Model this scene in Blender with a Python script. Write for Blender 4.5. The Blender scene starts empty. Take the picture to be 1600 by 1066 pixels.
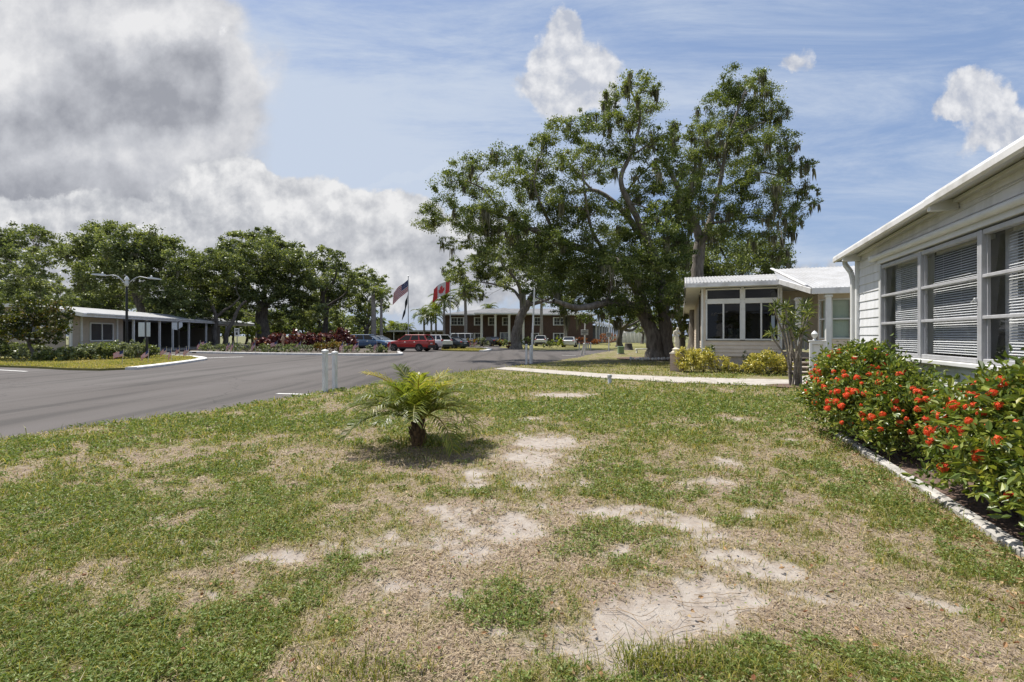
import bpy, math, random
import numpy as np
from mathutils import Vector, Matrix
SC = bpy.context.scene
COL = SC.collection
R = math.radians
F, H, U0, V0 = 740.0, 1.55, 800.0, 525.0
A = np.array([0.3355, 0.9420, 0.0])          # street direction (away)
NN = np.array([0.9420, -0.3355, 0.0])        # to the right of the street

def G(u, v):
    y = F * H / (v - V0)
    return ((u - U0) / F * y, y, 0.0)
def W(u, v, y):
    return np.array([(u - U0) / F * y, y, H + (V0 - v) / F * y])
def Lp(p, s, z=0.0):
    return np.array([NN[0] * p + A[0] * s, NN[1] * p + A[1] * s, z])
def ps(x, y):
    return NN[0] * x + NN[1] * y, A[0] * x + A[1] * y
def on_s(u, v, s):
    """(p, z) where the sight line through u, v meets the vertical plane at distance s along the street"""
    t = (u - U0) / F
    y = s / (A[0] * t + A[1])
    return (NN[0] * t + NN[1]) * y, H + (V0 - v) / F * y
def on_p(u, v, p):
    t = (u - U0) / F
    y = p / (NN[0] * t + NN[1])
    return (A[0] * t + A[1]) * y, H + (V0 - v) / F * y

# ------------------------------------------------------------------ scene objects
def tag(o, label=None, cat=None, group=None, kind=None):
    if label: o['label'] = label
    if cat: o['category'] = cat
    if group: o['group'] = group
    if kind: o['kind'] = kind
    return o
def thing(name, label, cat, loc=(0, 0, 0), group=None):
    o = bpy.data.objects.new(name, None)
    o.empty_display_size = .3
    COL.objects.link(o)
    o.location = loc
    return tag(o, label, cat, group)
def adopt(o, parent):
    if parent is not None:
        o.parent = parent
        m = Matrix.Identity(4)
        q = parent
        while q is not None:
            m = Matrix.Translation(-Vector(q.location)) @ m if q.parent is None else m
            q = q.parent
        if parent.parent is None:
            o.matrix_parent_inverse = Matrix.Translation(-Vector(parent.location))
    return o
def copy_tree(o, parent=None):
    c = o.copy(); COL.objects.link(c)
    if parent is not None:
        c.parent = parent
    for ch in list(o.children):
        copy_tree(ch, c)
    return c
def nobj(name, verts, faces, mat, parent=None, smooth=False, tint=None, fmat=None):
    """object from numpy verts (N,3) and faces (list of (M,k) arrays, or one)"""
    me = bpy.data.meshes.new(name)
    verts = np.asarray(verts, np.float32)
    if isinstance(faces, np.ndarray): faces = [faces]
    faces = [np.asarray(f, np.int32) for f in faces if len(f)]
    me.vertices.add(len(verts)); me.vertices.foreach_set('co', verts.ravel())
    nl = sum(f.size for f in faces); nf = sum(len(f) for f in faces)
    me.loops.add(nl); me.loops.foreach_set('vertex_index', np.concatenate([f.ravel() for f in faces]))
    me.polygons.add(nf)
    tot = np.concatenate([np.full(len(f), f.shape[1], np.int32) for f in faces])
    st = np.concatenate([[0], np.cumsum(tot)[:-1]]).astype(np.int32)
    me.polygons.foreach_set('loop_start', st)
    try: me.polygons.foreach_set('loop_total', tot)
    except Exception: pass
    me.polygons.foreach_set('use_smooth', np.full(nf, smooth, bool))
    for mm in (mat if isinstance(mat, (list, tuple)) else [mat]): me.materials.append(mm)
    if fmat is not None: me.polygons.foreach_set('material_index', np.asarray(fmat, np.int32))
    if tint is not None:
        at = me.attributes.new('tint', 'FLOAT', 'FACE')
        at.data.foreach_set('value', np.asarray(tint, np.float32))
    me.update(calc_edges=True); me.validate()
    o = bpy.data.objects.new(name, me); COL.objects.link(o)
    return adopt(o, parent)

class MB:
    """collects polygons; build() links them as one mesh object"""
    def __init__(s): s.v = []; s.f = []; s.m = []
    def poly(s, pts, m=0):
        b = len(s.v); s.v += [tuple(p) for p in pts]; s.f.append(tuple(range(b, b + len(pts)))); s.m.append(m)
    def mesh(s, v, f, m=0):
        b = len(s.v); s.v += [tuple(p) for p in v]; s.f += [tuple(i + b for i in q) for q in f]; s.m += [m] * len(f)
    def box(s, c, d, ax=None, m=0, bev=0.0):
        ax = ax if ax is not None else ((1, 0, 0), (0, 1, 0), (0, 0, 1))
        ax = [np.array(a, float) for a in ax]; c = np.array(c, float)
        h = [k / 2 for k in d]
        if bev <= 0:
            v = [c + ax[0] * h[0] * i + ax[1] * h[1] * j + ax[2] * h[2] * k for i in (-1, 1) for j in (-1, 1) for k in (-1, 1)]
            s.mesh(v, [(0, 1, 3, 2), (4, 6, 7, 5), (0, 4, 5, 1), (2, 3, 7, 6), (0, 2, 6, 4), (1, 5, 7, 3)], m)
        else:
            b = min(bev, *[k * .95 for k in h]); v = []; idx = {}
            for i in (-1, 1):
                for j in (-1, 1):
                    for k in (-1, 1):
                        for t in range(3):
                            e = [h[0], h[1], h[2]]
                            for q in range(3):
                                if q != t: e[q] -= b
                            idx[(i, j, k, t)] = len(v)
                            v.append(c + ax[0] * e[0] * i + ax[1] * e[1] * j + ax[2] * e[2] * k)
            f = []
            for t in range(3):
                a, bb = [q for q in range(3) if q != t]
                for sg in (-1, 1):
                    q4 = []
                    for x, y in ((-1, -1), (1, -1), (1, 1), (-1, 1)):
                        key = [0, 0, 0]; key[t] = sg; key[a] = x; key[bb] = y
                        q4.append(idx[(key[0], key[1], key[2], t)])
                    f.append(tuple(q4))
            for t in range(3):
                a, bb = [q for q in range(3) if q != t]
                for x in (-1, 1):
                    for y in (-1, 1):
                        q4 = []
                        for sg, tt in ((-1, a), (-1, bb), (1, bb), (1, a)):
                            key = [0, 0, 0]; key[t] = sg; key[a] = x; key[bb] = y
                            q4.append(idx[(key[0], key[1], key[2], tt)])
                        f.append(tuple(q4))
            for i in (-1, 1):
                for j in (-1, 1):
                    for k in (-1, 1):
                        f.append(tuple(idx[(i, j, k, t)] for t in range(3)))
            s.mesh(v, f, m)
    def bar(s, a, b, w, d, up=(0, 0, 1), m=0, bev=0.0):
        a = np.array(a, float); b = np.array(b, float); t = b - a; l = np.linalg.norm(t); t /= l
        up = np.array(up, float); x = np.cross(up, t); n = np.linalg.norm(x)
        x = x / n if n > 1e-6 else np.array([1., 0, 0]); y = np.cross(t, x)
        s.box((a + b) / 2, (w, d, l), (x, y, t), m, bev)
    def tube(s, pts, rad, k=8, m=0, cap=True):
        v, f = tube_np(pts, rad, k)
        s.mesh(v, [tuple(q) for q in f], m)
        if cap:
            n = len(v) // k; b = len(s.v) - len(v)
            s.f.append(tuple(b + i for i in reversed(range(k)))); s.m.append(m)
            s.f.append(tuple(b + (n - 1) * k + i for i in range(k))); s.m.append(m)
    def lathe(s, c, prof, k=16, m=0, sx=1., sy=1.):
        v = []
        for r, z in prof:
            for i in range(k):
                a = 2 * math.pi * i / k
                v.append((c[0] + r * sx * math.cos(a), c[1] + r * sy * math.sin(a), c[2] + z))
        f = []
        for j in range(len(prof) - 1):
            for i in range(k):
                f.append((j * k + i, j * k + (i + 1) % k, (j + 1) * k + (i + 1) % k, (j + 1) * k + i))
        f.append(tuple(reversed(range(k)))); f.append(tuple((len(prof) - 1) * k + i for i in range(k)))
        s.mesh(v, f, m)
    def build(s, name, mat, parent=None, smooth=False):
        me = bpy.data.meshes.new(name); me.from_pydata(s.v, [], s.f)
        for mm in (mat if isinstance(mat, (list, tuple)) else [mat]): me.materials.append(mm)
        me.polygons.foreach_set('material_index', s.m)
        me.polygons.foreach_set('use_smooth', [smooth] * len(s.f))
        me.update(); me.validate()
        if smooth:
            try: me.set_sharp_from_angle(angle=R(40))
            except Exception: pass
        o = bpy.data.objects.new(name, me); COL.objects.link(o)
        return adopt(o, parent)

def tube_np(pts, rad, k=8):
    P = np.asarray(pts, float); n = len(P)
    rad = np.asarray(rad, float) if np.ndim(rad) else np.full(n, float(rad))
    T = np.gradient(P, axis=0); T /= np.linalg.norm(T, axis=1)[:, None] + 1e-9
    X = np.zeros_like(P); ref = np.array([0, 0, 1.]) if abs(T[0, 2]) < .9 else np.array([1., 0, 0])
    x = np.cross(ref, T[0]); x /= np.linalg.norm(x)
    for i in range(n):
        x = x - T[i] * x.dot(T[i]); x /= np.linalg.norm(x) + 1e-9; X[i] = x
    Y = np.cross(T, X)
    a = 2 * np.pi * np.arange(k) / k
    V = P[:, None, :] + rad[:, None, None] * (np.cos(a)[None, :, None] * X[:, None, :] + np.sin(a)[None, :, None] * Y[:, None, :])
    i, j = np.meshgrid(np.arange(n - 1), np.arange(k), indexing='ij'); j2 = (j + 1) % k
    Fc = np.stack([i * k + j, i * k + j2, (i + 1) * k + j2, (i + 1) * k + j], -1).reshape(-1, 4)
    return V.reshape(-1, 3), Fc
class Tubes:
    def __init__(s): s.v = []; s.f = []; s.n = 0
    def add(s, pts, rad, k=7):
        v, f = tube_np(pts, rad, k); s.v.append(v); s.f.append(f + s.n); s.n += len(v)
    def build(s, name, mat, parent=None):
        return nobj(name, np.concatenate(s.v), np.concatenate(s.f), mat, parent, smooth=True)

def smooth_path(pts, per=5):
    P = np.asarray(pts, float)
    if len(P) < 3: 
        t = np.linspace(0, 1, per + 1)[:, None]; return P[0] * (1 - t) + P[-1] * t
    Q = np.vstack([2 * P[0] - P[1], P, 2 * P[-1] - P[-2]]); out = []
    for i in range(1, len(Q) - 2):
        for t in np.linspace(0, 1, per, endpoint=False):
            a, b, c, d = Q[i - 1], Q[i], Q[i + 1], Q[i + 2]
            out.append(.5 * ((2 * b) + (c - a) * t + (2 * a - 5 * b + 4 * c - d) * t * t + (3 * b - a - 3 * c + d) * t ** 3))
    out.append(P[-1]); return np.array(out)

# ------------------------------------------------------------------ numpy noise
def _hash(ix, iy, s):
    h = (ix.astype(np.int64) * 374761393 + iy.astype(np.int64) * 668265263 + s * 974634777) & 0x7fffffff
    h = ((h ^ (h >> 13)) * 1274126177) & 0x7fffffff
    return ((h ^ (h >> 16)) & 0xffff) / 65535.0
def vnoise(x, y, s=0):
    ix = np.floor(x); iy = np.floor(y); fx = x - ix; fy = y - iy
    fx = fx * fx * (3 - 2 * fx); fy = fy * fy * (3 - 2 * fy)
    a = _hash(ix, iy, s); b = _hash(ix + 1, iy, s); c = _hash(ix, iy + 1, s); d = _hash(ix + 1, iy + 1, s)
    return (a * (1 - fx) + b * fx) * (1 - fy) + (c * (1 - fx) + d * fx) * fy
def fbm(x, y, s=0, o=4):
    t = 0; a = .5; n = 0
    for i in range(o):
        t = t + a * vnoise(x * 2 ** i + 17.3 * i, y * 2 ** i - 9.1 * i, s + i); n += a; a *= .55
    return t / n
def sstep(a, b, x):
    t = np.clip((x - a) / (b - a), 0, 1); return t * t * (3 - 2 * t)

# ------------------------------------------------------------------ materials
def _new(name):
    m = bpy.data.materials.new(name); m.use_nodes = True
    nt = m.node_tree; nt.nodes.clear()
    out = nt.nodes.new('ShaderNodeOutputMaterial')
    return m, nt, out
def _noise(nt, scale, detail=4, rough=.6, coord='Object', stretch=None):
    tc = nt.nodes.new('ShaderNodeTexCoord'); n = nt.nodes.new('ShaderNodeTexNoise')
    n.inputs['Scale'].default_value = scale; n.inputs['Detail'].default_value = detail; n.inputs['Roughness'].default_value = rough
    if stretch:
        mp = nt.nodes.new('ShaderNodeMapping'); mp.inputs['Scale'].default_value = stretch
        nt.links.new(tc.outputs[coord], mp.inputs[0]); nt.links.new(mp.outputs[0], n.inputs['Vector'])
    else: nt.links.new(tc.outputs[coord], n.inputs['Vector'])
    return n
def _ramp(nt, fac, stops):
    r = nt.nodes.new('ShaderNodeValToRGB'); e = r.color_ramp.elements
    while len(e) > len(stops): e.remove(e[-1])
    while len(e) < len(stops): e.new(1)
    for q, (p, c) in zip(e, stops): q.position = p; q.color = (*c, 1)
    nt.links.new(fac, r.inputs[0]); return r
def mat(name, c, rough=.6, c2=None, scale=6, lo=.35, hi=.65, bump=0, bscale=None, metal=0, spec=.5, stretch=None, coat=0, detail=5):
    m, nt, out = _new(name); b = nt.nodes.new('ShaderNodeBsdfPrincipled'); nt.links.new(b.outputs[0], out.inputs[0])
    b.inputs['Roughness'].default_value = rough; b.inputs['Metallic'].default_value = metal
    b.inputs['Specular IOR Level'].default_value = spec; b.inputs['Coat Weight'].default_value = coat
    if c2 is None: c2 = tuple(k * .86 for k in c)
    n = _noise(nt, scale, detail, stretch=stretch)
    r = _ramp(nt, n.outputs['Fac'], [(lo, c2), (hi, c)])
    nt.links.new(r.outputs[0], b.inputs['Base Color'])
    if bump:
        n2 = _noise(nt, bscale or scale * 3, 4, stretch=stretch); bp = nt.nodes.new('ShaderNodeBump'); bp.inputs['Strength'].default_value = min(1, bump); bp.inputs['Distance'].default_value = .02
        nt.links.new(n2.outputs['Fac'], bp.inputs['Height']); nt.links.new(bp.outputs[0], b.inputs['Normal'])
    return m
def leaf_mat(name, stops, trans=.35, rough=.45, gloss=.35):
    m, nt, out = _new(name)
    at = nt.nodes.new('ShaderNodeAttribute'); at.attribute_name = 'tint'
    r = _ramp(nt, at.outputs['Fac'], stops)
    b = nt.nodes.new('ShaderNodeBsdfPrincipled'); b.inputs['Roughness'].default_value = rough; b.inputs['Specular IOR Level'].default_value = gloss
    t = nt.nodes.new('ShaderNodeBsdfTranslucent'); mx = nt.nodes.new('ShaderNodeMixShader'); mx.inputs[0].default_value = trans
    g = nt.nodes.new('ShaderNodeMix'); g.data_type = 'RGBA'; g.blend_type = 'MULTIPLY'; g.inputs[0].default_value = 1
    nt.links.new(r.outputs[0], g.inputs[6]); g.inputs[7].default_value = (1.5, 1.5, .7, 1)
    nt.links.new(r.outputs[0], b.inputs['Base Color']); nt.links.new(g.outputs[2], t.inputs['Color'])
    nt.links.new(b.outputs[0], mx.inputs[1]); nt.links.new(t.outputs[0], mx.inputs[2]); nt.links.new(mx.outputs[0], out.inputs[0])
    return m
def glass_mat(name, tintc=(.9, .95, .95), refl=.12, dark=0.0):
    m, nt, out = _new(name)
    tr = nt.nodes.new('ShaderNodeBsdfTransparent'); tr.inputs[0].default_value = (*tintc, 1)
    gl = nt.nodes.new('ShaderNodeBsdfGlossy'); gl.inputs['Roughness'].default_value = .015; gl.inputs[0].default_value = (.9, .9, .9, 1)
    lw = nt.nodes.new('ShaderNodeLayerWeight'); lw.inputs[0].default_value = .5
    pw = nt.nodes.new('ShaderNodeMath'); pw.operation = 'POWER'; pw.inputs[1].default_value = 4.5; nt.links.new(lw.outputs['Facing'], pw.inputs[0])
    ad = nt.nodes.new('ShaderNodeMath'); ad.operation = 'MULTIPLY_ADD'; ad.inputs[1].default_value = .9; ad.inputs[2].default_value = refl; ad.use_clamp = True
    nt.links.new(pw.outputs[0], ad.inputs[0])
    n = _noise(nt, 1.5, 2); bp = nt.nodes.new('ShaderNodeBump'); bp.inputs['Strength'].default_value = .04; bp.inputs['Distance'].default_value = .05
    nt.links.new(n.outputs['Fac'], bp.inputs['Height']); nt.links.new(bp.outputs[0], gl.inputs['Normal'])
    mx = nt.nodes.new('ShaderNodeMixShader'); nt.links.new(ad.outputs[0], mx.inputs[0]); nt.links.new(tr.outputs[0], mx.inputs[1]); nt.links.new(gl.outputs[0], mx.inputs[2])
    nt.links.new(mx.outputs[0], out.inputs[0]); return m
def brick_mat(name, c1, c2, mortar, scale, rot=None):
    m, nt, out = _new(name); b = nt.nodes.new('ShaderNodeBsdfPrincipled'); b.inputs['Roughness'].default_value = .85
    tc = nt.nodes.new('ShaderNodeTexCoord'); sp = nt.nodes.new('ShaderNodeSeparateXYZ'); cb = nt.nodes.new('ShaderNodeCombineXYZ')
    ad = nt.nodes.new('ShaderNodeMath'); ad.operation = 'ADD'
    nt.links.new(tc.outputs['Object'], sp.inputs[0]); nt.links.new(sp.outputs[0], ad.inputs[0]); nt.links.new(sp.outputs[1], ad.inputs[1])
    nt.links.new(ad.outputs[0], cb.inputs[0]); nt.links.new(sp.outputs[2], cb.inputs[1])
    br = nt.nodes.new('ShaderNodeTexBrick'); br.inputs['Scale'].default_value = scale
    br.inputs['Color1'].default_value = (*c1, 1); br.inputs['Color2'].default_value = (*c2, 1); br.inputs['Mortar'].default_value = (*mortar, 1)
    br.inputs['Mortar Size'].default_value = .018; br.inputs['Brick Width'].default_value = .5; br.inputs['Row Height'].default_value = .17
    nt.links.new(cb.outputs[0], br.inputs['Vector'])
    n = _noise(nt, 2.2, 4); mx = nt.nodes.new('ShaderNodeMix'); mx.data_type = 'RGBA'; mx.blend_type = 'MULTIPLY'; mx.inputs[0].default_value = .5
    nt.links.new(br.outputs[0], mx.inputs[6]); nt.links.new(n.outputs['Fac'], mx.inputs[7])
    nt.links.new(mx.outputs[2], b.inputs['Base Color'])
    bp = nt.nodes.new('ShaderNodeBump'); bp.inputs['Strength'].default_value = .5; bp.inputs['Distance'].default_value = .01; bp.invert = True
    nt.links.new(br.outputs['Fac'], bp.inputs['Height']); nt.links.new(bp.outputs[0], b.inputs['Normal'])
    nt.links.new(b.outputs[0], out.inputs[0]); return m

M = {}
M['white'] = mat('white_paint', (.70, .70, .69), .45, (.62, .62, .60), 3)
M['whiteroof'] = mat('white_metal_roof', (.43, .43, .435), .45, (.32, .315, .31), 1.6, .3, .65, detail=8)
M['fascia'] = mat('fascia_white', (.70, .69, .69), .35, (.50, .485, .46), 2.2, .30, .52, spec=.5, detail=9)
M['soffit'] = mat('soffit_white', (.68, .68, .69), .6, (.61, .61, .61), 2)
M['siding'] = mat('siding_white', (.77, .775, .80), .45, (.60, .60, .605), 1.6, .30, .55, bump=.1, bscale=30, stretch=(2.2, 2.2, .35), detail=8)
M['tan'] = mat('siding_tan', (.72, .615, .50), .55, (.66, .56, .45), 3)
M['tanbase'] = mat('skirting_beige', (.52, .45, .38), .8, (.42, .37, .31), 4, bump=.3, bscale=30)
M['alu'] = mat('window_aluminium', (.44, .44, .455), .4, (.37, .37, .38), 8, metal=.0, spec=.6)
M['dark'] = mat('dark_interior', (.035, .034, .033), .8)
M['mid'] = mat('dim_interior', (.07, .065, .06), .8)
M['slat'] = mat('blind_slat', (.76, .76, .77), .5, (.70, .70, .70), 5)
M['curtain'] = mat('pale_green_curtain', (.42, .50, .42), .8, (.36, .44, .37), 8, stretch=(12, 12, .3))
M['glass'] = glass_mat('window_glass', (.97, .98, .98), .035)
M['glassdark'] = glass_mat('porch_glass', (.20, .22, .22), .03)
M['carglass'] = mat('car_glass', (.012, .014, .016), .05, (.01, .011, .013), 3, spec=.4)
M['tyre'] = mat('tyre_rubber', (.018, .018, .018), .85)
M['rim'] = mat('alloy_rim', (.45, .45, .46), .3, metal=.7)
M['black'] = mat('black_paint', (.015, .015, .016), .4)
M['blackplastic'] = mat('black_plastic', (.02, .02, .021), .7)
M['conc'] = mat('concrete', (.46, .42, .37), .9, (.33, .30, .26), 3, bump=.4, bscale=60, detail=8)
M['kerb'] = mat('kerb_painted', (.74, .73, .70), .8, (.55, .53, .50), 3, bump=.3, bscale=40)
M['edging'] = mat('edging_concrete', (.50, .475, .44), .9, (.26, .245, .22), 5, .32, .62, bump=.5, bscale=40, detail=8)
M['bark'] = mat('oak_bark', (.235, .205, .175), .95, (.09, .078, .065), 2.6, .35, .65, bump=1, bscale=6, stretch=(2.5, 2.5, .6), detail=8)
M['barkdark'] = mat('oak_bark_far', (.13, .115, .10), .95, (.06, .052, .045), 2, bump=.6, bscale=5)
M['palmbark'] = mat('palm_trunk', (.30, .275, .245), .9, (.20, .18, .16), 2, bump=.3, stretch=(1, 1, 6))
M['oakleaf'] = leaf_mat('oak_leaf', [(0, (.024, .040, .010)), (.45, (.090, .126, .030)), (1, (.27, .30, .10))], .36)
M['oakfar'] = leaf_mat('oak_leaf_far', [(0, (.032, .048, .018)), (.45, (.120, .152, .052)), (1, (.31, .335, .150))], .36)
M['moss'] = leaf_mat('spanish_moss', [(0, (.10, .098, .066)), (1, (.22, .21, .155))], .3, .9, .1)
M['steel'] = mat('galvanised_steel', (.50, .51, .52), .45, metal=.4)
M['pvc'] = mat('white_pvc', (.72, .72, .70), .5, (.50, .49, .45), 4, .30, .55, stretch=(3, 3, .6), detail=8)
# ------------------------------------------------------------------ the lawn's patches (sand, thatch, green weed)
def _ell(x, y, lst):
    t = np.zeros_like(x)
    for (u, v, ru, rv, w) in lst:
        gx, gy, _ = G(u, v)
        rx = ru / F * gy * 1.12; ry = rv * gy * gy / (F * H) * 1.12
        q = ((x - gx) / rx) ** 2 + ((y - gy) / ry) ** 2
        t = np.maximum(t, w * np.exp(-q * .9))
    return t
SAND = [(760, 850, 90, 26, .62), (700, 800, 80, 14, .66), (1000, 810, 120, 10, .62), (1110, 960, 170, 34, .70), (990, 1000, 110, 34, .66), (800, 1010, 120, 35, .42), (650, 910, 90, 35, .42), (1220, 905, 120, 14, .6), (840, 730, 60, 22, .55), (1350, 945, 110, 16, .5), (1110, 850, 120, 14, .5), (560, 850, 90, 14, .45), (1075, 935, 95, 26, 1.1), (1000, 960, 70, 22, 1.05), (1180, 960, 70, 18, .95), (800, 832, 45, 22, 1.1), (1160, 880, 55, 10, .95), (1060, 812, 45, 16, .9),
        (1120, 838, 50, 9, .85), (850, 690, 45, 9, 1.0), (815, 715, 45, 12, 1.0), (735, 745, 30, 5, .8), (740, 760, 30, 5, .8), (835, 758, 25, 6, .8), (655, 795, 40, 9, 1.0),
        (470, 862, 45, 9, .85), (620, 895, 30, 12, .7), (930, 800, 70, 9, .8), (1130, 720, 30, 7, .75), (1110, 755, 40, 10, .6), (1150, 655, 25, 3.5, .8), (875, 617, 40, 4, .9), (835, 658, 18, 2.5, .7),
        (1290, 945, 50, 12, .7), (1050, 1000, 30, 25, .75), (960, 1010, 40, 20, .8), (1420, 930, 60, 12, .5), (330, 930, 30, 8, .6), (860, 1010, 30, 25, .5), (1170, 800, 30, 8, .7), (960, 860, 25, 6, .6), (300, 855, 18, 5, .5), (70, 930, 25, 6, .5), (1000, 590, 40, 3, .6), (730, 820, 40, 10, .6), (1240, 690, 30, 4, .5),
        (450, 1035, 25, 14, .6), (200, 970, 25, 7, .5), (1380, 955, 50, 9, .6)]
THATCH = [(800, 860, 200, 60, .8), (660, 990, 160, 60, .9), (820, 720, 150, 30, .5), (1050, 900, 260, 60, .45), (1330, 930, 160, 50, .5), (690, 880, 110, 55, 1.0), (620, 950, 70, 50, .9), (760, 800, 90, 25, .7), (700, 1030, 100, 40, 1.0), (430, 880, 120, 25, .75), (330, 905, 100, 30, .7), (1300, 1000, 120, 40, .8), (1120, 1010, 80, 30, .7),
          (700, 660, 70, 14, .8), (480, 700, 120, 18, .6), (620, 720, 110, 15, .8), (1150, 750, 80, 20, .7), (1420, 900, 80, 30, .8), (1200, 850, 90, 25, .6), (560, 640, 120, 7, .45), (1040, 760, 60, 15, .5), (900, 905, 90, 15, .7), (1330, 830, 80, 30, .55), (120, 920, 110, 20, .7),
          (300, 700, 110, 10, .5), (250, 820, 60, 12, .5), (1480, 1010, 90, 30, .6), (530, 800, 70, 16, .5), (1100, 930, 200, 60, .5), (1230, 660, 60, 8, .5)]
GREEN = [(800, 945, 95, 45, 1.0), (960, 850, 100, 28, 1.0), (860, 870, 70, 25, .8), (720, 775, 60, 7, .9), (930, 735, 90, 14, .9), (1000, 770, 80, 9, .9), (1170, 770, 60, 18, .9), (545, 880, 50, 14, 1.0), (100, 800, 140, 40, .9), (330, 810, 110, 30, .8), (120, 1010, 170, 45, 1.1),
         (380, 960, 100, 30, .7), (480, 930, 60, 20, .6), (330, 1030, 120, 30, .8), (620, 1030, 60, 30, .8), (300, 740, 150, 18, .7), (1040, 1040, 55, 22, 1.0), (1130, 820, 35, 8, .9), (1130, 935, 18, 10, .9), (1250, 660, 60, 10, 1.0), (1060, 640, 150, 14, .8), (900, 640, 130, 10, .6), (880, 690, 60, 8, .7),
         (1400, 780, 70, 30, .8), (1480, 860, 60, 30, .7), (1320, 740, 50, 18, .9), (700, 830, 22, 5, .7), (600, 690, 50, 6, .6), (420, 830, 70, 15, .5), (1250, 1040, 60, 25, .6), (1440, 960, 60, 20, .4), (70, 700, 140, 12, .6), (430, 660, 200, 10, .5)]
def lawn_maps(x, y):
    wx = x + .55 * (fbm(x * 1.3, y * 1.3, 3) - .5) + .16 * (fbm(x * 6, y * 6, 4) - .5); wy = y + .55 * (fbm(x * 1.3 + 40, y * 1.3, 5) - .5) + .16 * (fbm(x * 6, y * 6 + 9, 6) - .5)
    n1 = fbm(x * .9, y * .9, 11); n2 = fbm(x * 2.2, y * 2.2, 12); n3 = fbm(x * 6.5, y * 6.5, 13, 3); n4 = fbm(x * 19, y * 19, 14, 2)
    s = _ell(wx, wy, SAND) + .70 * (n2 - .5) + .95 * (n3 - .5) + .5 * (n4 - .5) + .15 * (n1 - .5)
    sand = sstep(.20, .74, s)
    g = _ell(wx, wy, GREEN); t = _ell(wx, wy, THATCH)
    far = sstep(7, 16, y)
    gr = .68 + .22 * g - .46 * t + .75 * (n1 - .5) + 1.25 * (n2 - .5) + 1.5 * (n3 - .5) + .8 * (n4 - .5) + .04 * far
    green = sstep(.02, 1.05, gr) * (1 - sand)
    return sand, green, sstep(.3, .8, t + .5 * (n2 - .5)), g
EDGE = [G(-900, 1000), G(0, 688), G(120, 668), G(300, 645), G(505, 613), G(640, 592.5), G(700, 584), G(765, 576), G(830, 569), G(900, 558.5), G(925, 552.5), G(960, 547)]
_es = [ps(e[0], e[1]) for e in EDGE]
ES = np.array([e[1] for e in _es]); EP = np.array([e[0] for e in _es])
ES[0] = -12; EP[0] = EP[1]
def edge_p(s): return np.interp(s, ES, EP)

nU, nY = 560, 460
Ug = np.linspace(-1.9, 1.9, nU); Yg = np.geomspace(.5, 62, nY)
UU, YY = np.meshgrid(Ug, Yg); XX = UU * YY
sand, green, thatch, gg = lawn_maps(XX, YY)
ZZ = .035 * (fbm(XX * .7, YY * .7, 21) - .5) + .022 * (fbm(XX * 5, YY * 5, 22) - .5) * (1 - .5 * sand) + .012 * (fbm(XX * 18, YY * 18, 23, 2) - .5) * sstep(14, 5, YY) - .012 * sand
PP, SS = ps(XX, YY)
ZZ *= np.clip((YY - .3) / .5, 0, 1)
ok = (PP > edge_p(SS) + .10 * (fbm(SS * 3, SS * 0, 31) - .5)) & (SS < 58)
idx = np.arange(nU * nY).reshape(nY, nU)
q = np.stack([idx[:-1, :-1], idx[:-1, 1:], idx[1:, 1:], idx[1:, :-1]], -1)
keep = ok[:-1, :-1] & ok[:-1, 1:] & ok[1:, 1:] & ok[1:, :-1]
def lawn_material():
    m, nt, out = _new('lawn_soil'); b = nt.nodes.new('ShaderNodeBsdfPrincipled'); b.inputs['Roughness'].default_value = .95; b.inputs['Specular IOR Level'].default_value = .1
    def attr(n):
        a = nt.nodes.new('ShaderNodeAttribute'); a.attribute_name = n; return a.outputs['Fac']
    nA = _noise(nt, 60, 6, .75); nB = _noise(nt, 7, 5, .7); nC = _noise(nt, 220, 3, .7)
    th = _ramp(nt, nA.outputs['Fac'], [(.32, (.115, .080, .056)), (.5, (.255, .20, .152)), (.68, (.40, .33, .265))])
    sd = _ramp(nt, nB.outputs['Fac'], [(.3, (.29, .24, .20)), (.6, (.385, .345, .305)), (.8, (.445, .40, .36))])
    gr = _ramp(nt, nA.outputs['Fac'], [(.30, (.06, .062, .020)), (.5, (.16, .16, .050)), (.70, (.29, .265, .11))])
    def mixc(f, a, c):
        x = nt.nodes.new('ShaderNodeMix'); x.data_type = 'RGBA'; nt.links.new(f, x.inputs[0]); nt.links.new(a, x.inputs[6]); nt.links.new(c, x.inputs[7]); return x.outputs[2]
    c1 = mixc(attr('green'), th.outputs[0], gr.outputs[0]); c2 = mixc(attr('sand'), c1, sd.outputs[0])
    spk = _ramp(nt, nC.outputs['Fac'], [(.30, (.55, .5, .45)), (.45, (1, 1, 1))])
    x = nt.nodes.new('ShaderNodeMix'); x.data_type = 'RGBA'; x.blend_type = 'MULTIPLY'; x.inputs[0].default_value = .8
    nt.links.new(c2, x.inputs[6]); nt.links.new(spk.outputs[0], x.inputs[7])
    nt.links.new(x.outputs[2], b.inputs['Base Color'])
    bp = nt.nodes.new('ShaderNodeBump'); bp.inputs['Strength'].default_value = .6; bp.inputs['Distance'].default_value = .02
    nt.links.new(nA.outputs['Fac'], bp.inputs['Height']); nt.links.new(bp.outputs[0], b.inputs['Normal'])
    nt.links.new(b.outputs[0], out.inputs[0]); return m
lawn = nobj('lawn', np.stack([XX, YY, ZZ], -1).reshape(-1, 3), q[keep].reshape(-1, 4), lawn_material(), smooth=True)
for nm, arr in (('sand', sand), ('green', green)):
    at = lawn.data.attributes.new(nm, 'FLOAT', 'POINT'); at.data.foreach_set('value', arr.ravel().astype(np.float32))
tag(lawn, 'patchy sandy lawn running from the camera to the sidewalk', kind='structure')
def lawn_z(x, y):
    sd = _S[0] if False else None
    return .035 * (fbm(x * .7, y * .7, 21) - .5) + .022 * (fbm(x * 5, y * 5, 22) - .5) * .8

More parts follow.
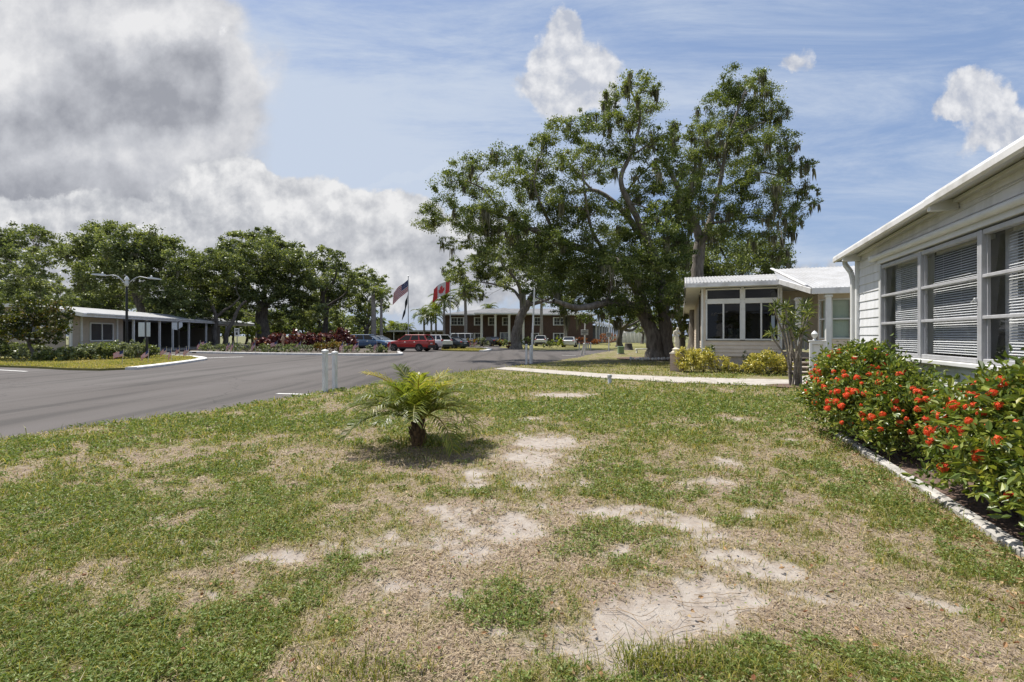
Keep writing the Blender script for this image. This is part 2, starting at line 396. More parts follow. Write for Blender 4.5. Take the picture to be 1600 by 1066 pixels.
# wide ground sheet
g = MB(); n = 60; 
g.poly([(-1500, -300, -.06), (1500, -300, -.06), (1500, 2500, -.06), (-1500, 2500, -.06)])
M['farground'] = mat('ground_grass', (.17, .165, .065), .95, (.09, .095, .035), .35, .3, .7, bump=.5, bscale=4, detail=10)
tag(g.build('ground', M['farground']), 'flat grassy ground reaching the horizon', kind='structure')

# road
def road_material():
    m, nt, out = _new('asphalt'); b = nt.nodes.new('ShaderNodeBsdfPrincipled'); b.inputs['Roughness'].default_value = .82; b.inputs['Specular IOR Level'].default_value = .35
    n1 = _noise(nt, .22, 5, .6, stretch=(1, .35, 1)); n2 = _noise(nt, 90, 3, .7)
    tc = nt.nodes.new('ShaderNodeTexCoord'); mp = nt.nodes.new('ShaderNodeMapping'); mp.inputs['Rotation'].default_value = (0, 0, R(19.6)); mp.inputs['Scale'].default_value = (.30, .02, 1)
    nt.links.new(tc.outputs['Object'], mp.inputs[0])
    n3 = nt.nodes.new('ShaderNodeTexNoise'); n3.inputs['Scale'].default_value = 4; n3.inputs['Detail'].default_value = 3; nt.links.new(mp.outputs[0], n3.inputs['Vector'])
    r1 = _ramp(nt, n1.outputs['Fac'], [(.3, (.062, .052, .047)), (.7, (.098, .087, .081))])
    r3 = _ramp(nt, n3.outputs['Fac'], [(.36, (.62, .62, .62)), (.48, (1, 1, 1)), (.7, (1.08, 1.08, 1.1))])
    r2 = _ramp(nt, n2.outputs['Fac'], [(.3, (.75, .75, .75)), (.7, (1.2, 1.2, 1.2))])
    x = nt.nodes.new('ShaderNodeMix'); x.data_type = 'RGBA'; x.blend_type = 'MULTIPLY'; x.inputs[0].default_value = 1; nt.links.new(r1.outputs[0], x.inputs[6]); nt.links.new(r3.outputs[0], x.inputs[7])
    x2 = nt.nodes.new('ShaderNodeMix'); x2.data_type = 'RGBA'; x2.blend_type = 'MULTIPLY'; x2.inputs[0].default_value = .6; nt.links.new(x.outputs[2], x2.inputs[6]); nt.links.new(r2.outputs[0], x2.inputs[7])
    # hairline cracks and a few oil stains
    wv_ = _noise(nt, 1.1, 4, .6); mpv = nt.nodes.new('ShaderNodeVectorMath'); mpv.operation = 'ADD'; nt.links.new(tc.outputs['Object'], mpv.inputs[0]); nt.links.new(wv_.outputs['Color'], mpv.inputs[1])
    vo = nt.nodes.new('ShaderNodeTexVoronoi'); vo.feature = 'DISTANCE_TO_EDGE'; vo.inputs['Scale'].default_value = .22; nt.links.new(mpv.outputs[0], vo.inputs['Vector'])
    rc = _ramp(nt, vo.outputs['Distance'], [(0, (.45, .45, .45)), (.006, (1, 1, 1))])
    n5 = _noise(nt, .9, 4, .6); ro = _ramp(nt, n5.outputs['Fac'], [(.24, (.66, .65, .64)), (.36, (1, 1, 1))])
    for rr_ in (rc, ro):
        x3 = nt.nodes.new('ShaderNodeMix'); x3.data_type = 'RGBA'; x3.blend_type = 'MULTIPLY'; x3.inputs[0].default_value = .8; nt.links.new(x2.outputs[2], x3.inputs[6]); nt.links.new(rr_.outputs[0], x3.inputs[7]); x2 = x3
    nt.links.new(x2.outputs[2], b.inputs['Base Color'])
    bp = nt.nodes.new('ShaderNodeBump'); bp.inputs['Strength'].default_value = .3; bp.inputs['Distance'].default_value = .01; nt.links.new(n2.outputs['Fac'], bp.inputs['Height']); nt.links.new(bp.outputs[0], b.inputs['Normal'])
    nt.links.new(b.outputs[0], out.inputs[0]); return m
M['road'] = road_material()
rd = MB()
near = [Lp(edge_p(s) + .35, s) for s in (-12, 0, 5, 10, 14, 17, 19, 21, 23, 26, 30, 35, 40, 45, 48)]
near = [(p[0], p[1], -.03) for p in near]
far = [(14.5, 54, -.03), (3, 55.5, -.03), (-2, 78, -.03), (-45, 82, -.03), (-70, 60, -.03), (-70, -20, -.03)]
rd.poly(near + far)
tag(rd.build('road', M['road']), 'grey asphalt street widening into a parking area', kind='structure')
# painted lines on the asphalt
M['paint'] = mat('road_paint', (.72, .71, .68), .8, (.55, .54, .52), 6)
def strip(name, pts, w, z, m):
    P = [np.array(p, float) for p in pts]; mb = MB(); L = []; Rr = []
    for i, p in enumerate(P):
        t = P[min(i + 1, len(P) - 1)] - P[max(i - 1, 0)]; t /= np.linalg.norm(t); nrm = np.array([-t[1], t[0], 0])
        L.append(p + nrm * w / 2 + (0, 0, z)); Rr.append(p - nrm * w / 2 + (0, 0, z))
    for i in range(len(P) - 1): mb.poly([L[i], Rr[i], Rr[i + 1], L[i + 1]])
    return mb.build(name, m)
for a, b, w in ((G(-60, 574), G(42, 579.5), .14), (G(433, 613.5), G(500, 615.2), .13), (G(306, 559.5), G(380, 557), .35), (G(878, 554.8), G(900, 555.2), .2)):
    tag(strip('road_marking', [a, b], w, -.025, M['paint']), 'white painted line on the asphalt', kind='structure')

def slab(name, px, z0, z1, m, kind='structure', label=None):
    P = [G(u, v) for u, v in px]; mb = MB(); n = len(P)
    mb.poly([(p[0], p[1], z1) for p in P])
    for i in range(n):
        a, b = P[i], P[(i + 1) % n]
        mb.poly([(a[0], a[1], z0), (b[0], b[1], z0), (b[0], b[1], z1), (a[0], a[1], z1)])
    return tag(mb.build(name, m), label, kind=kind)
def kerb(pxs, w, h, name='kerb', label='white painted concrete kerb', m=None):
    P = smooth_path([G(u, v) for u, v in pxs], 6); mb = MB(); n = len(P); prof = [(-w / 2, -.05), (-w / 2, h - .03), (-w / 2 + .03, h), (w / 2 - .03, h), (w / 2, h - .03), (w / 2, -.05)]
    V = []
    for i, p in enumerate(P):
        t = P[min(i + 1, n - 1)] - P[max(i - 1, 0)]; t /= np.linalg.norm(t); nr = np.array([-t[1], t[0], 0])
        V.append([p + nr * a + (0, 0, b) for a, b in prof])
    k = len(prof)
    for i in range(n - 1):
        for j in range(k - 1): mb.poly([V[i][j], V[i][j + 1], V[i + 1][j + 1], V[i + 1][j]])
    mb.poly(V[0]); mb.poly(list(reversed(V[-1])))
    return tag(mb.build(name, m or M['kerb']), label, kind='structure')
# grass islands in the asphalt
M['islandgrass'] = mat('island_grass', (.24, .21, .055), .95, (.12, .125, .04), 1.6, .3, .7, bump=.6, bscale=14, detail=9)
M['soil'] = mat('garden_soil', (.12, .095, .07), .95, (.06, .048, .036), 3, bump=.6, bscale=10)
isl = [(-420, 566), (-120, 571), (0, 573), (60, 575), (105, 577.5), (155, 578.5), (205, 576.5), (255, 570.5), (298, 564.8), (312, 561.5), (296, 558.5), (240, 556), (150, 553), (0, 551), (-420, 548)]
slab('grass_island', isl, -.05, .07, M['islandgrass'], label='grass island with flags and shrubs beside the street')
kerb([(205, 577), (255, 571), (298, 565), (317, 561.3), (297, 558.1), (262, 556.6)], .5, .10, label='white kerb curving round the grass island')
gar = [(300, 551.5), (400, 553.2), (500, 554.4), (617, 555), (622, 551), (560, 545.5), (400, 543), (290, 544)]
slab('garden_bed', gar, -.05, .10, M['soil'], label='raised garden bed with flags and red shrubs')
kerb([(298, 551.3), (400, 553.4), (500, 554.6), (617, 555.2), (623, 551.5)], .28, .14, label='white kerb along the garden bed')
isl3 = [(690, 548), (735, 549), (757, 549), (764, 546.5), (750, 545), (690, 544.5)]
slab('grass_island', isl3, -.05, .08, M['islandgrass'], label='small grass island behind the dark sedan')
kerb([(752, 549.2), (762, 548), (765, 546.2), (757, 545)], .5, .12, label='white kerb tip of the small grass island')
slab('grass_verge', [(830, 546.8), (905, 547), (960, 546.5), (1100, 541), (1100, 536), (800, 536), (780, 543)], -.05, .0, M['islandgrass'], label='grass verge across the street')
# concrete path to the tan house
path = [(772, 577.3), (800, 579.5), (870, 585.5), (950, 592.3), (1050, 598.5), (1150, 602.3), (1232, 605), (1290, 607), (1300, 589), (1262, 588), (1232, 592.5), (1240, 594.6), (1150, 592.5), (1050, 589.8), (950, 585.5), (870, 579.8), (800, 574.9), (790, 574.6)]
slab('path', path, -.05, .028, M['conc'], label='narrow concrete path from street to tan house')
# mulch bed along the white house
mb = MB()
bed = [Lp(2.36, s) for s in (-4, 0, 3, 5, 7, 8.4)] + [Lp(2.36, 8.8), Lp(2.6, 9.3), Lp(3.0, 9.6), Lp(3.5, 9.7), Lp(3.5, -4)]
mb.poly([(p[0], p[1], .03) for p in bed])
M['mulch'] = mat('mulch', (.185, .12, .09), .95, (.05, .034, .026), 28, .3, .65, bump=1, bscale=40, detail=8)
tag(mb.build('mulch_bed', M['mulch']), 'brown wood mulch bed beside the white house', kind='structure')
rs = np.random.RandomState(5)
def in_bed(p, s): return (p > np.where(s > 8.6, np.interp(s, [8.6, 9.3, 9.7], [2.30, 2.6, 3.4]), 2.30)) & (s < 9.7)
# stone edging along the bed: cast concrete lengths
sg = 0
for i, s0 in enumerate(np.arange(-1.2, 8.4, 1.22)):
    mb = MB(); L = 1.212; prof = [(-.062, -.06), (-.058, .045), (-.035, .062), (.04, .06), (.058, .04), (.062, -.06)]; V = []
    for j in range(15):
        ss = s0 + L * j / 14; wv = .02 * (fbm(np.array([ss * 1.1]), np.array([.3]), 61)[0] - .5); hz = .03 * (fbm(np.array([ss * 2.3]), np.array([7.]), 62)[0] - .5)
        V.append([Lp(2.29 + wv + a_ + rs.normal() * .0015, ss, b_ + (hz * .4 + rs.normal() * .001 if b_ > 0 else 0)) for a_, b_ in prof])
    for j in range(14):
        for q_ in range(5): mb.poly([V[j][q_], V[j][q_ + 1], V[j + 1][q_ + 1], V[j + 1][q_]])
    mb.poly(V[0]); mb.poly(V[-1][::-1])
    o = mb.build('kerb_edging', M['edging'], None, True)
    tag(o, 'pale concrete edging length between lawn and flowering hedge', 'edging', 'concrete edging lengths along the hedge bed', 'thing')

# ------------------------------------------------------------------ blades, weeds, straw
def blades(n, rs, ymax, dens, kind):
    y = 1.35 * (ymax / 1.35) ** rs.rand(n)
    u = rs.uniform(-1.32, 1.32, n); x = u * y
    p, s = ps(x, y)
    sa, gr, th, gg = lawn_maps(x, y)
    k = (p > edge_p(s) + rs.uniform(-.10, .12, n)) & ~in_bed(p, s) & (rs.rand(n) < dens(sa, gr, th, gg))
    # keep the concrete path clear
    pathc = np.interp(x, [G(785, 576)[0], G(870, 582.5)[0], G(950, 588.9)[0], G(1050, 594)[0], G(1150, 597.3)[0], G(1236, 600)[0]], [G(785, 576)[1], G(870, 582.5)[1], G(950, 588.9)[1], G(1050, 594)[1], G(1150, 597.3)[1], G(1236, 600)[1]])
    k &= ~((np.abs(y - pathc) < .095 * pathc * .62) & (x > -.6))
    k &= ~((x > 8.2) & (y > 14.4) & (y < 18))
    return x[k], y[k], gr[k], sa[k], th[k], gg[k]
def blade_mesh(name, x, y, h, w, lean, tint, m, rs, label, cat=None, bend=.5):
    n = len(x); a = rs.rand(n) * 2 * np.pi; z = lawn_z(x, y) - .006
    b = np.stack([x, y, z], 1); d = np.stack([np.cos(a), np.sin(a), np.zeros(n)], 1); a2 = rs.rand(n) * 2 * np.pi
    l = np.stack([np.cos(a2), np.sin(a2), np.zeros(n)], 1) * (h * lean)[:, None]; up = np.array([0, 0, 1.])
    hw = (w / 2)[:, None] * d
    mid = b + l * .35 + up * (h * .62)[:, None]; tip = b + l + up * (h * (1 - .35 * np.minimum(lean, 1.6)))[:, None]
    V = np.stack([b - hw, b + hw, mid + hw * .8, mid - hw * .8, tip], 1).reshape(-1, 3); i = np.arange(n) * 5
    q4 = np.stack([i, i + 1, i + 2, i + 3], 1); t3 = np.stack([i + 3, i + 2, i + 4], 1)
    o = nobj(name, V, [q4, t3], m, tint=np.concatenate([tint, tint]))
    return tag(o, label, cat, kind='stuff')
M['grass'] = leaf_mat('grass_blade', [(0, (.058, .085, .014)), (.35, (.175, .205, .040)), (.55, (.35, .32, .080)), (.75, (.42, .335, .165)), (1, (.56, .46, .31))], .35, .5, .3)
rs = np.random.RandomState(1)
x, y, gr, sa, th, gg = blades(480000, rs, 27, lambda sa, gr, th, gg: (.30 + .70 * gr) * (1 - .985 * sa) * (1 - .30 * th), 0)
n = len(x); sc = np.clip(y / 3.2, .75, 4.5)
h = rs.uniform(.020, .062, n) * (.6 + .7 * gr) * (1 + 1.1 * (rs.rand(n) < .06)) * (.45 + 1.1 * fbm(x * 2.1, y * 2.1, 55)) * np.clip(.8 + y / 18, .8, 1.5)
dry = rs.rand(n) > (.30 + .62 * gr)
tint = np.where(dry, rs.uniform(.60, 1.0, n), rs.uniform(.08, .62, n) + .10 * fbm(x * 3, y * 3, 77) - .05)
blade_mesh('grass', x, y, h, .0042 * sc * rs.uniform(.7, 1.3, n), rs.uniform(.2, 1.5, n), tint, M['grass'], rs, 'short patchy green and dry grass on the lawn', 'grass')
# broad weed leaves in the green patches
def fold_leaves(pos, t, nrm, L, Wd, fold=.25):
    """six-point leaves folded along the midrib"""
    t = t / (np.linalg.norm(t, axis=1)[:, None] + 1e-9); b = np.cross(nrm, t); b /= np.linalg.norm(b, axis=1)[:, None] + 1e-9; nn = np.cross(t, b)
    L = L[:, None]; Wd = Wd[:, None]
    V = np.stack([pos, pos + t * L * .35 + b * Wd * .5 + nn * Wd * fold, pos + t * L * .72 + b * Wd * .40 + nn * Wd * fold * .8, pos + t * L - nn * L * .08, pos + t * L * .72 - b * Wd * .40 + nn * Wd * fold * .8, pos + t * L * .35 - b * Wd * .5 + nn * Wd * fold], 1)
    n = len(pos); i = np.arange(n)[:, None] * 6
    Fc = np.concatenate([i + np.array([[0, 3, 2, 1]]), i + np.array([[0, 5, 4, 3]])], 0)
    return V.reshape(-1, 3), Fc
def rdir(rs, n, up=0.0):
    d = rs.normal(size=(n, 3)); d[:, 2] += up; return d / np.linalg.norm(d, axis=1)[:, None]
M['weed'] = leaf_mat('weed_leaf', [(0, (.062, .105, .020)), (.5, (.175, .235, .062)), (1, (.36, .40, .18))], .28, .5, .3)
x, y, gr, sa, th, gg = blades(420000, rs, 20, lambda sa, gr, th, gg: np.clip((sstep(.30, .95, gg * .55 + 1.0 * (gr - .30))) * 1.0 + .03, 0, 1) * (1 - .9 * sa), 1)
n = len(x); t = rdir(rs, n); t[:, 2] = np.abs(t[:, 2]) * .5 - .05; nr = rdir(rs, n, 1.6)
sc = np.clip(y / 4.5, .7, 2.6)
pos = np.stack([x, y, lawn_z(x, y) + rs.uniform(.006, .045, n)], 1)
V, Fc = fold_leaves(pos, t, nr, rs.uniform(.016, .042, n) * sc, rs.uniform(.008, .019, n) * sc)
tt = rs.uniform(.0, 1, n) * .7 + .3 * fbm(x * 4, y * 4, 88); 
o = nobj('ground_weeds', V, Fc, M['weed'], tint=np.concatenate([tt, tt])); tag(o, 'low leafy green weeds spreading through the lawn', 'weeds', kind='stuff')
# straw and runners lying on the soil
M['straw'] = leaf_mat('straw', [(0, (.14, .095, .06)), (.5, (.32, .24, .155)), (1, (.50, .41, .29))], .15, .7, .2)
x, y, gr, sa, th, gg = blades(260000, rs, 16, lambda sa, gr, th, gg: np.clip(.05 + .7 * th + .40 * (1 - gr), 0, 1) * (1 - .90 * sa), 2)
n = len(x); a = rs.rand(n) * 2 * np.pi; L = rs.uniform(.018, .06, n) * np.clip(y / 4, .7, 2.2); d = np.stack([np.cos(a), np.sin(a), rs.uniform(-.15, .3, n)], 1); w = np.stack([-np.sin(a), np.cos(a), np.zeros(n)], 1) * (.0017 * np.clip(y / 3, .8, 3))[:, None]
c = np.stack([x, y, lawn_z(x, y) + rs.uniform(.003, .016, n)], 1)
V = np.stack([c - w, c + w, c + d * L[:, None] + w, c + d * L[:, None] - w], 1).reshape(-1, 3); i = np.arange(n)[:, None] * 4
o = nobj('dry_straw', V, i + np.arange(4)[None], M['straw'], tint=rs.rand(n)); tag(o, 'dry brown straw and thatch lying on the bare soil', 'straw', kind='stuff')
# grass on the islands across the street
from mathutils.geometry import intersect_point_tri_2d
def in_poly(x, y, poly):
    c = np.zeros(len(x), bool); n = len(poly)
    for i in range(n):
        (x1, y1), (x2, y2) = poly[i], poly[(i + 1) % n]
        c ^= ((y1 > y) != (y2 > y)) & (x < (x2 - x1) * (y - y1) / (y2 - y1 + 1e-12) + x1)
    return c
XI, YI = [], []
for pl_, n in ((isl, 90000), (isl3, 9000)):
    P_ = [G(u, v)[:2] for u, v in pl_]; a = np.array(P_); xx = rs.uniform(max(a[:, 0].min(), -33), a[:, 0].max(), n); yy = rs.uniform(a[:, 1].min(), min(a[:, 1].max(), 60), n); k = in_poly(xx, yy, P_); XI.append(xx[k]); YI.append(yy[k])
xx, yy = np.concatenate(XI), np.concatenate(YI); n = len(xx)
o = blade_mesh('grass', xx, yy, rs.uniform(.05, .13, n), rs.uniform(.02, .04, n), rs.uniform(.2, 1.4, n), np.clip(.30 + .55 * fbm(xx * .7, yy * .7, 91) + rs.normal(size=n) * .12, 0, .9), M['grass'], rs, 'yellowish rough grass on the islands across the street', 'grass')
o.location.z = .07
# long dry runners (roots) over the sand
tb = Tubes()
for k in range(110):
    u, v = [(680, 880), (620, 960), (560, 880), (1050, 985), (1150, 1010), (720, 1040), (1230, 985), (900, 985), (640, 860)][rs.randint(9)]
    gx, gy, _ = G(u + rs.normal() * 70, v + rs.normal() * 34); a = rs.rand() * 6.3; pts = []; L = rs.uniform(.12, .45)
    for j in range(7):
        pts.append((gx, gy, lawn_z(np.array([gx]), np.array([gy]))[0] + .006 + rs.uniform(0, .006))); a += rs.normal() * .35; gx += math.cos(a) * L / 6; gy += math.sin(a) * L / 6
    tb.add(smooth_path(pts, 3), rs.uniform(.0010, .0022), 5)
M['runner'] = mat('dry_runner', (.40, .31, .21), .8, (.25, .18, .12), 20)
tag(tb.build('dry_runners', M['runner']), 'thin dry runners and roots trailing over the bare soil', 'runners', kind='stuff')
# tall tufts at the bottom of the view
def tuft(u, v, n, hh, spread, label):
    gx, gy, _ = G(u, v); x = gx + rs.normal(size=n) * spread; y = gy + rs.normal(size=n) * spread * .6
    return x, y, rs.uniform(.5, 1, n) * hh
xs, ys, hs = [], [], []
for (u, v, n, hh, sp) in ((1040, 1050, 320, .15, .11), (1000, 1040, 160, .14, .07), (1110, 1040, 200, .12, .09), (1185, 1045, 160, .11, .08), (1300, 1055, 160, .11, .1), (200, 1030, 260, .10, .2), (60, 1000, 260, .10, .2), (330, 1040, 240, .09, .2), (520, 1050, 160, .10, .12), (610, 1050, 200, .11, .12), (640, 690, 90, .16, .12), (668, 695, 60, .14, .08), (430, 1000, 120, .08, .1), (25, 860, 150, .09, .2)):
    a, b, c = tuft(u, v, n, hh, sp, ''); xs.append(a); ys.append(b); hs.append(c)
x = np.concatenate(xs); y = np.concatenate(ys); h = np.concatenate(hs); n = len(x)
blade_mesh('tall_grass', x, y, h, np.full(n, .0055) * np.clip(y / 3, .8, 2), rs.uniform(.2, 1.3, n), rs.uniform(.05, .66, n), M['grass'], rs, 'taller green grass tufts at the edge of the sand', 'grass')
# fallen leaves by the bed
x, y = [], []
for k in range(900):
    s = rs.uniform(3, 11); p = 2.2 - abs(rs.normal()) * .22 if rs.rand() < .6 else rs.uniform(2.4, 3.3); q = Lp(p, s); x.append(q[0]); y.append(q[1])
for k in range(900):
    yy_ = 2 * (9 ** rs.rand()); xx_ = yy_ * rs.uniform(-1.1, 1.1); pp_, ss_ = ps(xx_, yy_)
    if pp_ > edge_p(ss_) and pp_ < 2.2: x.append(xx_); y.append(yy_)
x = np.array(x); y = np.array(y); n = len(x)
V, Fc = fold_leaves(np.stack([x, y, lawn_z(x, y) + .035], 1), rdir(rs, n) * (1, 1, .25), rdir(rs, n, 1.5), rs.uniform(.02, .045, n), rs.uniform(.012, .022, n))
M['litter'] = leaf_mat('leaf_litter', [(0, (.16, .06, .03)), (.5, (.33, .20, .10)), (1, (.45, .35, .2))], .1, .7, .2)
tt = rs.rand(n); tag(nobj('leaf_litter', V, Fc, M['litter'], tint=np.concatenate([tt, tt])), 'fallen brown leaves beside the hedge edging', 'leaves', kind='stuff')
# ------------------------------------------------------------------ houses
Zx = np.array([0, 0, 1.])
def siding(mb, o, du, nrm, width, z0, z1, bh, holes=(), top=None, lip=.014):
    """lap boards: o start point, du along the wall, nrm outwards; holes (u0,u1,z0,z1); top(u) cuts a sloping upper edge"""
    o = np.array(o, float); du = np.array(du, float); nrm = np.array(nrm, float)
    nb = int(math.ceil((z1 - z0) / bh))
    for i in range(nb):
        a = z0 + i * bh; b = min(z1, a + bh)
        cuts = sorted({0., width, *[h for hh in holes for h in hh[:2] if 0 < h < width and hh[2] < b and hh[3] > a]} | ({width * k / 12 for k in range(1, 12)} if top else set()))
        for u0, u1 in zip(cuts[:-1], cuts[1:]):
            segs = [(a, b)]
            for hh in holes:
                if hh[0] < (u0 + u1) / 2 < hh[1]:
                    ns = []
                    for p, q in segs:
                        if hh[3] <= p or hh[2] >= q: ns.append((p, q)); continue
                        if hh[2] > p: ns.append((p, hh[2]))
                        if hh[3] < q: ns.append((hh[3], q))
                    segs = ns
            for p, q in segs:
                if q - p < .003: continue
                qa = qb = q
                if top:
                    qa = min(q, top(u0)); qb = min(q, top(u1))
                    if qa <= p and qb <= p: continue
                    qa = max(qa, p + .001); qb = max(qb, p + .001)
                f = lambda z: lip * (1 - (z - a) / bh)
                P0 = o + du * u0; P1 = o + du * u1
                mb.poly([P0 + nrm * f(p) + Zx * p, P1 + nrm * f(p) + Zx * p, P1 + nrm * f(qb) + Zx * qb, P0 + nrm * f(qa) + Zx * qa])
                if p == a:
                    mb.poly([P0 + Zx * p, P1 + Zx * p, P1 + nrm * f(p) + Zx * p, P0 + nrm * f(p) + Zx * p])
AX = (NN, A, Zx)
# ============ white house at the right
PW = 3.40; S1 = 11.38; S0 = -4.0
wh = thing('white_house', 'white lap-sided house with three-pane window behind the flowering hedge', 'house', tuple(Lp(PW, 5)))
zs = lambda s: 3.22 + .0368 * (S1 - s)                     # soffit height at the wall
WZ0, WZ1 = 1.22, 2.80; WS = [10.14, 8.67, 7.16, 5.65, 4.14]
mb = MB()
siding(mb, Lp(PW, S0), A, -NN, S1 - S0, .25, 3.9, .165, [(WS[-1] - S0, WS[0] - S0, WZ0, 2.97)], top=lambda u: zs(S0 + u) - .02)
# plain frieze boards above the window, as in the gable
mb.poly([Lp(PW, S0, .25), Lp(PW + .02, S0, .25), Lp(PW + .02, S1, .25), Lp(PW, S1, .25)])
wall = mb.build('wall', M['siding'], wh)
mb = MB()                                                   # wall core + end wall
mb.box(Lp(PW + .6, S1 - .06, 1.7), (1.16, .1, 2.9), AX)
mb.box(Lp(8, S1 - .1, 1.65), (8, .12, 2.8), AX)
mb.build('end_wall', M['siding'], wh)
mb = MB()
mb.box(Lp(PW + .35, (S0 + WS[0]) / 2, WZ0 - .52), (.1, WS[0] - S0, 1.0), AX); mb.box(Lp(PW + .9, 6, 1.9), (.05, 9, 2.4), AX)
M['roomgrey'] = mat('room_grey', (.22, .22, .23), .8); mb.build('room_back', M['roomgrey'], wh)
mb = MB(); mb.box(Lp(PW - .012, S1 + .0, 1.72), (.10, .10, 2.98), AX, bev=.01); mb.build('corner_board', M['white'], wh)
mb = MB(); mb.box(Lp(PW - .03, (S0 + WS[0]) / 2 + .06, 2.885), (.07, WS[0] - S0 + .12, .11), AX, bev=.008)
mb.build('window_header', M['soffit'], wh)
mb = MB(); mb.tube([Lp(PW - .085, WS[0] + .25, 2.955), Lp(PW - .085, S0, 2.955)], .05, 12)
mb.lathe(Lp(PW - .085, WS[0] + .27, 2.90), [(.05, 0), (.07, .02), (.07, .09), (.04, .12)], 12)
mb.build('awning_roller', M['white'], wh, True)
# roof: slab with low slope, fascia towards the street
PR = 3.05; SR = 11.80
zf = lambda s: 3.106 + .0358 * (SR - s)                    # underside of the fascia
mb = MB()
for s_a, s_b in ((SR, 7.77), (7.75, S0)):                   # two metal lengths meeting at the lapped joint
    o2 = .0 if s_a == SR else .012
    za, zb = zf(s_a), zf(s_b)
    pr = PR - o2
    pr2 = pr + .035
    ring = lambda s, z: [Lp(pr2, s, z - .004), Lp(pr, s, z + .012), Lp(pr, s, z + .085), Lp(pr + .02, s, z + .125), Lp(pr + .07, s, z + .150 + o2)]
    a, b = ring(s_a, za), ring(s_b, zb)
    for i in range(4): mb.poly([a[i], b[i], b[i + 1], a[i + 1]])
    mb.poly(list(reversed(a)))
    mb.poly(b)
mb.build('fascia', M['fascia'], wh)
mb = MB()                                                   # roof sheet
mb.poly([Lp(PR + .07, SR, zf(SR) + .150), Lp(PR + .07, S0, zf(S0) + .150), Lp(13, S0, zf(S0) + .165), Lp(13, SR, zf(SR) + .165)])
mb.poly([Lp(13, SR, zf(SR) + .165), Lp(13, SR, zf(SR)), Lp(PR + .01, SR + .001, zf(SR) + .01), Lp(PR + .07, SR, zf(SR) + .15)])
mb.build('roof', M['whiteroof'], wh)
mb = MB()
mb.poly([Lp(PR + .03, SR - .01, zf(SR) + .012), Lp(PR + .03, S0, zf(S0) + .012), Lp(PW + .01, S0, zs(S0) + .0), Lp(PW + .01, SR - .01, zs(SR))])
mb.poly([Lp(PW + .01, SR - .01, zs(SR)), Lp(PW + .01, S1 - .02, zs(S1)), Lp(13, S1 - .02, zs(S1)), Lp(13, SR - .01, zs(SR))])
mb.build('soffit', M['soffit'], wh)
mb = MB()
mb.bar(Lp(PW - .035, SR - .05, zs(SR) - .06), Lp(PW - .035, S0, zs(S0) - .06), .05, .10, up=NN, bev=.006)
for zz in (.0,):
    mb.bar(Lp(PW - .012, S1, zs(S1) - .20), Lp(PW - .012, S0, zs(S0) - .20), .018, .012, up=NN)
mb.build('frieze', M['soffit'], wh)
mb = MB()
for s in (7.72, 11.25, 3.6):
    mb = MB(); mb.box(Lp(PW - .17, s, zs(s) - .10), (.31, .07, .14), AX, bev=.008); mb.build('bracket', M['white'], wh)
# eave gutter side + downspout
mb = MB()
pts = [Lp(PW - .16, SR - .12, zs(SR) - .02), Lp(PW - .16, SR - .12, 3.05), Lp(PW - .10, S1 + .14, 2.86), Lp(PW - .075, S1 + .11, 2.70), Lp(PW - .075, S1 + .11, .3)]
for a, b in zip(pts[:-1], pts[1:]): mb.bar(a, b + (b - a) / np.linalg.norm(b - a) * .012, .095, .075, up=NN, bev=.012)
mb.build('downspout', M['white'], wh)
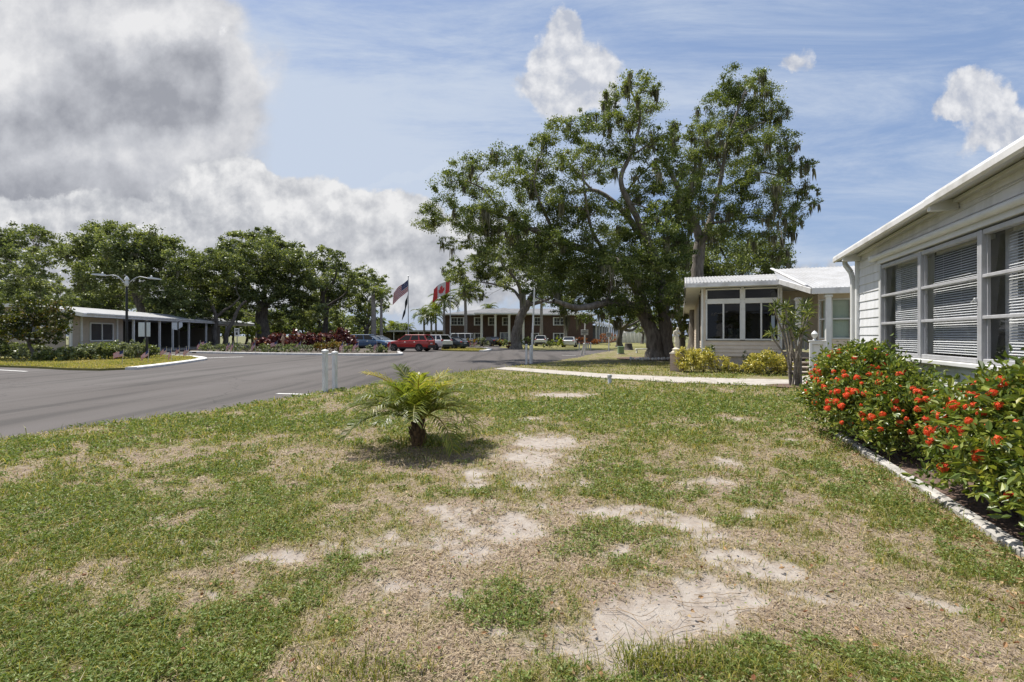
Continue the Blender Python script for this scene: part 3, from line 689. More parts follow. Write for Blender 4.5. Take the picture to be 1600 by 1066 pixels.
# window with three visible bays
for i in range(4):
    sa, sb = WS[i + 1], WS[i]; w = sb - sa; sc = (sa + sb) / 2
    win = MB()
    for s in (sa + .022, sb - .022): win.box(Lp(PW - .02, s, (WZ0 + WZ1) / 2), (.085, .044, WZ1 - WZ0), AX, bev=.006)
    for z in (WZ0 + .03, WZ1 - .03): win.box(Lp(PW - .015, sc, z), (.08, w - .12, .06), AX, bev=.006)
    wo = win.build('window', M['alu'], wh)
    rails = MB(); hz = (WZ1 - WZ0 - .12) / 3
    for k in (1, 2): rails.box(Lp(PW - .02, sc, WZ0 + .06 + hz * k), (.07, w - .09, .042), AX, bev=.006)
    rails.box(Lp(PW + .0, sb - .058, (WZ0 + WZ1) / 2), (.03, .024, WZ1 - WZ0 - .12), AX)
    rails.build('sash', M['alu'], wo)
    gl = MB()
    for k in range(3):
        z = WZ0 + .06 + hz * (k + .5); t = .010
        gl.poly([Lp(PW + .015 - t, sa + .06, z - hz / 2 + .02), Lp(PW + .015 - t, sb - .06, z - hz / 2 + .02), Lp(PW + .015 + t, sb - .06, z + hz / 2 - .02), Lp(PW + .015 + t, sa + .06, z + hz / 2 - .02)])
    gl.build('pane', M['glass'], wo)
    bl = MB(); n = 44; rs = np.random.RandomState(i)
    b0 = sa + .10; b1 = sb - (.30 if i != 1 else .12)
    for k in range(n):
        z = WZ0 + .10 + (WZ1 - WZ0 - .16) * k / n; d = .0215
        bl.poly([Lp(PW + .075 - d * .8, b0, z - d * .55), Lp(PW + .075 - d * .8, b1, z - d * .55 + rs.normal() * .001), Lp(PW + .075 + d * .8, b1, z + d * .55), Lp(PW + .075 + d * .8, b0, z + d * .55)])
    for f in (.15, .5, .85): bl.box(Lp(PW + .10, b0 + (b1 - b0) * f, (WZ0 + WZ1) / 2), (.002, .006, WZ1 - WZ0 - .1), AX)
    bl.box(Lp(PW + .12, (b0 + b1) / 2, WZ1 - .06), (.04, b1 - b0, .05), AX)
    bl.build('blind', M['slat'], wo)
    if i != 1:
        cu = MB(); cu.box(Lp(PW + .16, sb - .17, (WZ0 + WZ1) / 2), (.02, .22, WZ1 - WZ0), AX); cu.build('jamb_panel', M['alu'], wo)
    if i == 2 or i == 1:
        hd = MB(); hd.box(Lp(PW - .07, sa + .05, 1.98), (.04, .03, .05), AX, bev=.005); hd.bar(Lp(PW - .09, sa + .05, 1.98), Lp(PW - .09, sa + .10, 1.95), .012, .012); hd.build('handle', M['steel'], wo)
mb = MB(); mb.box(Lp(PW - .05, (WS[-1] + WS[0]) / 2, WZ0 - .035), (.12, WS[0] - WS[-1] + .14, .06), AX, bev=.01)
mb.build('sill', M['white'], wh)
mb = MB(); mb.box(Lp(PW - .02, WS[0] + .045, (WZ0 + WZ1) / 2 + .02), (.07, .07, WZ1 - WZ0 + .12), AX, bev=.008); mb.build('window_casing', M['white'], wh)

# ============ tan house
SF = 23.7; PL = .95
th_ = thing('tan_house', 'tan lap-sided house with glazed porch and white metal roof', 'house', tuple(Lp(4, SF + 4)))
EZ = 3.74                                                    # eave underside
holesF = []
wz0, wz1, tz0, tz1 = 1.37, 3.07, 3.20, 3.70
c0, _ = on_s(1104, 500, SF); c1, _ = on_s(1157, 500, SF); c2, _ = on_s(1163, 500, SF); c3, _ = on_s(1216, 500, SF)
PE = on_s(1219, 500, SF)[0]
mb = MB()
siding(mb, Lp(PL, SF), NN, -A, PE - PL, .62, EZ, .17, [(c0 - PL - .04, c3 - PL + .04, wz0 - .04, EZ)], lip=.03)
siding(mb, Lp(PL, SF + 20), -A, -NN, 20, .62, EZ, .115, [(16, 19.6, 1.3, 3.6)])
wallt = mb.build('wall', M['tan'], th_)
mb = MB()
mb.box(Lp(PL + .10, SF + 10.2, 2.1), (.12, 20, 3.2), AX)
mb.build('side_wall', M['tan'], th_)
mb = MB(); mb.box(Lp((PL + 9.5) / 2 + .04, SF + .12, .3), (9.5 - PL - .08, .12, .66), AX); mb.box(Lp(PL + .08, SF + 10, .3), (.1, 20, .66), AX); mb.build('skirting', M['tanbase'], th_)
mb = MB(); mb.box(Lp(PL - .005, SF - .005, (.62 + EZ) / 2), (.09, .09, EZ - .62), AX, bev=.01); mb.build('corner_board', M['white'], th_); mb = MB(); mb.box(Lp(PE + .03, SF - .005, (.62 + EZ) / 2), (.10, .09, EZ - .62), AX, bev=.01)
mb.build('corner_board', M['white'], th_)
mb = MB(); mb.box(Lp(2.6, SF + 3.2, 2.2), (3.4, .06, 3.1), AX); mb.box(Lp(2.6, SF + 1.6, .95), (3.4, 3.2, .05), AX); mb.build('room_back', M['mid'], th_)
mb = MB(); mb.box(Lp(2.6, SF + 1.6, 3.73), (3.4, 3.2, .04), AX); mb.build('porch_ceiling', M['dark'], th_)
for a, b in ((c0, c1), (c2, c3)):
    for z0, z1, nm in ((tz0, tz1, 0), (wz0, wz1, 1)):
        mb = MB(); t = .07
        mb.box(Lp(a + t / 2 - .04, SF - .03, (z0 + z1) / 2), (t, .1, z1 - z0), AX, bev=.008); mb.box(Lp(b - t / 2 + .04, SF - .03, (z0 + z1) / 2), (t, .1, z1 - z0), AX, bev=.008)
        mb.box(Lp((a + b) / 2, SF - .03, z0 + t / 2 - .02), (b - a - .06, .09, t), AX, bev=.008); mb.box(Lp((a + b) / 2, SF - .03, z1 - t / 2 + .02), (b - a - .06, .09, t), AX, bev=.008)
        if nm: mb.box(Lp((a + b) / 2, SF - .03, (z0 + z1) / 2), (.07, .085, z1 - z0 - .1), AX, bev=.008)
        wo = mb.build('window', M['white'], th_)
        g = MB(); g.poly([Lp(a, SF + .02, z0), Lp(b, SF + .02, z0), Lp(b, SF + .02, z1), Lp(a, SF + .02, z1)]); g.build('pane', M['glassdark'], wo)
mb = MB(); mb.box(Lp((c0 + c3) / 2, SF - .03, (wz1 + tz0) / 2), (c3 - c0 + .12, .08, tz0 - wz1 - .02), AX); mb.box(Lp((c1 + c2) / 2, SF - .028, (wz0 + EZ) / 2), (c2 - c1 - .05, .085, EZ - wz0), AX); mb.build('window_casing', M['white'], th_)
# framed pale picture and plant standing inside the porch
pc = MB(); a, z = on_s(1147, 522, SF + .5); pc.box(Lp(a, SF + .5, 1.62), (.50, .05, .55), AX); M['picture'] = mat('pale_picture', (.62, .70, .72), .5, (.16, .20, .22), 5, .42, .55)
tag(pc.build('picture_panel', M['picture']), 'pale blue-white picture panel standing behind the tan porch window', 'picture')
pc = MB(); pc.box(Lp(a + .0, SF + .5, 1.12), (2.6, .5, .34), AX, bev=.05); tag(pc.build('porch_bench', M['dark']), 'dark bench under the tan porch windows', 'bench')
# corrugated roof: front slope from the eave to the ridge, rake end at left
def corr(mb, P00, P10, P11, P01, n, amp):
    P00, P10, P11, P01 = [np.array(p, float) for p in (P00, P10, P11, P01)]
    L = []
    for i in range(n * 4 + 1):
        f = i / (n * 4); h = amp * (.5 + .5 * math.cos(f * n * 2 * math.pi)) ** 3
        L.append((P00 + (P10 - P00) * f + Zx * h, P01 + (P11 - P01) * f + Zx * h))
    for a, b in zip(L[:-1], L[1:]): mb.poly([a[0], b[0], b[1], a[1]])
pl = .24; SE = SF - .62; ez = EZ + .20; SRG = SF + 2.9; rz = 4.62; prr = 10.5
mb = MB()
corr(mb, Lp(pl, SE, ez + .02), Lp(prr, SE, ez + .02), Lp(prr, SRG, rz), Lp(pl, SRG, rz), 70, .028)
corr(mb, Lp(prr, SF + 20, 3.2), Lp(pl, SF + 20, 3.2), Lp(pl, SRG, rz), Lp(prr, SRG, rz), 44, .05)
mb.build('roof', M['whiteroof'], th_)
mb = MB()
mb.box(Lp((pl + prr) / 2, SE - .02, ez - .09), (prr - pl, .05, .20), AX, bev=.01)
for (s0, z0, s1, z1) in ((SE - .04, ez - .09, SRG, rz - .10), (SRG, rz - .10, SF + 20, 3.1)): mb.bar(Lp(pl - .02, s0, z0), Lp(pl - .02, s1, z1), .22, .05, up=NN, bev=.01)
mb.build('fascia', M['fascia'], th_)
mb = MB(); mb.poly([Lp(pl, SE, EZ + .01), Lp(prr, SE, EZ + .01), Lp(prr, SF + .1, EZ + .01), Lp(pl, SF + .1, EZ + .01)]); mb.poly([Lp(pl, SF + .1, EZ + .01), Lp(PL + .05, SF + .1, EZ + .01), Lp(PL + .05, SF + 20, EZ - .4), Lp(pl, SF + 20, EZ - .4)])
mb.build('soffit', M['soffit'], th_)
# porch roof at the right, lower and nearer
SP = 21.05; pA, zA = on_s(1268, 460, SP); zP = 1.55 + 63 * 19.0 / 740
pr_end = 11.0
pk, zk = on_s(1217, 444, SE)
mb = MB()
corr(mb, Lp(pA, SP, zP + .22), Lp(pr_end, SP, zP + .22), Lp(pr_end, SF + 2.0, 4.75), Lp(pA - .55, SF + 2.0, 4.75), 46, .028)
mb.poly([Lp(pA, SP, zP + .225), Lp(pA - .55, SF + 2.0, 4.755), Lp(pk - .05, SE - .06, ez + .04)])
mb.build('porch_roof', M['whiteroof'], th_)
mb = MB(); mb.box(Lp((pA + pr_end) / 2, SP - .03, zP + .11), (pr_end - pA, .05, .24), AX, bev=.01); mb.bar(Lp(pA - .02, SP - .03, zP + .11), Lp(pk, SE - .09, ez - .06), .22, .05, up=NN, bev=.01)
mb.bar(Lp(pA - .1, SP + .3, zP + .36), Lp(pA - .62, SF + 2.0, 4.80), .14, .06, bev=.02)
mb.build('porch_fascia', M['fascia'], th_)
mb = MB(); mb.poly([Lp(pA, SP, zP + .015), Lp(pr_end, SP, zP + .015), Lp(pr_end, SF + 1.6, zP + .5), Lp(pk, SF + 1.6, zP + .5), Lp(pk, SE, ez - .2)]); mb.build('porch_soffit', M['soffit'], th_)
# recessed wall with door, bay window
SB = SF + 1.3
mb = MB(); pb0 = PE; pd0, _ = on_s(1228, 500, SB); pd1, _ = on_s(1257, 500, SB)
siding(mb, Lp(pb0, SB), NN, -A, 11 - pb0, .95, zP + .5, .115, [(pd0 - pb0, pd1 - pb0, .9, 3.15)])
siding(mb, Lp(PE + .06, SF), A, NN, 1.3, .62, EZ, .115)
mb.build('porch_wall', M['tan'], th_)
mb = MB(); mb.box(Lp((pd0 + pd1) / 2, SB + .06, 2.05), (pd1 - pd0, .05, 2.2), AX); do = mb.build('door', M['white'], th_)
g = MB(); g.box(Lp((pd0 + pd1) / 2, SB + .03, 2.35), (pd1 - pd0 - .35, .02, 1.3), AX); g.build('pane', M['curtain'], do)
hd = MB(); hd.lathe(Lp(pd0 + .12, SB - .02, 1.95), [(.01, -.03), (.035, 0), (.01, .03)], 8); hd.build('handle', M['steel'], do)
mb = MB()
for p in (pd0 - .05, pd1 + .05): mb.box(Lp(p, SB - .02, 2.05), (.1, .06, 2.3), AX)
mb.box(Lp((pd0 + pd1) / 2, SB - .02, 3.2), (pd1 - pd0 + .2, .06, .1), AX); mb.build('door_frame', M['white'], th_)
SW = 21.7
q0, _ = on_s(1283, 500, SW + .35); q1, _ = on_s(1298, 500, SW); q2, _ = on_s(1331, 500, SW)
bz0, bz1 = 1.42, 3.02
mb = MB()
siding(mb, Lp(q1 - .12, SW), NN, -A, 3.2, .3, zP + .3, .115, [(.12, .12 + q2 - q1, bz0, bz1)])
mb.box(Lp(q1 + 1.4, SW + .1, .8), (3.0, .1, 1.3), AX); mb.box(Lp(q1 + 1.4, SW + .12, 3.2), (3.0, .1, .38), AX)
dd = Lp(q0, SW + .8) - Lp(q1 - .12, SW); dl = np.linalg.norm(dd); du = dd / dl
siding(mb, Lp(q0, SW + .8), -du, np.cross(-du, Zx), dl, .3, zP + .3, .115, [(.15, dl - .08, bz0, bz1)])
mb.build('bay_wall', M['tan'], th_)
def plainwin(o, du, nr, w, z0, z1, parent):
    o = np.array(o); mb = MB(); ax = (du, nr, Zx)
    for f in (.03, w - .03): mb.box(o + du * f + Zx * (z0 + z1) / 2, (.06, .07, z1 - z0), ax, bev=.005)
    for z in (z0 + .03, z1 - .03, (z0 + z1) / 2): mb.box(o + du * w / 2 + Zx * z, (w - .12, .065, .06), ax, bev=.005)
    wo = mb.build('window', M['white'], parent)
    g = MB(); a, b = o + du * .06 + nr * -.01, o + du * (w - .06) + nr * -.01
    g.poly([a + Zx * z0, b + Zx * z0, b + Zx * z1, a + Zx * z1]); g.build('pane', M['glass'], wo)
    g = MB(); a, b = a - nr * .1, b - nr * .1
    g.poly([a + Zx * z0, b + Zx * z0, b + Zx * z1, a + Zx * z1]); g.build('curtain', M['curtain'], wo)
plainwin(Lp(q1, SW), NN, -A, q2 - q1, bz0, bz1, th_)
plainwin(Lp(q0, SW + .8) - du * .15, -du, np.cross(-du, Zx), dl - .23, bz0, bz1, th_)
for u, sp_ in ((1247, 22.75), (1294, SP + .15)):
    mb = MB(); p, _ = on_s(u, 500, sp_); mb.box(Lp(p, sp_, (zP + .1) / 2), (.19, .19, zP - .1), AX, bev=.015); mb.box(Lp(p, sp_, zP - .08), (.26, .26, .1), AX, bev=.015); mb.build('porch_post', M['white'], th_)
# steps
for k in range(4):
    mb = MB(); p0, _ = on_s(1229, 570, 22.3); p1, _ = on_s(1264, 570, 22.3)
    mb.box(Lp((p0 + p1) / 2 + .1, 21.75 + k * .36, .10 + .18 * k), (p1 - p0 + .3, .40, .06), AX, bev=.01); mb.build('step', M['tanbase'], th_)
mb = MB(); mb.box(Lp((p0 + p1) / 2 + .1, 24.2, .42), (p1 - p0 + .5, 2.0, .8), AX); 
for k in range(4): mb.box(Lp((p0 + p1) / 2 + .1, 21.95 + k * .36, .05 + .18 * k - .06), (p1 - p0 + .2, .03, .12), AX)
mb.build('porch_floor', M['tanbase'], th_)
# white panelled gate end beside the steps, with a finial
sg_ = 20.35; ga, _ = on_s(1265, 560, sg_); gb, _ = on_s(1290, 560, sg_)
ge = thing('porch_gate', 'white panelled gate with urn finial beside the tan porch steps', 'gate', tuple(Lp((ga + gb) / 2, sg_)))
mb = MB(); wg = gb - ga
mb.box(Lp((ga + gb) / 2, sg_ + .05, .70), (wg - .04, .05, 1.05), AX)
mb.build('panel', M['white'], ge)
mb = MB()
for p in (ga + .04, gb - .04): mb.box(Lp(p, sg_, .70), (.09, .10, 1.28), AX, bev=.01)
for z in (.10, .66, 1.29): mb.box(Lp((ga + gb) / 2, sg_ - .01, z), (wg - .16, .08, .10), AX, bev=.01)
mb.box(Lp((ga + gb) / 2, sg_, 1.36), (wg + .06, .15, .05), AX, bev=.012)
mb.build('frame', M['white'], ge)
mb = MB(); mb.lathe(Lp(ga + .16, sg_, 1.385), [(.03, 0), (.07, .02), (.035, .06), (.05, .09), (.10, .17), (.11, .24), (.07, .30), (.03, .34), (.01, .36)], 12); mb.build('finial', M['white'], ge, True)

# ============ two-storey brick building
BY = 88.0
bk = thing('brick_building', 'two-storey brown brick building with white columned portico', 'building', (0, BY, 0))
M['brick'] = brick_mat('brown_brick', (.125, .066, .046), (.085, .046, .034), (.15, .11, .09), 3.2)
M['shingle'] = mat('grey_shingle', (.185, .185, .19), .9, (.13, .13, .135), 1.2, bump=.4, bscale=5, stretch=(1, 1, 3))
bx0, bx1 = -12.6, 15.0; bz = 5.45
X = lambda u: (u - U0) / F * BY
mb = MB(); mb.box(((bx0 + bx1) / 2, BY + 6.5, bz / 2), (bx1 - bx0, 13, bz)); mb.build('wall', M['brick'], bk)
mb = MB(); ex = .7; rzb = 7.0
e = [(bx0 - ex, BY - ex, bz + .15), (bx1 + ex, BY - ex, bz + .15), (bx1 + ex, BY + 13 + ex, bz + .15), (bx0 - ex, BY + 13 + ex, bz + .15)]
r0, r1 = (bx0 + 7.5, BY + 6.5, rzb), (bx1 - 7.5, BY + 6.5, rzb)
mb.poly([e[0], e[1], r1, r0]); mb.poly([e[1], e[2], r1]); mb.poly([e[2], e[3], r0, r1]); mb.poly([e[3], e[0], r0])
mb.build('roof', M['shingle'], bk)
mb = MB(); mb.box(((bx0 + bx1) / 2, BY + 6.5, bz + .06), (bx1 - bx0 + 2 * ex + .04, 13 + 2 * ex + .04, .24)); mb.build('fascia', M['white'], bk)
px0, px1, pd = X(748), X(826), 3.6; pyy = BY - pd
mb = MB(); pxm = X(787)
a0, a1, a2 = (px0 - .5, pyy - .4, bz + .19), (px1 + .5, pyy - .4, bz + .19), (pxm, pyy + 3.2, 6.75)
b0, b1 = (px0 - .5, BY + 2, bz + .19), (px1 + .5, BY + 2, bz + .19); b2 = (pxm, BY + 5, 6.75)
mb.poly([a0, a1, a2]); mb.poly([a0, a2, b2, b0]); mb.poly([a1, b1, b2, a2]); mb.build('portico_roof', M['shingle'], bk)
mb = MB(); mb.box(((px0 + px1) / 2, pyy + 1.3, bz + .06), (px1 - px0 + 1.04, pd + .2, .25)); mb.build('portico_fascia', M['white'], bk)
for u in (752.5, 774, 795.5, 817.5):
    mb = MB(); mb.lathe((X(u) * pyy / BY * 1.0, pyy, 0), [(.32, 0), (.32, .15), (.24, .2), (.21, bz - .35), (.29, bz - .25), (.31, bz - .07)], 14); mb.build('column', M['white'], bk, True)
def bwin(u, v, w, h, door=False):
    x = X(u); z = H + (V0 - v) / F * BY; w = w / F * BY; h = h / F * BY; mb = MB(); y = BY - .06
    for s in (-1, 1): mb.box((x + s * (w / 2), y, z), (.22, .14, h + .3))
    for s in (-1, 1): mb.box((x, y, z + s * (h / 2 + .05)), (w - .22, .13, .12))
    if w > 1.6: mb.box((x, y, z), (.10, .12, h - .02))
    fo = mb.build('door' if door else 'window', M['white'], bk)
    g = MB(); g.box((x, BY - .01, z), (w - .2, .04, h)); g.build('pane', M['dark' if not door else 'glassb'], fo)
    c = MB(); n = max(2, int(w / .55))
    for k in range(1, n): c.box((x - w / 2 + w * k / n, BY - .045, z), (.035, .03, h))
    c.box((x, BY - .047, z), (w - .24, .03, .035)); c.build('muntin', M['white'], fo)
M['glassb'] = mat('dark_glass', (.06, .065, .07), .1, (.05, .05, .055), 2, spec=.8)
for u in (714.5, 747, 769, 791, 840, 875): bwin(u, 502.3, 20 if u in (714.5, 875) else 11, 10.5)
for u in (714.5, 747, 836, 875): bwin(u, 527, 20 if u in (714.5, 875) else 11, 11)
bwin(789, 528, 14, 15, True)
# white colonnade wing to the right of it
wg_ = thing('colonnade_wing', 'low grey building with row of white columns right of the brick building', 'building', (20, 92, 0))
ax0 = np.array(W(927, 525, 102.)); ax1 = np.array(W(962, 525, 150.)); ax0[2] = ax1[2] = 0; dx = (ax1 - ax0); dl = np.linalg.norm(dx); dx /= dl; nx = np.array([dx[1], -dx[0], 0])
AXW = (dx, nx, Zx); mid_ = (ax0 + ax1) / 2
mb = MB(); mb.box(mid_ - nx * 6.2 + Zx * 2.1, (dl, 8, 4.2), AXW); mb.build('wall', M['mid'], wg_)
mb = MB(); p = [ax0 + nx * .6 + Zx * 4.4, ax1 + nx * .6 + Zx * 4.4, ax1 - nx * 5 + Zx * 5.9, ax0 - nx * 5 + Zx * 5.9]; mb.poly(p); mb.poly([p[3], p[2], ax1 - nx * 11 + Zx * 4.4, ax0 - nx * 11 + Zx * 4.4]); mb.poly([p[0], p[3], ax0 - nx * 11 + Zx * 4.4]); mb.build('roof', M['shingle'], wg_)
mb = MB(); mb.box(mid_ + nx * .5 + Zx * 4.2, (dl, .2, .4), AXW); mb.build('fascia', M['white'], wg_)
for k in range(10):
    mb = MB(); q_ = ax0 + dx * dl * (k + .5) / 10; mb.box(q_ + nx * .3 + Zx * 2.0, (.40, .35, 4.0), AXW); mb.build('column', M['white'], wg_)

# ============ long low house at the left with an open porch
h0 = W(112, 492, 36.5); h1 = W(394, 508, 72.); hz = 3.18
B0 = np.array([h0[0], h0[1], 0]); B1 = np.array([h1[0], h1[1], 0]); dl = np.linalg.norm(B1 - B0); dx = (B1 - B0) / dl; nx = np.array([dx[1], -dx[0], 0])   # nx faces the street
AXL = (dx, nx, Zx)
lh = thing('porch_house', 'long low tan house with deep shaded porch across the street', 'house', tuple((B0 + B1) / 2))
M['tan2'] = mat('tan_wall', (.46, .39, .32), .7, (.40, .34, .28), 3)
at = lambda f, d, z: B0 + dx * f * dl + nx * d + Zx * z
mb = MB(); mb.poly([at(-.01, 1.0, hz + .12), at(1.01, 1.0, hz + .12), at(1.01, -2.2, hz + .80), at(-.01, -2.2, hz + .80)]); mb.poly([at(-.01, -2.2, hz + .80), at(1.01, -2.2, hz + .80), at(1.01, -15, hz + .9), at(-.01, -15, hz + .9)]); mb.poly([at(-.01, -18, hz + .1), at(-.01, -15, hz + .9), at(1.01, -15, hz + .9), at(1.01, -18, hz + .1)]); mb.build('roof', M['whiteroof'], lh)
mb = MB(); mb.box(at(.5, 1.0, hz - .02), (dl * 1.02, .1, .26), AXL); mb.bar(at(-.01, 1.0, hz), at(-.01, -2.2, hz + .66), .28, .08, up=dx); mb.bar(at(-.01, -2.2, hz + .66), at(-.01, -15, hz + .76), .28, .08, up=dx); mb.bar(at(0, 1.05, hz + .10), at(1.0, 1.05, hz + .10), .12, .10, up=nx); mb.build('fascia', M['fascia'], lh)
mb = MB(); mb.poly([at(0, 1, hz - .1), at(1, 1, hz - .1), at(1, -5, hz - .1), at(0, -5, hz - .1)]); mb.build('soffit', M['soffit'], lh)
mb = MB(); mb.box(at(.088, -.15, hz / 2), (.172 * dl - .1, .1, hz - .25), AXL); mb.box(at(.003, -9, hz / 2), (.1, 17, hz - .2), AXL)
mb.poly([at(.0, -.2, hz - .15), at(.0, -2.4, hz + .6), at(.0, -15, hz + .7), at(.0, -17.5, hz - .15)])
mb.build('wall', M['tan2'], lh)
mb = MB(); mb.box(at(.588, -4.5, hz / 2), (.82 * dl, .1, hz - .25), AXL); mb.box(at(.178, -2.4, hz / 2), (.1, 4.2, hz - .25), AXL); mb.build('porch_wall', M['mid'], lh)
mb = MB(); mb.box(at(.588, -2, .10), (.82 * dl, 5.4, .2), AXL); mb.build('porch_floor', M['conc'], lh)
for f in (.172, .225, .285, .35, .44, .55, .70, .985):
    mb = MB(); mb.box(at(f, .75, hz / 2), (.16, .16, hz - .2), AXL, bev=.01); mb.build('porch_post', M['white'], lh)
for f in (.0, .03, .148):
    mb = MB(); mb.box(at(f, -.06, hz / 2), (.16, .14, hz - .25), AXL, bev=.01); mb.build('trim', M['white'], lh)
def lwin(f, w, z0, z1):
    mb = MB(); 
    for s in (-1, 0, 1): mb.box(at(f, -.06, (z0 + z1) / 2) + dx * s * w / 2, (.09, .1, z1 - z0 + .1), AXL)
    for z in (z0, z1): mb.box(at(f, -.06, z), (w - .1, .09, .1), AXL)
    o = mb.build('window', M['white'], lh); g = MB(); g.box(at(f, -.08, (z0 + z1) / 2), (w, .03, z1 - z0), AXL); g.build('pane', M['glassb'], o)
lwin(.095, 2.7, 1.15, 2.6)
mb = MB(); mb.box(at(.003, -3.2, 1.95) - dx * .05, (.08, 2.6, 1.3), AXL); o = mb.build('window', M['white'], lh); g = MB(); g.box(at(.003, -3.2, 1.95) - dx * .10, (.04, 2.3, 1.05), AXL); g.build('pane', M['glassb'], o)
mb = MB(); mb.box(at(.36, -4.42, 1.2), (1.0, .06, 2.1), AXL); mb.build('door', M['tan2'], lh)

# ============ long low flat-roofed carport building behind the cars
cp = thing('carport_building', 'long low carport building with flat white roof behind the parked cars', 'building', (-22, 98, 0))
mb = MB(); x0, x1 = (575 - 800) / 740 * 98, (695 - 800) / 740 * 98
mb.box(((x0 + x1) / 2, 102, 2.55), (x1 - x0, 9, .35)); mb.build('roof', M['whiteroof'], cp)
mb = MB(); mb.box(((x0 + x1) / 2, 105.5, 1.2), (x1 - x0 - .4, .2, 2.35)); mb.build('wall', M['tan2'], cp)
for k in range(7):
    mb = MB(); mb.box((x0 + .3 + (x1 - x0 - .6) * k / 6, 97.8, 1.18), (.16, .16, 2.36)); mb.build('post', M['white'], cp)
# white picket-topped fence and mobile home far down the street
fe = thing('white_fence', 'long white panel fence beyond the trunks of the oaks', 'fence', (24, 108, 0))
mb = MB()
fa = W(968, 525, 105); fb = W(1022, 525, 100)
for k in range(9):
    q_ = fa + (fb - fa) * (k + .5) / 9; mb.box((q_[0], q_[1], 1.15), (.80, .08, 2.1))
mb.build('panel', M['pvc'], fe)
for k in range(10):
    mb = MB(); q_ = fa + (fb - fa) * k / 9; mb.box((q_[0], q_[1] - .02, 1.25), (.18, .18, 2.5)); mb.build('post', M['pvc'], fe)
far_ = thing('white_bungalow', 'small white bungalow glimpsed between the oak trunks', 'house', (27, 112, 0))
mb = MB(); mb.box((32, 116, 1.6), (10, 8, 3.2)); mb.build('wall', M['white'], far_); mb = MB(); mb.poly([(26.5, 111.5, 3.2), (37.5, 111.5, 3.2), (37.5, 116, 4.8), (26.5, 116, 4.8)]); mb.poly([(26.5, 120.5, 3.2), (26.5, 116, 4.8), (37.5, 116, 4.8), (37.5, 120.5, 3.2)]); mb.build('roof', M['whiteroof'], far_)
# ------------------------------------------------------------------ foliage
def diamond_leaves(pos, L, rs, aspect=.6, up=.5, tdir=None):
    n = len(pos); t = rdir(rs, n) if tdir is None else tdir; nr = rdir(rs, n, up)
    b = np.cross(nr, t); b /= np.linalg.norm(b, axis=1)[:, None] + 1e-9
    L = np.asarray(L)[:, None] * np.ones((n, 1)); w = L * aspect
    V = np.stack([pos - t * L * .5, pos + b * w * .5 - t * L * .05, pos + t * L * .5, pos - b * w * .5 - t * L * .05], 1).reshape(-1, 3)
    return V, np.arange(n)[:, None] * 4 + np.arange(4)[None]
def clump_leaves(rs, clumps, leaf, per=1.0, ns=13, flat=.75, sr=.36):
    """leaf centres in sprays through each clump's volume; returns pos, size, tint, spray centres"""
    P, S, T, C = [], [], [], []
    for (c, r) in clumps:
        c = np.asarray(c, float)
        k = max(6, int(ns * 1.5 * rs.uniform(.8, 1.25)))
        d = rdir(rs, k); rad = r * rs.rand(k) ** (1 / 2.6); rad *= np.where(rs.rand(k) < .16, rs.uniform(1.1, 1.45, k), 1); sc = c + d * rad[:, None] * (1, 1, flat)
        q = r * sr * rs.uniform(.6, 1.25, k) * np.where(rad > r, .6, 1); base = rs.uniform(.25, .75)
        m = max(12, int(per * 2.5 * math.pi * r * r / (leaf * leaf * .30) / k))
        for i in range(k):
            off = rs.normal(size=(m, 3)) * .5 * q[i] * (1, 1, .62)
            pp = sc[i] + off; pp[:, 2] += .12 * q[i]
            P.append(pp); S.append(leaf * rs.uniform(.6, 1.3, m)); T.append(np.clip(base * .5 + rs.uniform(.1, .45) + rs.normal(size=m) * .16, 0, 1)); C.append((sc[i], q[i], c))
    return np.concatenate(P), np.concatenate(S), np.concatenate(T), C
def px_clumps(lst, y, rs, depth=.5, grow=1.12):
    out = []
    for (u, v, r) in lst:
        yy = y + rs.uniform(-1, 1) * depth * (y * .12)
        out.append((W(u, v, yy), r * grow / F * yy))
    return out
def wiggle(a, b, rs, n=5, amt=.12, sag=0.0):
    a = np.array(a); b = np.array(b); L = np.linalg.norm(b - a); pts = []
    for i in range(n + 1):
        t = i / n; p = a * (1 - t) + b * t
        if 0 < i < n: p = p + rs.normal(size=3) * L * amt * .5
        p[2] += sag * L * math.sin(math.pi * t); pts.append(p)
    return smooth_path(pts, 3)
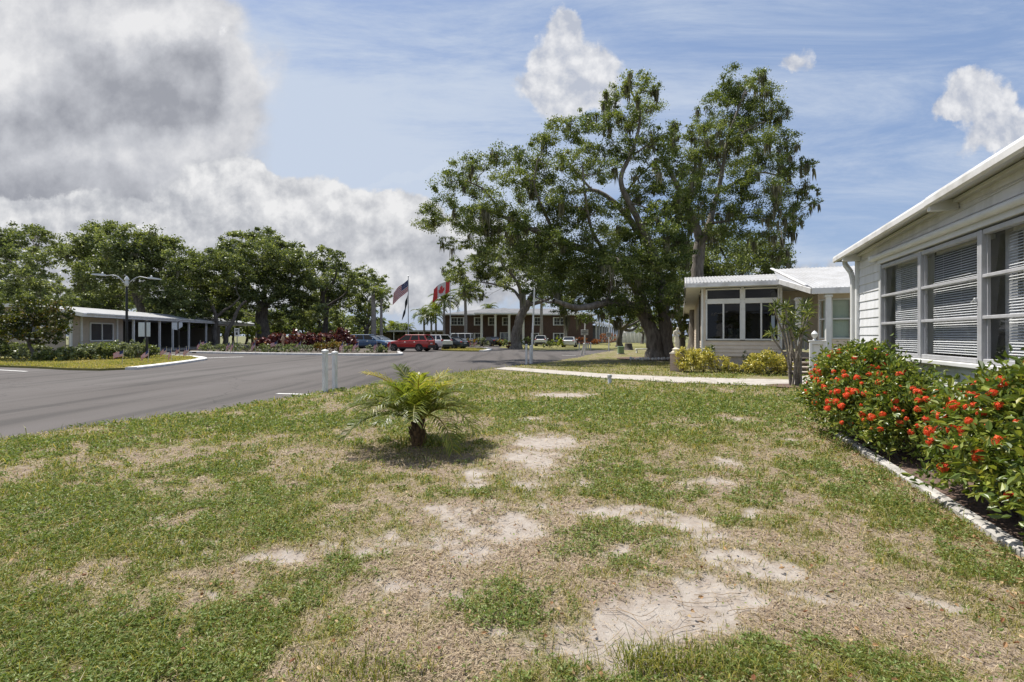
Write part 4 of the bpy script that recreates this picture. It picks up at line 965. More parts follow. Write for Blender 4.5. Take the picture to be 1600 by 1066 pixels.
def tree(name, label, base, limbs, clumps, leaf=.16, per=1.0, seed=0, bark='bark', lm='oakleaf', group=None, moss=0, cat='tree', ns=13, limb_r=.07, flat=.75, sr=.36, twigs=4):
    """limbs: [(points, r0, r1)], the first ones starting at the ground"""
    rs = np.random.RandomState(seed)
    root = thing(name, label, cat, tuple(base), group)
    tb = Tubes(); nodes = []; nr = []
    for pts, r0, r1 in limbs:
        P = smooth_path(pts, 6); n = len(P); rr = r0 + (r1 - r0) * np.linspace(0, 1, n) ** .8
        rr = rr * (1 + .04 * rs.normal(size=n)); P = P + rs.normal(size=P.shape) * (rr * .05)[:, None]
        if pts[0][2] < .05:
            rr[:3] *= np.array([1.5, 1.22, 1.08]); P[0, 2] -= .15
        tb.add(P, rr, 10 if r0 > .12 else 7); h = n // 3; nodes.append(P[h:]); nr.append(rr[h:])
    trunk = tb.build('trunk', M[bark], root)
    nodes = np.concatenate(nodes); nr = np.concatenate(nr)
    pos, sz, tint, sp = clump_leaves(rs, clumps, leaf, per, ns, flat, sr)
    bt = Tubes(); nb = 0
    order = sorted(clumps, key=lambda c: np.min(np.linalg.norm(nodes - c[0], axis=1)))
    nd = list(nodes); nq = list(nr)
    for c, r in order:
        ar = np.array(nd); d = np.linalg.norm(ar - c, axis=1) + np.maximum(0, ar[:, 2] - c[2]) * .7
        k = int(np.argmin(d)); a = ar[k]; r0 = min(nq[k] * .75, .035 + limb_r * .35 * np.linalg.norm(a - c) ** .6)
        path = wiggle(a, c, rs, 4, .14, -.04); rr = np.linspace(r0, max(.012, r0 * .35), len(path)); bt.add(path, rr, 6)
        for p_, q_ in zip(path[4::3], rr[4::3]): nd.append(p_); nq.append(q_)
        own = [s for s in sp if s[2] is c or np.allclose(s[2], c)]
        for i in range(min(twigs, len(own))):
            s = own[rs.randint(len(own))]; j = rs.randint(len(path) // 2, len(path)); tw = wiggle(path[j], s[0], rs, 3, .2); bt.add(tw, np.linspace(rr[j] * .6, .008, len(tw)), 4)
    if bt.v: bt.build('branches', M[bark], root)
    V, Fc = diamond_leaves(pos, sz, rs)
    nobj('crown', V, Fc, M[lm], root, tint=tint)
    if moss:
        mp, ml = [], []
        for (sc, q, c) in sp:
            if rs.rand() < moss:
                k = rs.randint(10, 26); p = sc + rs.normal(size=(k, 3)) * q * .28; p[:, 2] = sc[2] - q * .3 - rs.rand(k) * .1; mp.append(p); ml.append(rs.uniform(.25, 1.0, k) * rs.uniform(.5, 1.2))
        if mp:
            p = np.concatenate(mp); L = np.concatenate(ml); n = len(p); a = rs.rand(n) * 6.28; w = np.stack([np.cos(a), np.sin(a), 0 * a], 1) * rs.uniform(.02, .055, n)[:, None]
            dn = np.stack([rs.normal(size=n) * .08, rs.normal(size=n) * .08, -np.ones(n)], 1) * L[:, None]
            V = np.stack([p - w, p + w, p + dn * .5 + w * 1.1, p + dn * .5 - w * 1.1, p + dn], 1).reshape(-1, 3); i = np.arange(n) * 5; tt = rs.rand(n)
            nobj('spanish_moss', V, [np.stack([i, i + 1, i + 2, i + 3], 1), np.stack([i + 3, i + 2, i + 4], 1)], M['moss'], root, tint=np.concatenate([tt, tt]))
    return root
def wl(y, *pts):
    """a limb through picture points at about depth y; a third number shifts the depth"""
    return [W(p[0], p[1], y + (p[2] if len(p) > 2 else 0)) for p in pts]
def gnd(p): p = np.array(p); p[2] = 0; return p

# ---- the great oak
rs = np.random.RandomState(3)
yo = 31.0
b1 = gnd(W(1024, 562, yo)); b2 = gnd(W(1043, 561, yo + .3))
limbs = [([b1] + wl(yo, (1021, 530), (1012, 505), (1000, 487), (975, 474, -.8), (945, 474, -1.8), (905, 481, -3), (865, 470, -4)), .60, .12),
         (wl(yo, (1010, 500), (1003, 470), (985, 430, .5), (950, 403, 1), (915, 391, 1), (870, 374, .5), (825, 356, 0), (785, 338, -1), (745, 322, -2)), .44, .09),
         ([b2] + wl(yo, (1040, 520), (1036, 480), (1030, 430, 1), (1012, 385, 2), (985, 345, 2.5), (955, 312, 3), (925, 297, 3.5), (890, 300, 4)), .50, .09),
         (wl(yo, (1028, 415, 1), (1010, 370, .5), (985, 320, 0), (970, 280, 0), (990, 230, .5), (1000, 180, .5), (985, 140, 0)), .30, .05),
         (wl(yo, (985, 345, 2.5), (978, 310, 2.5), (990, 285, 2), (1015, 260, 2)), .16, .05),
         (wl(yo, (925, 297, 3.5), (900, 270, 4), (880, 240, 4)), .11, .04), (wl(yo, (870, 374, .5), (850, 330, -.5), (835, 290, -1), (840, 250, -1)), .13, .04), (wl(yo, (785, 338, -1), (760, 300, -1.5), (735, 285, -2)), .09, .04),
         (wl(yo, (950, 403, 1), (925, 360, -1), (915, 310, -2), (910, 260, -2)), .14, .05)]
cl = [(690, 325, 30), (675, 350, 24), (703, 285, 28), (725, 262, 24), (745, 290, 30), (720, 345, 34), (757, 255, 20), (750, 345, 34), (790, 245, 26), (800, 285, 34), (775, 320, 30), (780, 370, 38), (830, 250, 28), (850, 215, 28), (835, 300, 34), (860, 262, 34), (872, 195, 18), (840, 350, 38), (820, 392, 34),
      (890, 330, 38), (905, 205, 26), (925, 235, 30), (900, 265, 30), (945, 270, 26), (945, 195, 24), (920, 190, 20), (935, 330, 34), (985, 128, 24), (1010, 140, 22), (960, 150, 22), (1005, 175, 32), (980, 190, 28), (955, 172, 18), (995, 235, 32), (1025, 220, 26), (1035, 255, 22), (1010, 280, 28),
      (965, 235, 26), (1040, 300, 24), (875, 385, 38), (900, 420, 40), (850, 420, 34), (860, 452, 26), (930, 375, 36), (935, 440, 42), (975, 400, 36), (985, 445, 38), (955, 475, 34), (1010, 470, 30), (905, 465, 34), (880, 480, 20), (1010, 400, 34), (1040, 430, 34), (1025, 360, 34), (1035, 490, 24), (980, 490, 22), (920, 495, 16),
      (1050, 340, 26), (985, 355, 30), (1045, 375, 30), (1060, 270, 22), (1055, 320, 26), (1045, 240, 18), (1000, 300, 26), (1055, 405, 28), (1020, 440, 32), (1050, 465, 26), (1000, 425, 34), (960, 365, 28), (945, 410, 34), (915, 440, 32), (870, 350, 30), (975, 320, 24), (730, 385, 16), (700, 380, 14), (805, 345, 28), (760, 395, 20), (1020, 330, 26), (880, 300, 30), (960, 420, 34), (830, 460, 18)]
tree('oak_tree', 'huge spreading live oak with pale leaning double trunk, tallest tree', b1, limbs, px_clumps(cl, yo, rs, .9, 1.0), .12, .98, 11, moss=.07, ns=14)
# ---- the second great oak behind the tan house
y2 = 35.0; b = gnd(W(1086, 548, y2))
limbs = [([b] + wl(y2, (1087, 500), (1089, 450), (1091, 410), (1094, 378)), .48, .40),
         (wl(y2, (1094, 380), (1085, 345, -.3), (1068, 310, -.6), (1054, 282, -1), (1040, 258, -1), (1022, 248, -1)), .33, .09),
         (wl(y2, (1094, 380), (1105, 360), (1112, 335, .5), (1122, 300, 1), (1129, 265, 1), (1135, 225, 1), (1150, 180, 1), (1165, 140, 1)), .30, .06),
         (wl(y2, (1122, 300, 1), (1150, 285, 1), (1185, 270, 1.5), (1215, 275, 2), (1240, 290, 2)), .13, .04), (wl(y2, (1135, 225, 1), (1165, 205, 0), (1195, 190, 0)), .10, .04), (wl(y2, (1129, 265, 1), (1110, 235, 2), (1100, 215, 2)), .10, .04),
         (wl(y2, (1108, 350), (1140, 345, -1), (1180, 340, -1.5), (1220, 355, -2)), .12, .04)]
cl = [(1075, 250, 24), (1085, 300, 26), (1070, 325, 26), (1090, 345, 26), (1105, 240, 22), (1150, 128, 26), (1180, 125, 20), (1130, 145, 22), (1165, 150, 28), (1195, 150, 24), (1120, 165, 24), (1150, 180, 32), (1190, 185, 30), (1215, 175, 18), (1100, 195, 20), (1085, 205, 14), (1125, 205, 28), (1165, 215, 34), (1205, 215, 30), (1230, 230, 18), (1095, 225, 22), (1140, 245, 34), (1185, 250, 34), (1220, 255, 26), (1245, 265, 22), (1262, 260, 12),
      (1080, 270, 20), (1110, 275, 26), (1060, 225, 20), (1050, 200, 14), (1065, 300, 26), (1100, 310, 26), (1150, 285, 32), (1190, 290, 32), (1225, 295, 28), (1255, 300, 20), (1270, 320, 11), (1240, 330, 22), (1205, 330, 28), (1160, 325, 32), (1130, 335, 26), (1225, 360, 20), (1190, 365, 24), (1150, 360, 28), (1245, 350, 12), (1220, 390, 16), (1115, 365, 22), (1075, 345, 22), (1065, 375, 24), (1230, 415, 12)]
tree('oak_tree', 'tall live oak draped in grey moss behind the tan house', b, limbs, px_clumps(cl, y2, rs, .9, 1.02), .125, .85, 12, moss=.20, ns=13)
# ---- darker trees behind the tan house
def mass(label, y, base_u, cl, seed, leaf=.22, per=.9, fork=None, group=None, lm='oakfar', moss=0, bark='barkdark', tr=.3, name='oak_tree', top=None, ns=11, sr=.42):
    rs = np.random.RandomState(seed); c = px_clumps(cl, y, rs, .8)
    b = gnd(W(base_u, 540, y)); cen = np.mean([q[0] for q in c], axis=0); lo = min(q[0][2] for q in c)
    fz = max(1.2, lo * .75); f = np.array([b[0] * .7 + cen[0] * .3, b[1], fz])
    limbs = [([b, (b + f) / 2 + rs.normal(size=3) * .12, f], tr, tr * .75)]
    far = sorted(c, key=lambda q: -np.linalg.norm(q[0] - f))
    ch = []
    for q in far:
        if all(np.linalg.norm(q[0] - z[0]) > 3.0 for z in ch): ch.append(q)
        if len(ch) == 5: break
    for q in ch: limbs.append((list(wiggle(f, q[0], rs, 3, .12, .08)), tr * .6, tr * .12))
    return tree(name, label, b, limbs, c, leaf, per, seed, bark, lm, group, moss, ns=ns, sr=sr, twigs=2)
mass('dense dark green tree low behind the tan house roof', 44, 1150, [(1090, 400, 30), (1120, 380, 34), (1150, 395, 36), (1185, 400, 34), (1215, 415, 22), (1130, 425, 36), (1170, 435, 34), (1205, 440, 24), (1100, 440, 30), (1075, 430, 24), (1232, 425, 10)], 21, .19, 1.2)
mass('dark leafy tree between the double trunk and the tan house', 42, 1066, [(1060, 400, 28), (1050, 440, 30), (1075, 460, 28), (1050, 475, 22), (1090, 480, 22), (1035, 455, 24), (1030, 410, 24), (1070, 490, 14)], 22, .18, 1.0)
# ---- oak in front of the brick building
yc = 57.0; b = gnd(W(806, 545, yc))
limbs = [([b] + wl(yc, (806, 525), (811, 503), (817, 488), (824, 476)), .66, .46), (wl(yc, (817, 486), (815, 465), (810, 445, -1), (800, 430, -1), (785, 415, -2)), .40, .10), (wl(yc, (820, 482), (832, 462), (843, 448), (855, 430, 1), (865, 410, 1)), .42, .10), (wl(yc, (815, 470), (800, 452, 1), (770, 444, 1), (745, 440, 2)), .22, .06), (wl(yc, (826, 476), (845, 472), (870, 462), (890, 455)), .30, .06), (wl(yc, (843, 448), (838, 420), (830, 395)), .2, .06)]
cl = [(702, 425, 12), (720, 435, 20), (742, 425, 22), (735, 450, 16), (725, 462, 10), (760, 412, 22), (770, 435, 18), (752, 462, 9), (785, 400, 24), (800, 425, 24), (815, 395, 26), (840, 410, 28), (830, 435, 22), (860, 400, 28), (870, 430, 28), (855, 455, 18), (885, 450, 22), (780, 380, 16), (810, 372, 18), (712, 412, 12), (790, 445, 12), (898, 420, 22), (885, 470, 14), (848, 380, 20), (745, 405, 14)]
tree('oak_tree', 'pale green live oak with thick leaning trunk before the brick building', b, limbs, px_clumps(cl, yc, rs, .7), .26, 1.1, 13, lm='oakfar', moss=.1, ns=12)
tb = Tubes(); 
# ---- the oaks at the left
L1 = [(15, 375, 22), (38, 365, 22), (58, 368, 20), (80, 385, 20), (98, 392, 12), (5, 395, 20), (30, 395, 26), (60, 400, 24), (15, 425, 22), (45, 430, 24), (70, 425, 18), (58, 452, 22), (20, 450, 18), (85, 450, 18), (100, 462, 14), (-15, 385, 24), (-20, 420, 26), (-40, 400, 24), (75, 470, 18), (40, 470, 18)]
y = 46; b = gnd(W(66, 545, y)); rs = np.random.RandomState(31)
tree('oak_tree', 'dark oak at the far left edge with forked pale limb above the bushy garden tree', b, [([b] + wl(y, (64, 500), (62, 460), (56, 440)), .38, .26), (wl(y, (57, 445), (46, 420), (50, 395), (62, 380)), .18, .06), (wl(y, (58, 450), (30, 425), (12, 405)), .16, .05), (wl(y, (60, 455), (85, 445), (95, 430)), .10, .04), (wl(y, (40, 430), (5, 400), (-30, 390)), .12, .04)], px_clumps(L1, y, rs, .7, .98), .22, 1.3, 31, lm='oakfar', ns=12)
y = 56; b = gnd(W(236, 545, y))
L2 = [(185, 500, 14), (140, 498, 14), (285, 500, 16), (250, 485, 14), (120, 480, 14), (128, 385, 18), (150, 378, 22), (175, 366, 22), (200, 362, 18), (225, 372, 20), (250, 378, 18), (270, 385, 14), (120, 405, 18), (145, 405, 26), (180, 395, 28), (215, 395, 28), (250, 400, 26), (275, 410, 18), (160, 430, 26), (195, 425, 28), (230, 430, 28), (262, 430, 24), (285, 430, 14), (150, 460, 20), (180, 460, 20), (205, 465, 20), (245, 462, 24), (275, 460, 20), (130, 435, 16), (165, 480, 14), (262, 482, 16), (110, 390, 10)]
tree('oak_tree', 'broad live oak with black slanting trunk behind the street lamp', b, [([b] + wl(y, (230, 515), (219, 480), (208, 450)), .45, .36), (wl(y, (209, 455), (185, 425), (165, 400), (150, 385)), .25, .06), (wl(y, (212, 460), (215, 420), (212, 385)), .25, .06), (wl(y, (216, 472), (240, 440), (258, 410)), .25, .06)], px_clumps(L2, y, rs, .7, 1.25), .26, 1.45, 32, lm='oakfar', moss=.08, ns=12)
y = 58; b = gnd(W(339, 545, y)); b_ = gnd(W(352, 545, y + .5))
L3 = [(285, 500, 12), (315, 500, 14), (360, 490, 14), (305, 408, 18), (330, 408, 22), (300, 430, 22), (325, 440, 26), (355, 415, 20), (310, 465, 22), (290, 455, 18), (345, 460, 24), (330, 485, 14), (300, 485, 14), (280, 475, 12), (365, 440, 22)]
tree('oak_tree', 'smaller oak with crooked forked trunks at the end of the long porch', b, [([b] + wl(y, (335, 520), (338, 500), (332, 480), (318, 462)), .36, .14), ([b_] + wl(y, (355, 520), (365, 500), (374, 480), (385, 470)), .30, .14), (wl(y, (337, 497), (350, 485), (362, 478), (375, 465)), .2, .08), (wl(y, (322, 466), (312, 445), (315, 425)), .14, .05)], px_clumps(L3, y, rs, .6, 1.25), .27, 1.4, 33, lm='oakfar', ns=12)
y = 66; b = gnd(W(412, 540, y))
L4 = [(370, 490, 18), (430, 500, 16), (475, 495, 16), (355, 460, 18), (360, 392, 18), (382, 378, 20), (405, 374, 20), (428, 380, 20), (448, 388, 18), (350, 405, 18), (375, 405, 28), (410, 400, 30), (440, 408, 26), (465, 410, 20), (390, 435, 28), (425, 435, 30), (455, 435, 28), (475, 432, 18), (400, 465, 22), (435, 465, 26), (465, 462, 22), (375, 465, 18), (480, 470, 16), (490, 445, 14), (450, 490, 14)]
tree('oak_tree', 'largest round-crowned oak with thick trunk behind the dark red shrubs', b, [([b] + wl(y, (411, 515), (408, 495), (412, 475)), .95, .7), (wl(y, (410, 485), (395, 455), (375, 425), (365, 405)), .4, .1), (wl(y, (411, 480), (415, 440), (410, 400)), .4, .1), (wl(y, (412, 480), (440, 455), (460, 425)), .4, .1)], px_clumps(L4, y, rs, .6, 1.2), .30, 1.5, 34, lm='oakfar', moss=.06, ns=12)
L5 = [(490, 402, 10), (508, 395, 12), (525, 400, 12), (500, 415, 14), (520, 418, 16), (495, 440, 18), (520, 440, 20), (545, 435, 16), (505, 465, 20), (530, 465, 20), (550, 460, 16), (500, 488, 14), (525, 490, 14), (538, 415, 10)]
mass('lacy-topped oak between the round oak and the tall palm', 70, 505, L5, 35, .32, 1.4, tr=.5)
L6 = [(560, 438, 14), (575, 428, 14), (592, 440, 13), (565, 455, 18), (585, 462, 16), (602, 455, 10), (555, 478, 16), (580, 485, 14), (600, 478, 8), (565, 500, 12)]
mass('dense dark oak leaning over the pale palm trunk left of the flagpole', 74, 572, L6, 36, .33, 1.5, tr=.4)
# distant belt of trees low behind everything on the left
k = 0
for (u, v, r, y) in ((-20, 470, 34, 80), (28, 470, 30, 84), (120, 470, 26, 80), (165, 485, 26, 84), (250, 488, 24, 84), (300, 497, 22, 86), (350, 500, 22, 90), (385, 492, 20, 88), (470, 500, 20, 95), (515, 503, 20, 98), (548, 508, 16, 96), (620, 512, 10, 110), (500, 480, 20, 92), (200, 505, 20, 86), (275, 510, 18, 88), (325, 515, 16, 90), (365, 515, 16, 92), (395, 512, 16, 96), (425, 515, 16, 98), (445, 505, 18, 96), (490, 518, 14, 100), (530, 518, 14, 102), (572, 515, 14, 104), (592, 512, 12, 104), (80, 480, 24, 84)):
    k += 1
    cl = [(u + rs.uniform(-1, 1) * r * 1.1, v + rs.uniform(-.8, .8) * r, r * rs.uniform(.5, .75)) for _ in range(8)]
    mass('distant green tree in the belt behind the porch house and parked cars', y, u, cl, 60 + k, .5, 1.5, group='distant trees behind the houses', tr=.25, ns=9, sr=.5)
# far right pocket under the oak
mass('small dark-trunked oak on the grass beyond the green utility box', 66, 968, [(935, 478, 12), (950, 488, 14), (968, 480, 14), (985, 486, 14), (1003, 490, 13), (1020, 496, 12), (950, 500, 8), (992, 505, 8), (1030, 505, 9)], 41, .24, 1.0, tr=.45, lm='oakfar')
mass('low green tree overhanging the white bungalow', 95, 1003, [(985, 505, 12), (1003, 503, 13), (1020, 505, 12), (1035, 508, 10), (1000, 515, 8)], 42, .3, 1.0, tr=.3)

# ------------------------------------------------------------------ palms
M['frond'] = leaf_mat('palm_frond', [(0, (.035, .055, .012)), (.45, (.11, .145, .028)), (.75, (.25, .27, .05)), (1, (.42, .34, .10))], .45, .4, .4)
M['palmstem'] = mat('palm_fibre', (.20, .125, .07), .9, (.06, .038, .024), 12, bump=.8, stretch=(1, 1, .4))
def frond_arrays(base, az, el, L, drop, nl, ll, lw, rs, droop=.5, vee=.5, tint=.5):
    n = 14; t = np.linspace(0, 1, n); d = np.array([math.cos(az), math.sin(az), 0]); e = el - drop * t ** 1.4
    stp = L / (n - 1); P = [np.array(base, float)]
    for i in range(n - 1): P.append(P[-1] + stp * (d * math.cos(e[i]) + Zx * math.sin(e[i])))
    P = np.array(P); V, Fq, T = [], [], []; cnt = 0
    side = np.array([-math.sin(az), math.cos(az), 0])
    for i in range(nl):
        f = .14 + .86 * (i + .5) / nl; k = f * (n - 1); a = int(min(k, n - 2)); p = P[a] + (P[a + 1] - P[a]) * (k - a); tg = P[a + 1] - P[a]; tg /= np.linalg.norm(tg); up = np.cross(tg, side); up = up if up[2] > 0 else -up
        l = ll * (.45 + .75 * math.sin(math.pi * min(1, .15 + f * .8))) * rs.uniform(.85, 1.15)
        for s in (-1, 1):
            dr = tg * .75 + side * s * .75 + up * vee + rs.normal(size=3) * .10; dr /= np.linalg.norm(dr)
            m = p + dr * l * .55; e_ = m + (dr - Zx * droop * rs.uniform(.6, 1.4)) * l * .5
            w = np.cross(dr, up); w = w / (np.linalg.norm(w) + 1e-6) * lw / 2
            V += [p - w * .5, p + w * .5, m + w, m - w, e_]; Fq.append(cnt); cnt += 5; T.append(np.clip(tint + rs.normal() * .13, 0, 1))
    tv, tf = tube_np(P, np.linspace(lw * 1.1, lw * .25, n), 5)
    i = np.array(Fq); V = np.array(V)
    f4 = np.concatenate([np.stack([i, i + 1, i + 2, i + 3], 1), tf + len(V)]); f3 = np.stack([i + 3, i + 2, i + 4], 1)
    T = np.array(T); return np.concatenate([V, tv]), f4, f3, np.concatenate([T, np.full(len(tf), min(1, tint + .3)), T])
gx, gy, _ = G(652, 697); rs = np.random.RandomState(8)
pr = thing('young_palm', 'young feathery palm growing alone in the middle of the lawn', 'palm', (gx, gy, 0))
mb = MB(); mb.lathe((gx, gy, -.02), [(.07, 0), (.085, .06), (.085, .14), (.075, .22), (.075, .30), (.05, .36), (.02, .40)], 14)
for k in range(46):
    a = k * 2.4; z = .03 + .36 * k / 46; r = .094 - .04 * k / 46
    c = np.array([gx + r * math.cos(a), gy + r * math.sin(a), z]); o = np.array([math.cos(a) * .35, math.sin(a) * .35, .94]); mb.bar(c - o * .02, c + o * rs.uniform(.06, .12), .035, .014, up=(math.cos(a), math.sin(a), 0))
mb.build('trunk', M['palmstem'], pr, False)
for k in range(34):
    az = k * 2.39996 + rs.uniform(-.2, .2); f = k / 34
    el = R(82 - 56 * f ** .8) + rs.uniform(-.1, .1); L = rs.uniform(.88, 1.10) * (.92 + .16 * f); drop = 1.0 + .55 * f + rs.uniform(-.15, .35)
    V, f4, f3, T = frond_arrays((gx + .03 * math.cos(az), gy + .03 * math.sin(az), .36), az, el, L, drop, 44, .24, .016, rs, .55, .35, .56 + .24 * (rs.rand() < .25) - .08 * f + rs.uniform(-.12, .12))
    nobj('frond', V, [f4, f3], M['frond'], pr, tint=T)
def far_palm(u, vcrown, y, Rp, label, trunk_r=.17, base_v=None, nf=15, seed=0, grp='royal palms around the brick building', lean=0, tint=.4, name='palm_tree'):
    rs = np.random.RandomState(seed); c = W(u, vcrown, y); b = gnd(W(u + lean, 540, y)); b[1] = c[1]
    root = thing(name, label, 'palm', tuple(b), grp); tb = Tubes()
    tp = c - Zx * .5
    tb.add(smooth_path([b, b * .5 + tp * .5 + rs.normal(size=3) * .05, tp], 4), np.linspace(trunk_r * 1.15, trunk_r * .8, 9), 10); tb.build('trunk', M['palmbark'], root)
    tb = Tubes(); tb.add([tp, tp + Zx * .45, c + Zx * .15], [trunk_r * .8, trunk_r * .7, .05], 8); 
    M.setdefault('crownshaft', mat('green_crownshaft', (.14, .17, .07), .5)); tb.build('crownshaft', M['crownshaft'], root)
    Vs, F4, F3, Ta, Tb = [], [], [], [], []; n = 0; L = Rp * 1.3 / F * y
    for k in range(nf):
        az = k * 2.39996 + rs.uniform(-.3, .3); f = k / nf
        V, f4, f3, T = frond_arrays(c, az, R(75 - 85 * f), L * rs.uniform(.85, 1.1), 1.3 + .7 * rs.rand(), 22, L * .30, L * .036, rs, .7, .2, tint + rs.uniform(-.2, .2))
        Vs.append(V); F4.append(f4 + n); F3.append(f3 + n); Ta.append(T[:len(f4)]); Tb.append(T[len(f4):]); n += len(V)
    nobj('crown', np.concatenate(Vs), [np.concatenate(F4), np.concatenate(F3)], M['frond'], root, tint=np.concatenate(Ta + Tb))
far_palm(727, 462, 80, 20, 'palm with thick grey trunk in front of the left half of the brick facade', .28, seed=1)
far_palm(694, 470, 82, 22, 'palm at the left corner of the brick building beside the Canadian flag', .2, seed=2)
far_palm(662, 492, 90, 16, 'leftmost of the close palms between the flagpoles', .2, seed=3)
far_palm(674, 496, 88, 17, 'middle palm of the close palms between the flagpoles', .2, seed=4)
far_palm(681, 486, 94, 17, 'palm just left of the brick building corner, taller of the close group', .2, seed=5)
far_palm(637, 514, 100, 12, 'short palm directly behind the flagpole with the American flag', .25, seed=6)
far_palm(612, 512, 105, 13, 'small palm right of the dense oak above the red car', .2, seed=7)
far_palm(764, 483, 112, 13, 'palm top showing above the roof of the brick building', .2, seed=8)
far_palm(846, 468, 80, 16, 'palm with pale trunk right of the leaning oak before the brick wall', .27, seed=9)
far_palm(883, 474, 82, 12, 'palm trunk standing before the right windows of the brick building', .27, seed=10)
far_palm(583, 455, 66, 12, 'palm with tall pale trunk against the dark oaks left of the red car', .34, seed=11, nf=9)
far_palm(596, 462, 66.5, 13, 'shaggy palm crown beside the dark oak left of the American flag', .2, seed=13, nf=14)

# ------------------------------------------------------------------ shrubs
def shrub(name, label, blobs, leaf, lm, n, seed, cat='shrub', group=None, aspect=.5, stems=5, up=.7, fold=False, shell=.75, out=.6):
    """blobs: (centre, (rx,ry,rz)); leaves in the outer shell, woody stems inside"""
    rs = np.random.RandomState(seed); base = np.mean([b[0] for b in blobs], axis=0); base[2] = 0
    root = thing(name, label, cat, tuple(base), group); P, D, T = [], [], []
    vol = np.array([b[1][0] * b[1][1] + b[1][0] * b[1][2] for b in blobs]); vol = vol / vol.sum()
    for (c, r), f in zip(blobs, vol):
        k = int(n * f); ncl = max(8, int(k / 26)); cd = rdir(rs, ncl); cd[:, 2] = np.where(cd[:, 2] < -.55, -cd[:, 2], cd[:, 2]); cr = 1 - (1 - shell) * 2 * rs.rand(ncl) ** 1.6
        cc = np.array(c) + cd * cr[:, None] * np.array(r) * (1 + .10 * rs.normal(size=(ncl, 1))); ct = rs.uniform(.15, .85, ncl)
        w = rs.randint(ncl, size=k); p = cc[w] + rs.normal(size=(k, 3)) * min(r) * .13
        P.append(p); D.append(cd[w] * out + rdir(rs, k)); T.append(np.clip(ct[w] * .6 + rs.normal(size=k) * .18 + .2, 0, 1))
    P = np.concatenate(P); D = np.concatenate(D); T = np.concatenate(T); k = P[:, 2] > .03; P, D, T = P[k], D[k], T[k]
    D /= np.linalg.norm(D, axis=1)[:, None]; L = leaf * rs.uniform(.6, 1.25, len(P))
    if fold:
        V, Fc = fold_leaves(P, D, rdir(rs, len(P), 1.0), L, L * aspect); T2 = np.concatenate([T, T])
    else:
        V, Fc = diamond_leaves(P, L, rs, aspect, up, D); T2 = T
    nobj('foliage', V, Fc, M[lm], root, tint=T2)
    tb = Tubes()
    for (c, r) in blobs:
        for i in range(stems):
            e = np.array(c) + rdir(rs, 1)[0] * np.array(r) * .8; e[2] = max(e[2], .15); b = np.array([c[0] + rs.normal() * r[0] * .18, c[1] + rs.normal() * r[1] * .18, -.02]); pth = wiggle(b, e, rs, 3, .12); tb.add(pth, np.linspace(.018, .005, len(pth)), 5)
    tb.build('stems', M['barkdark'], root); return root, P, D
M['ixora'] = leaf_mat('ixora_leaf', [(0, (.036, .064, .012)), (.45, (.125, .178, .034)), (.8, (.29, .32, .06)), (1, (.32, .29, .08))], .25, .34, .5)
M['flower'] = leaf_mat('ixora_flower', [(0, (.62, .055, .022)), (.5, (.80, .10, .035)), (1, (.85, .20, .07))], .3, .5, .3)
# flower heads: domes of small four-petalled florets, three variants shared by the copies
def flower_mesh(seed):
    rs = np.random.RandomState(seed); P, N_ = [], []
    n = 46; d = rdir(rs, n, .5); d[:, 2] = np.abs(d[:, 2]) - .15; d /= np.linalg.norm(d, axis=1)[:, None]; pos = d * .038 * rs.uniform(.75, 1.15, n)[:, None]
    V, Fc, T = [], [], []
    for p, nn in zip(pos, d):
        a = np.cross(nn, rdir(rs, 1)[0]); a /= np.linalg.norm(a); b = np.cross(nn, a); tt = rs.rand()
        for q in (a, b, -a, -b):
            s = np.cross(nn, q); k = len(V); r = .0125
            V += [p, p + q * r * .6 + s * r * .38 + nn * .002, p + q * r * 1.25, p + q * r * .6 - s * r * .38 + nn * .002]; Fc.append((k, k + 1, k + 2, k + 3)); T.append(tt)
    return np.array(V), np.array(Fc), np.array(T)
FL = []
for i in range(3):
    V, Fc, T = flower_mesh(50 + i); o = nobj('flower_head', V, Fc, M['flower'], tint=T); FL.append(o.data); bpy.data.objects.remove(o)
def ixora(label, blobs, n, nfl, seed):
    rs = np.random.RandomState(seed + 100)
    root, P, D = shrub('ixora_shrub', label, blobs, .074, 'ixora', n, seed, group='orange-flowering shrubs along the white house', aspect=.46, fold=True, shell=.72, stems=8, cat='flowering shrub')
    root['label'] = label
    M4 = Matrix.Translation(-Vector(root.location)); k = 0; used = []
    vis = [(b[0], b[1]) for b in blobs][:4 if blobs[0][0][1] > 7 else 3]
    # street-facing and top outside points
    for t in range(6000):
        c, r = vis[rs.randint(len(vis))]; d = rdir(rs, 1)[0]; d[2] = abs(d[2]) if rs.rand() < .75 else d[2] * .6
        if d.dot(-NN * .6 - A * .55 + Zx * .35) < .30: continue
        p = np.array(c) + d * np.array(r) * rs.uniform(1.0, 1.10)
        if p[2] < .15 or any(np.linalg.norm(p - q) < .09 for q in used): continue
        if any(np.sum(((p - np.array(cc)) / np.array(rr)) ** 2) < .92 for cc, rr in vis): continue
        used.append(p); o = bpy.data.objects.new('flower_head', FL[k % 3]); COL.objects.link(o); s = rs.uniform(.6, 1.2) if rs.rand() < .7 else rs.uniform(.35, .7); o.parent = root; o.matrix_parent_inverse = M4
        o.location = p; o.scale = (s, s, s); o.rotation_euler = Vector(d + (0, 0, .4)).to_track_quat('Z', 'Y').to_euler(); k += 1
        if k >= nfl: break
def blob(u, v, y, rx, ry=None, rz=None):
    return (W(u, v, y), (rx, ry or rx, rz or rx))
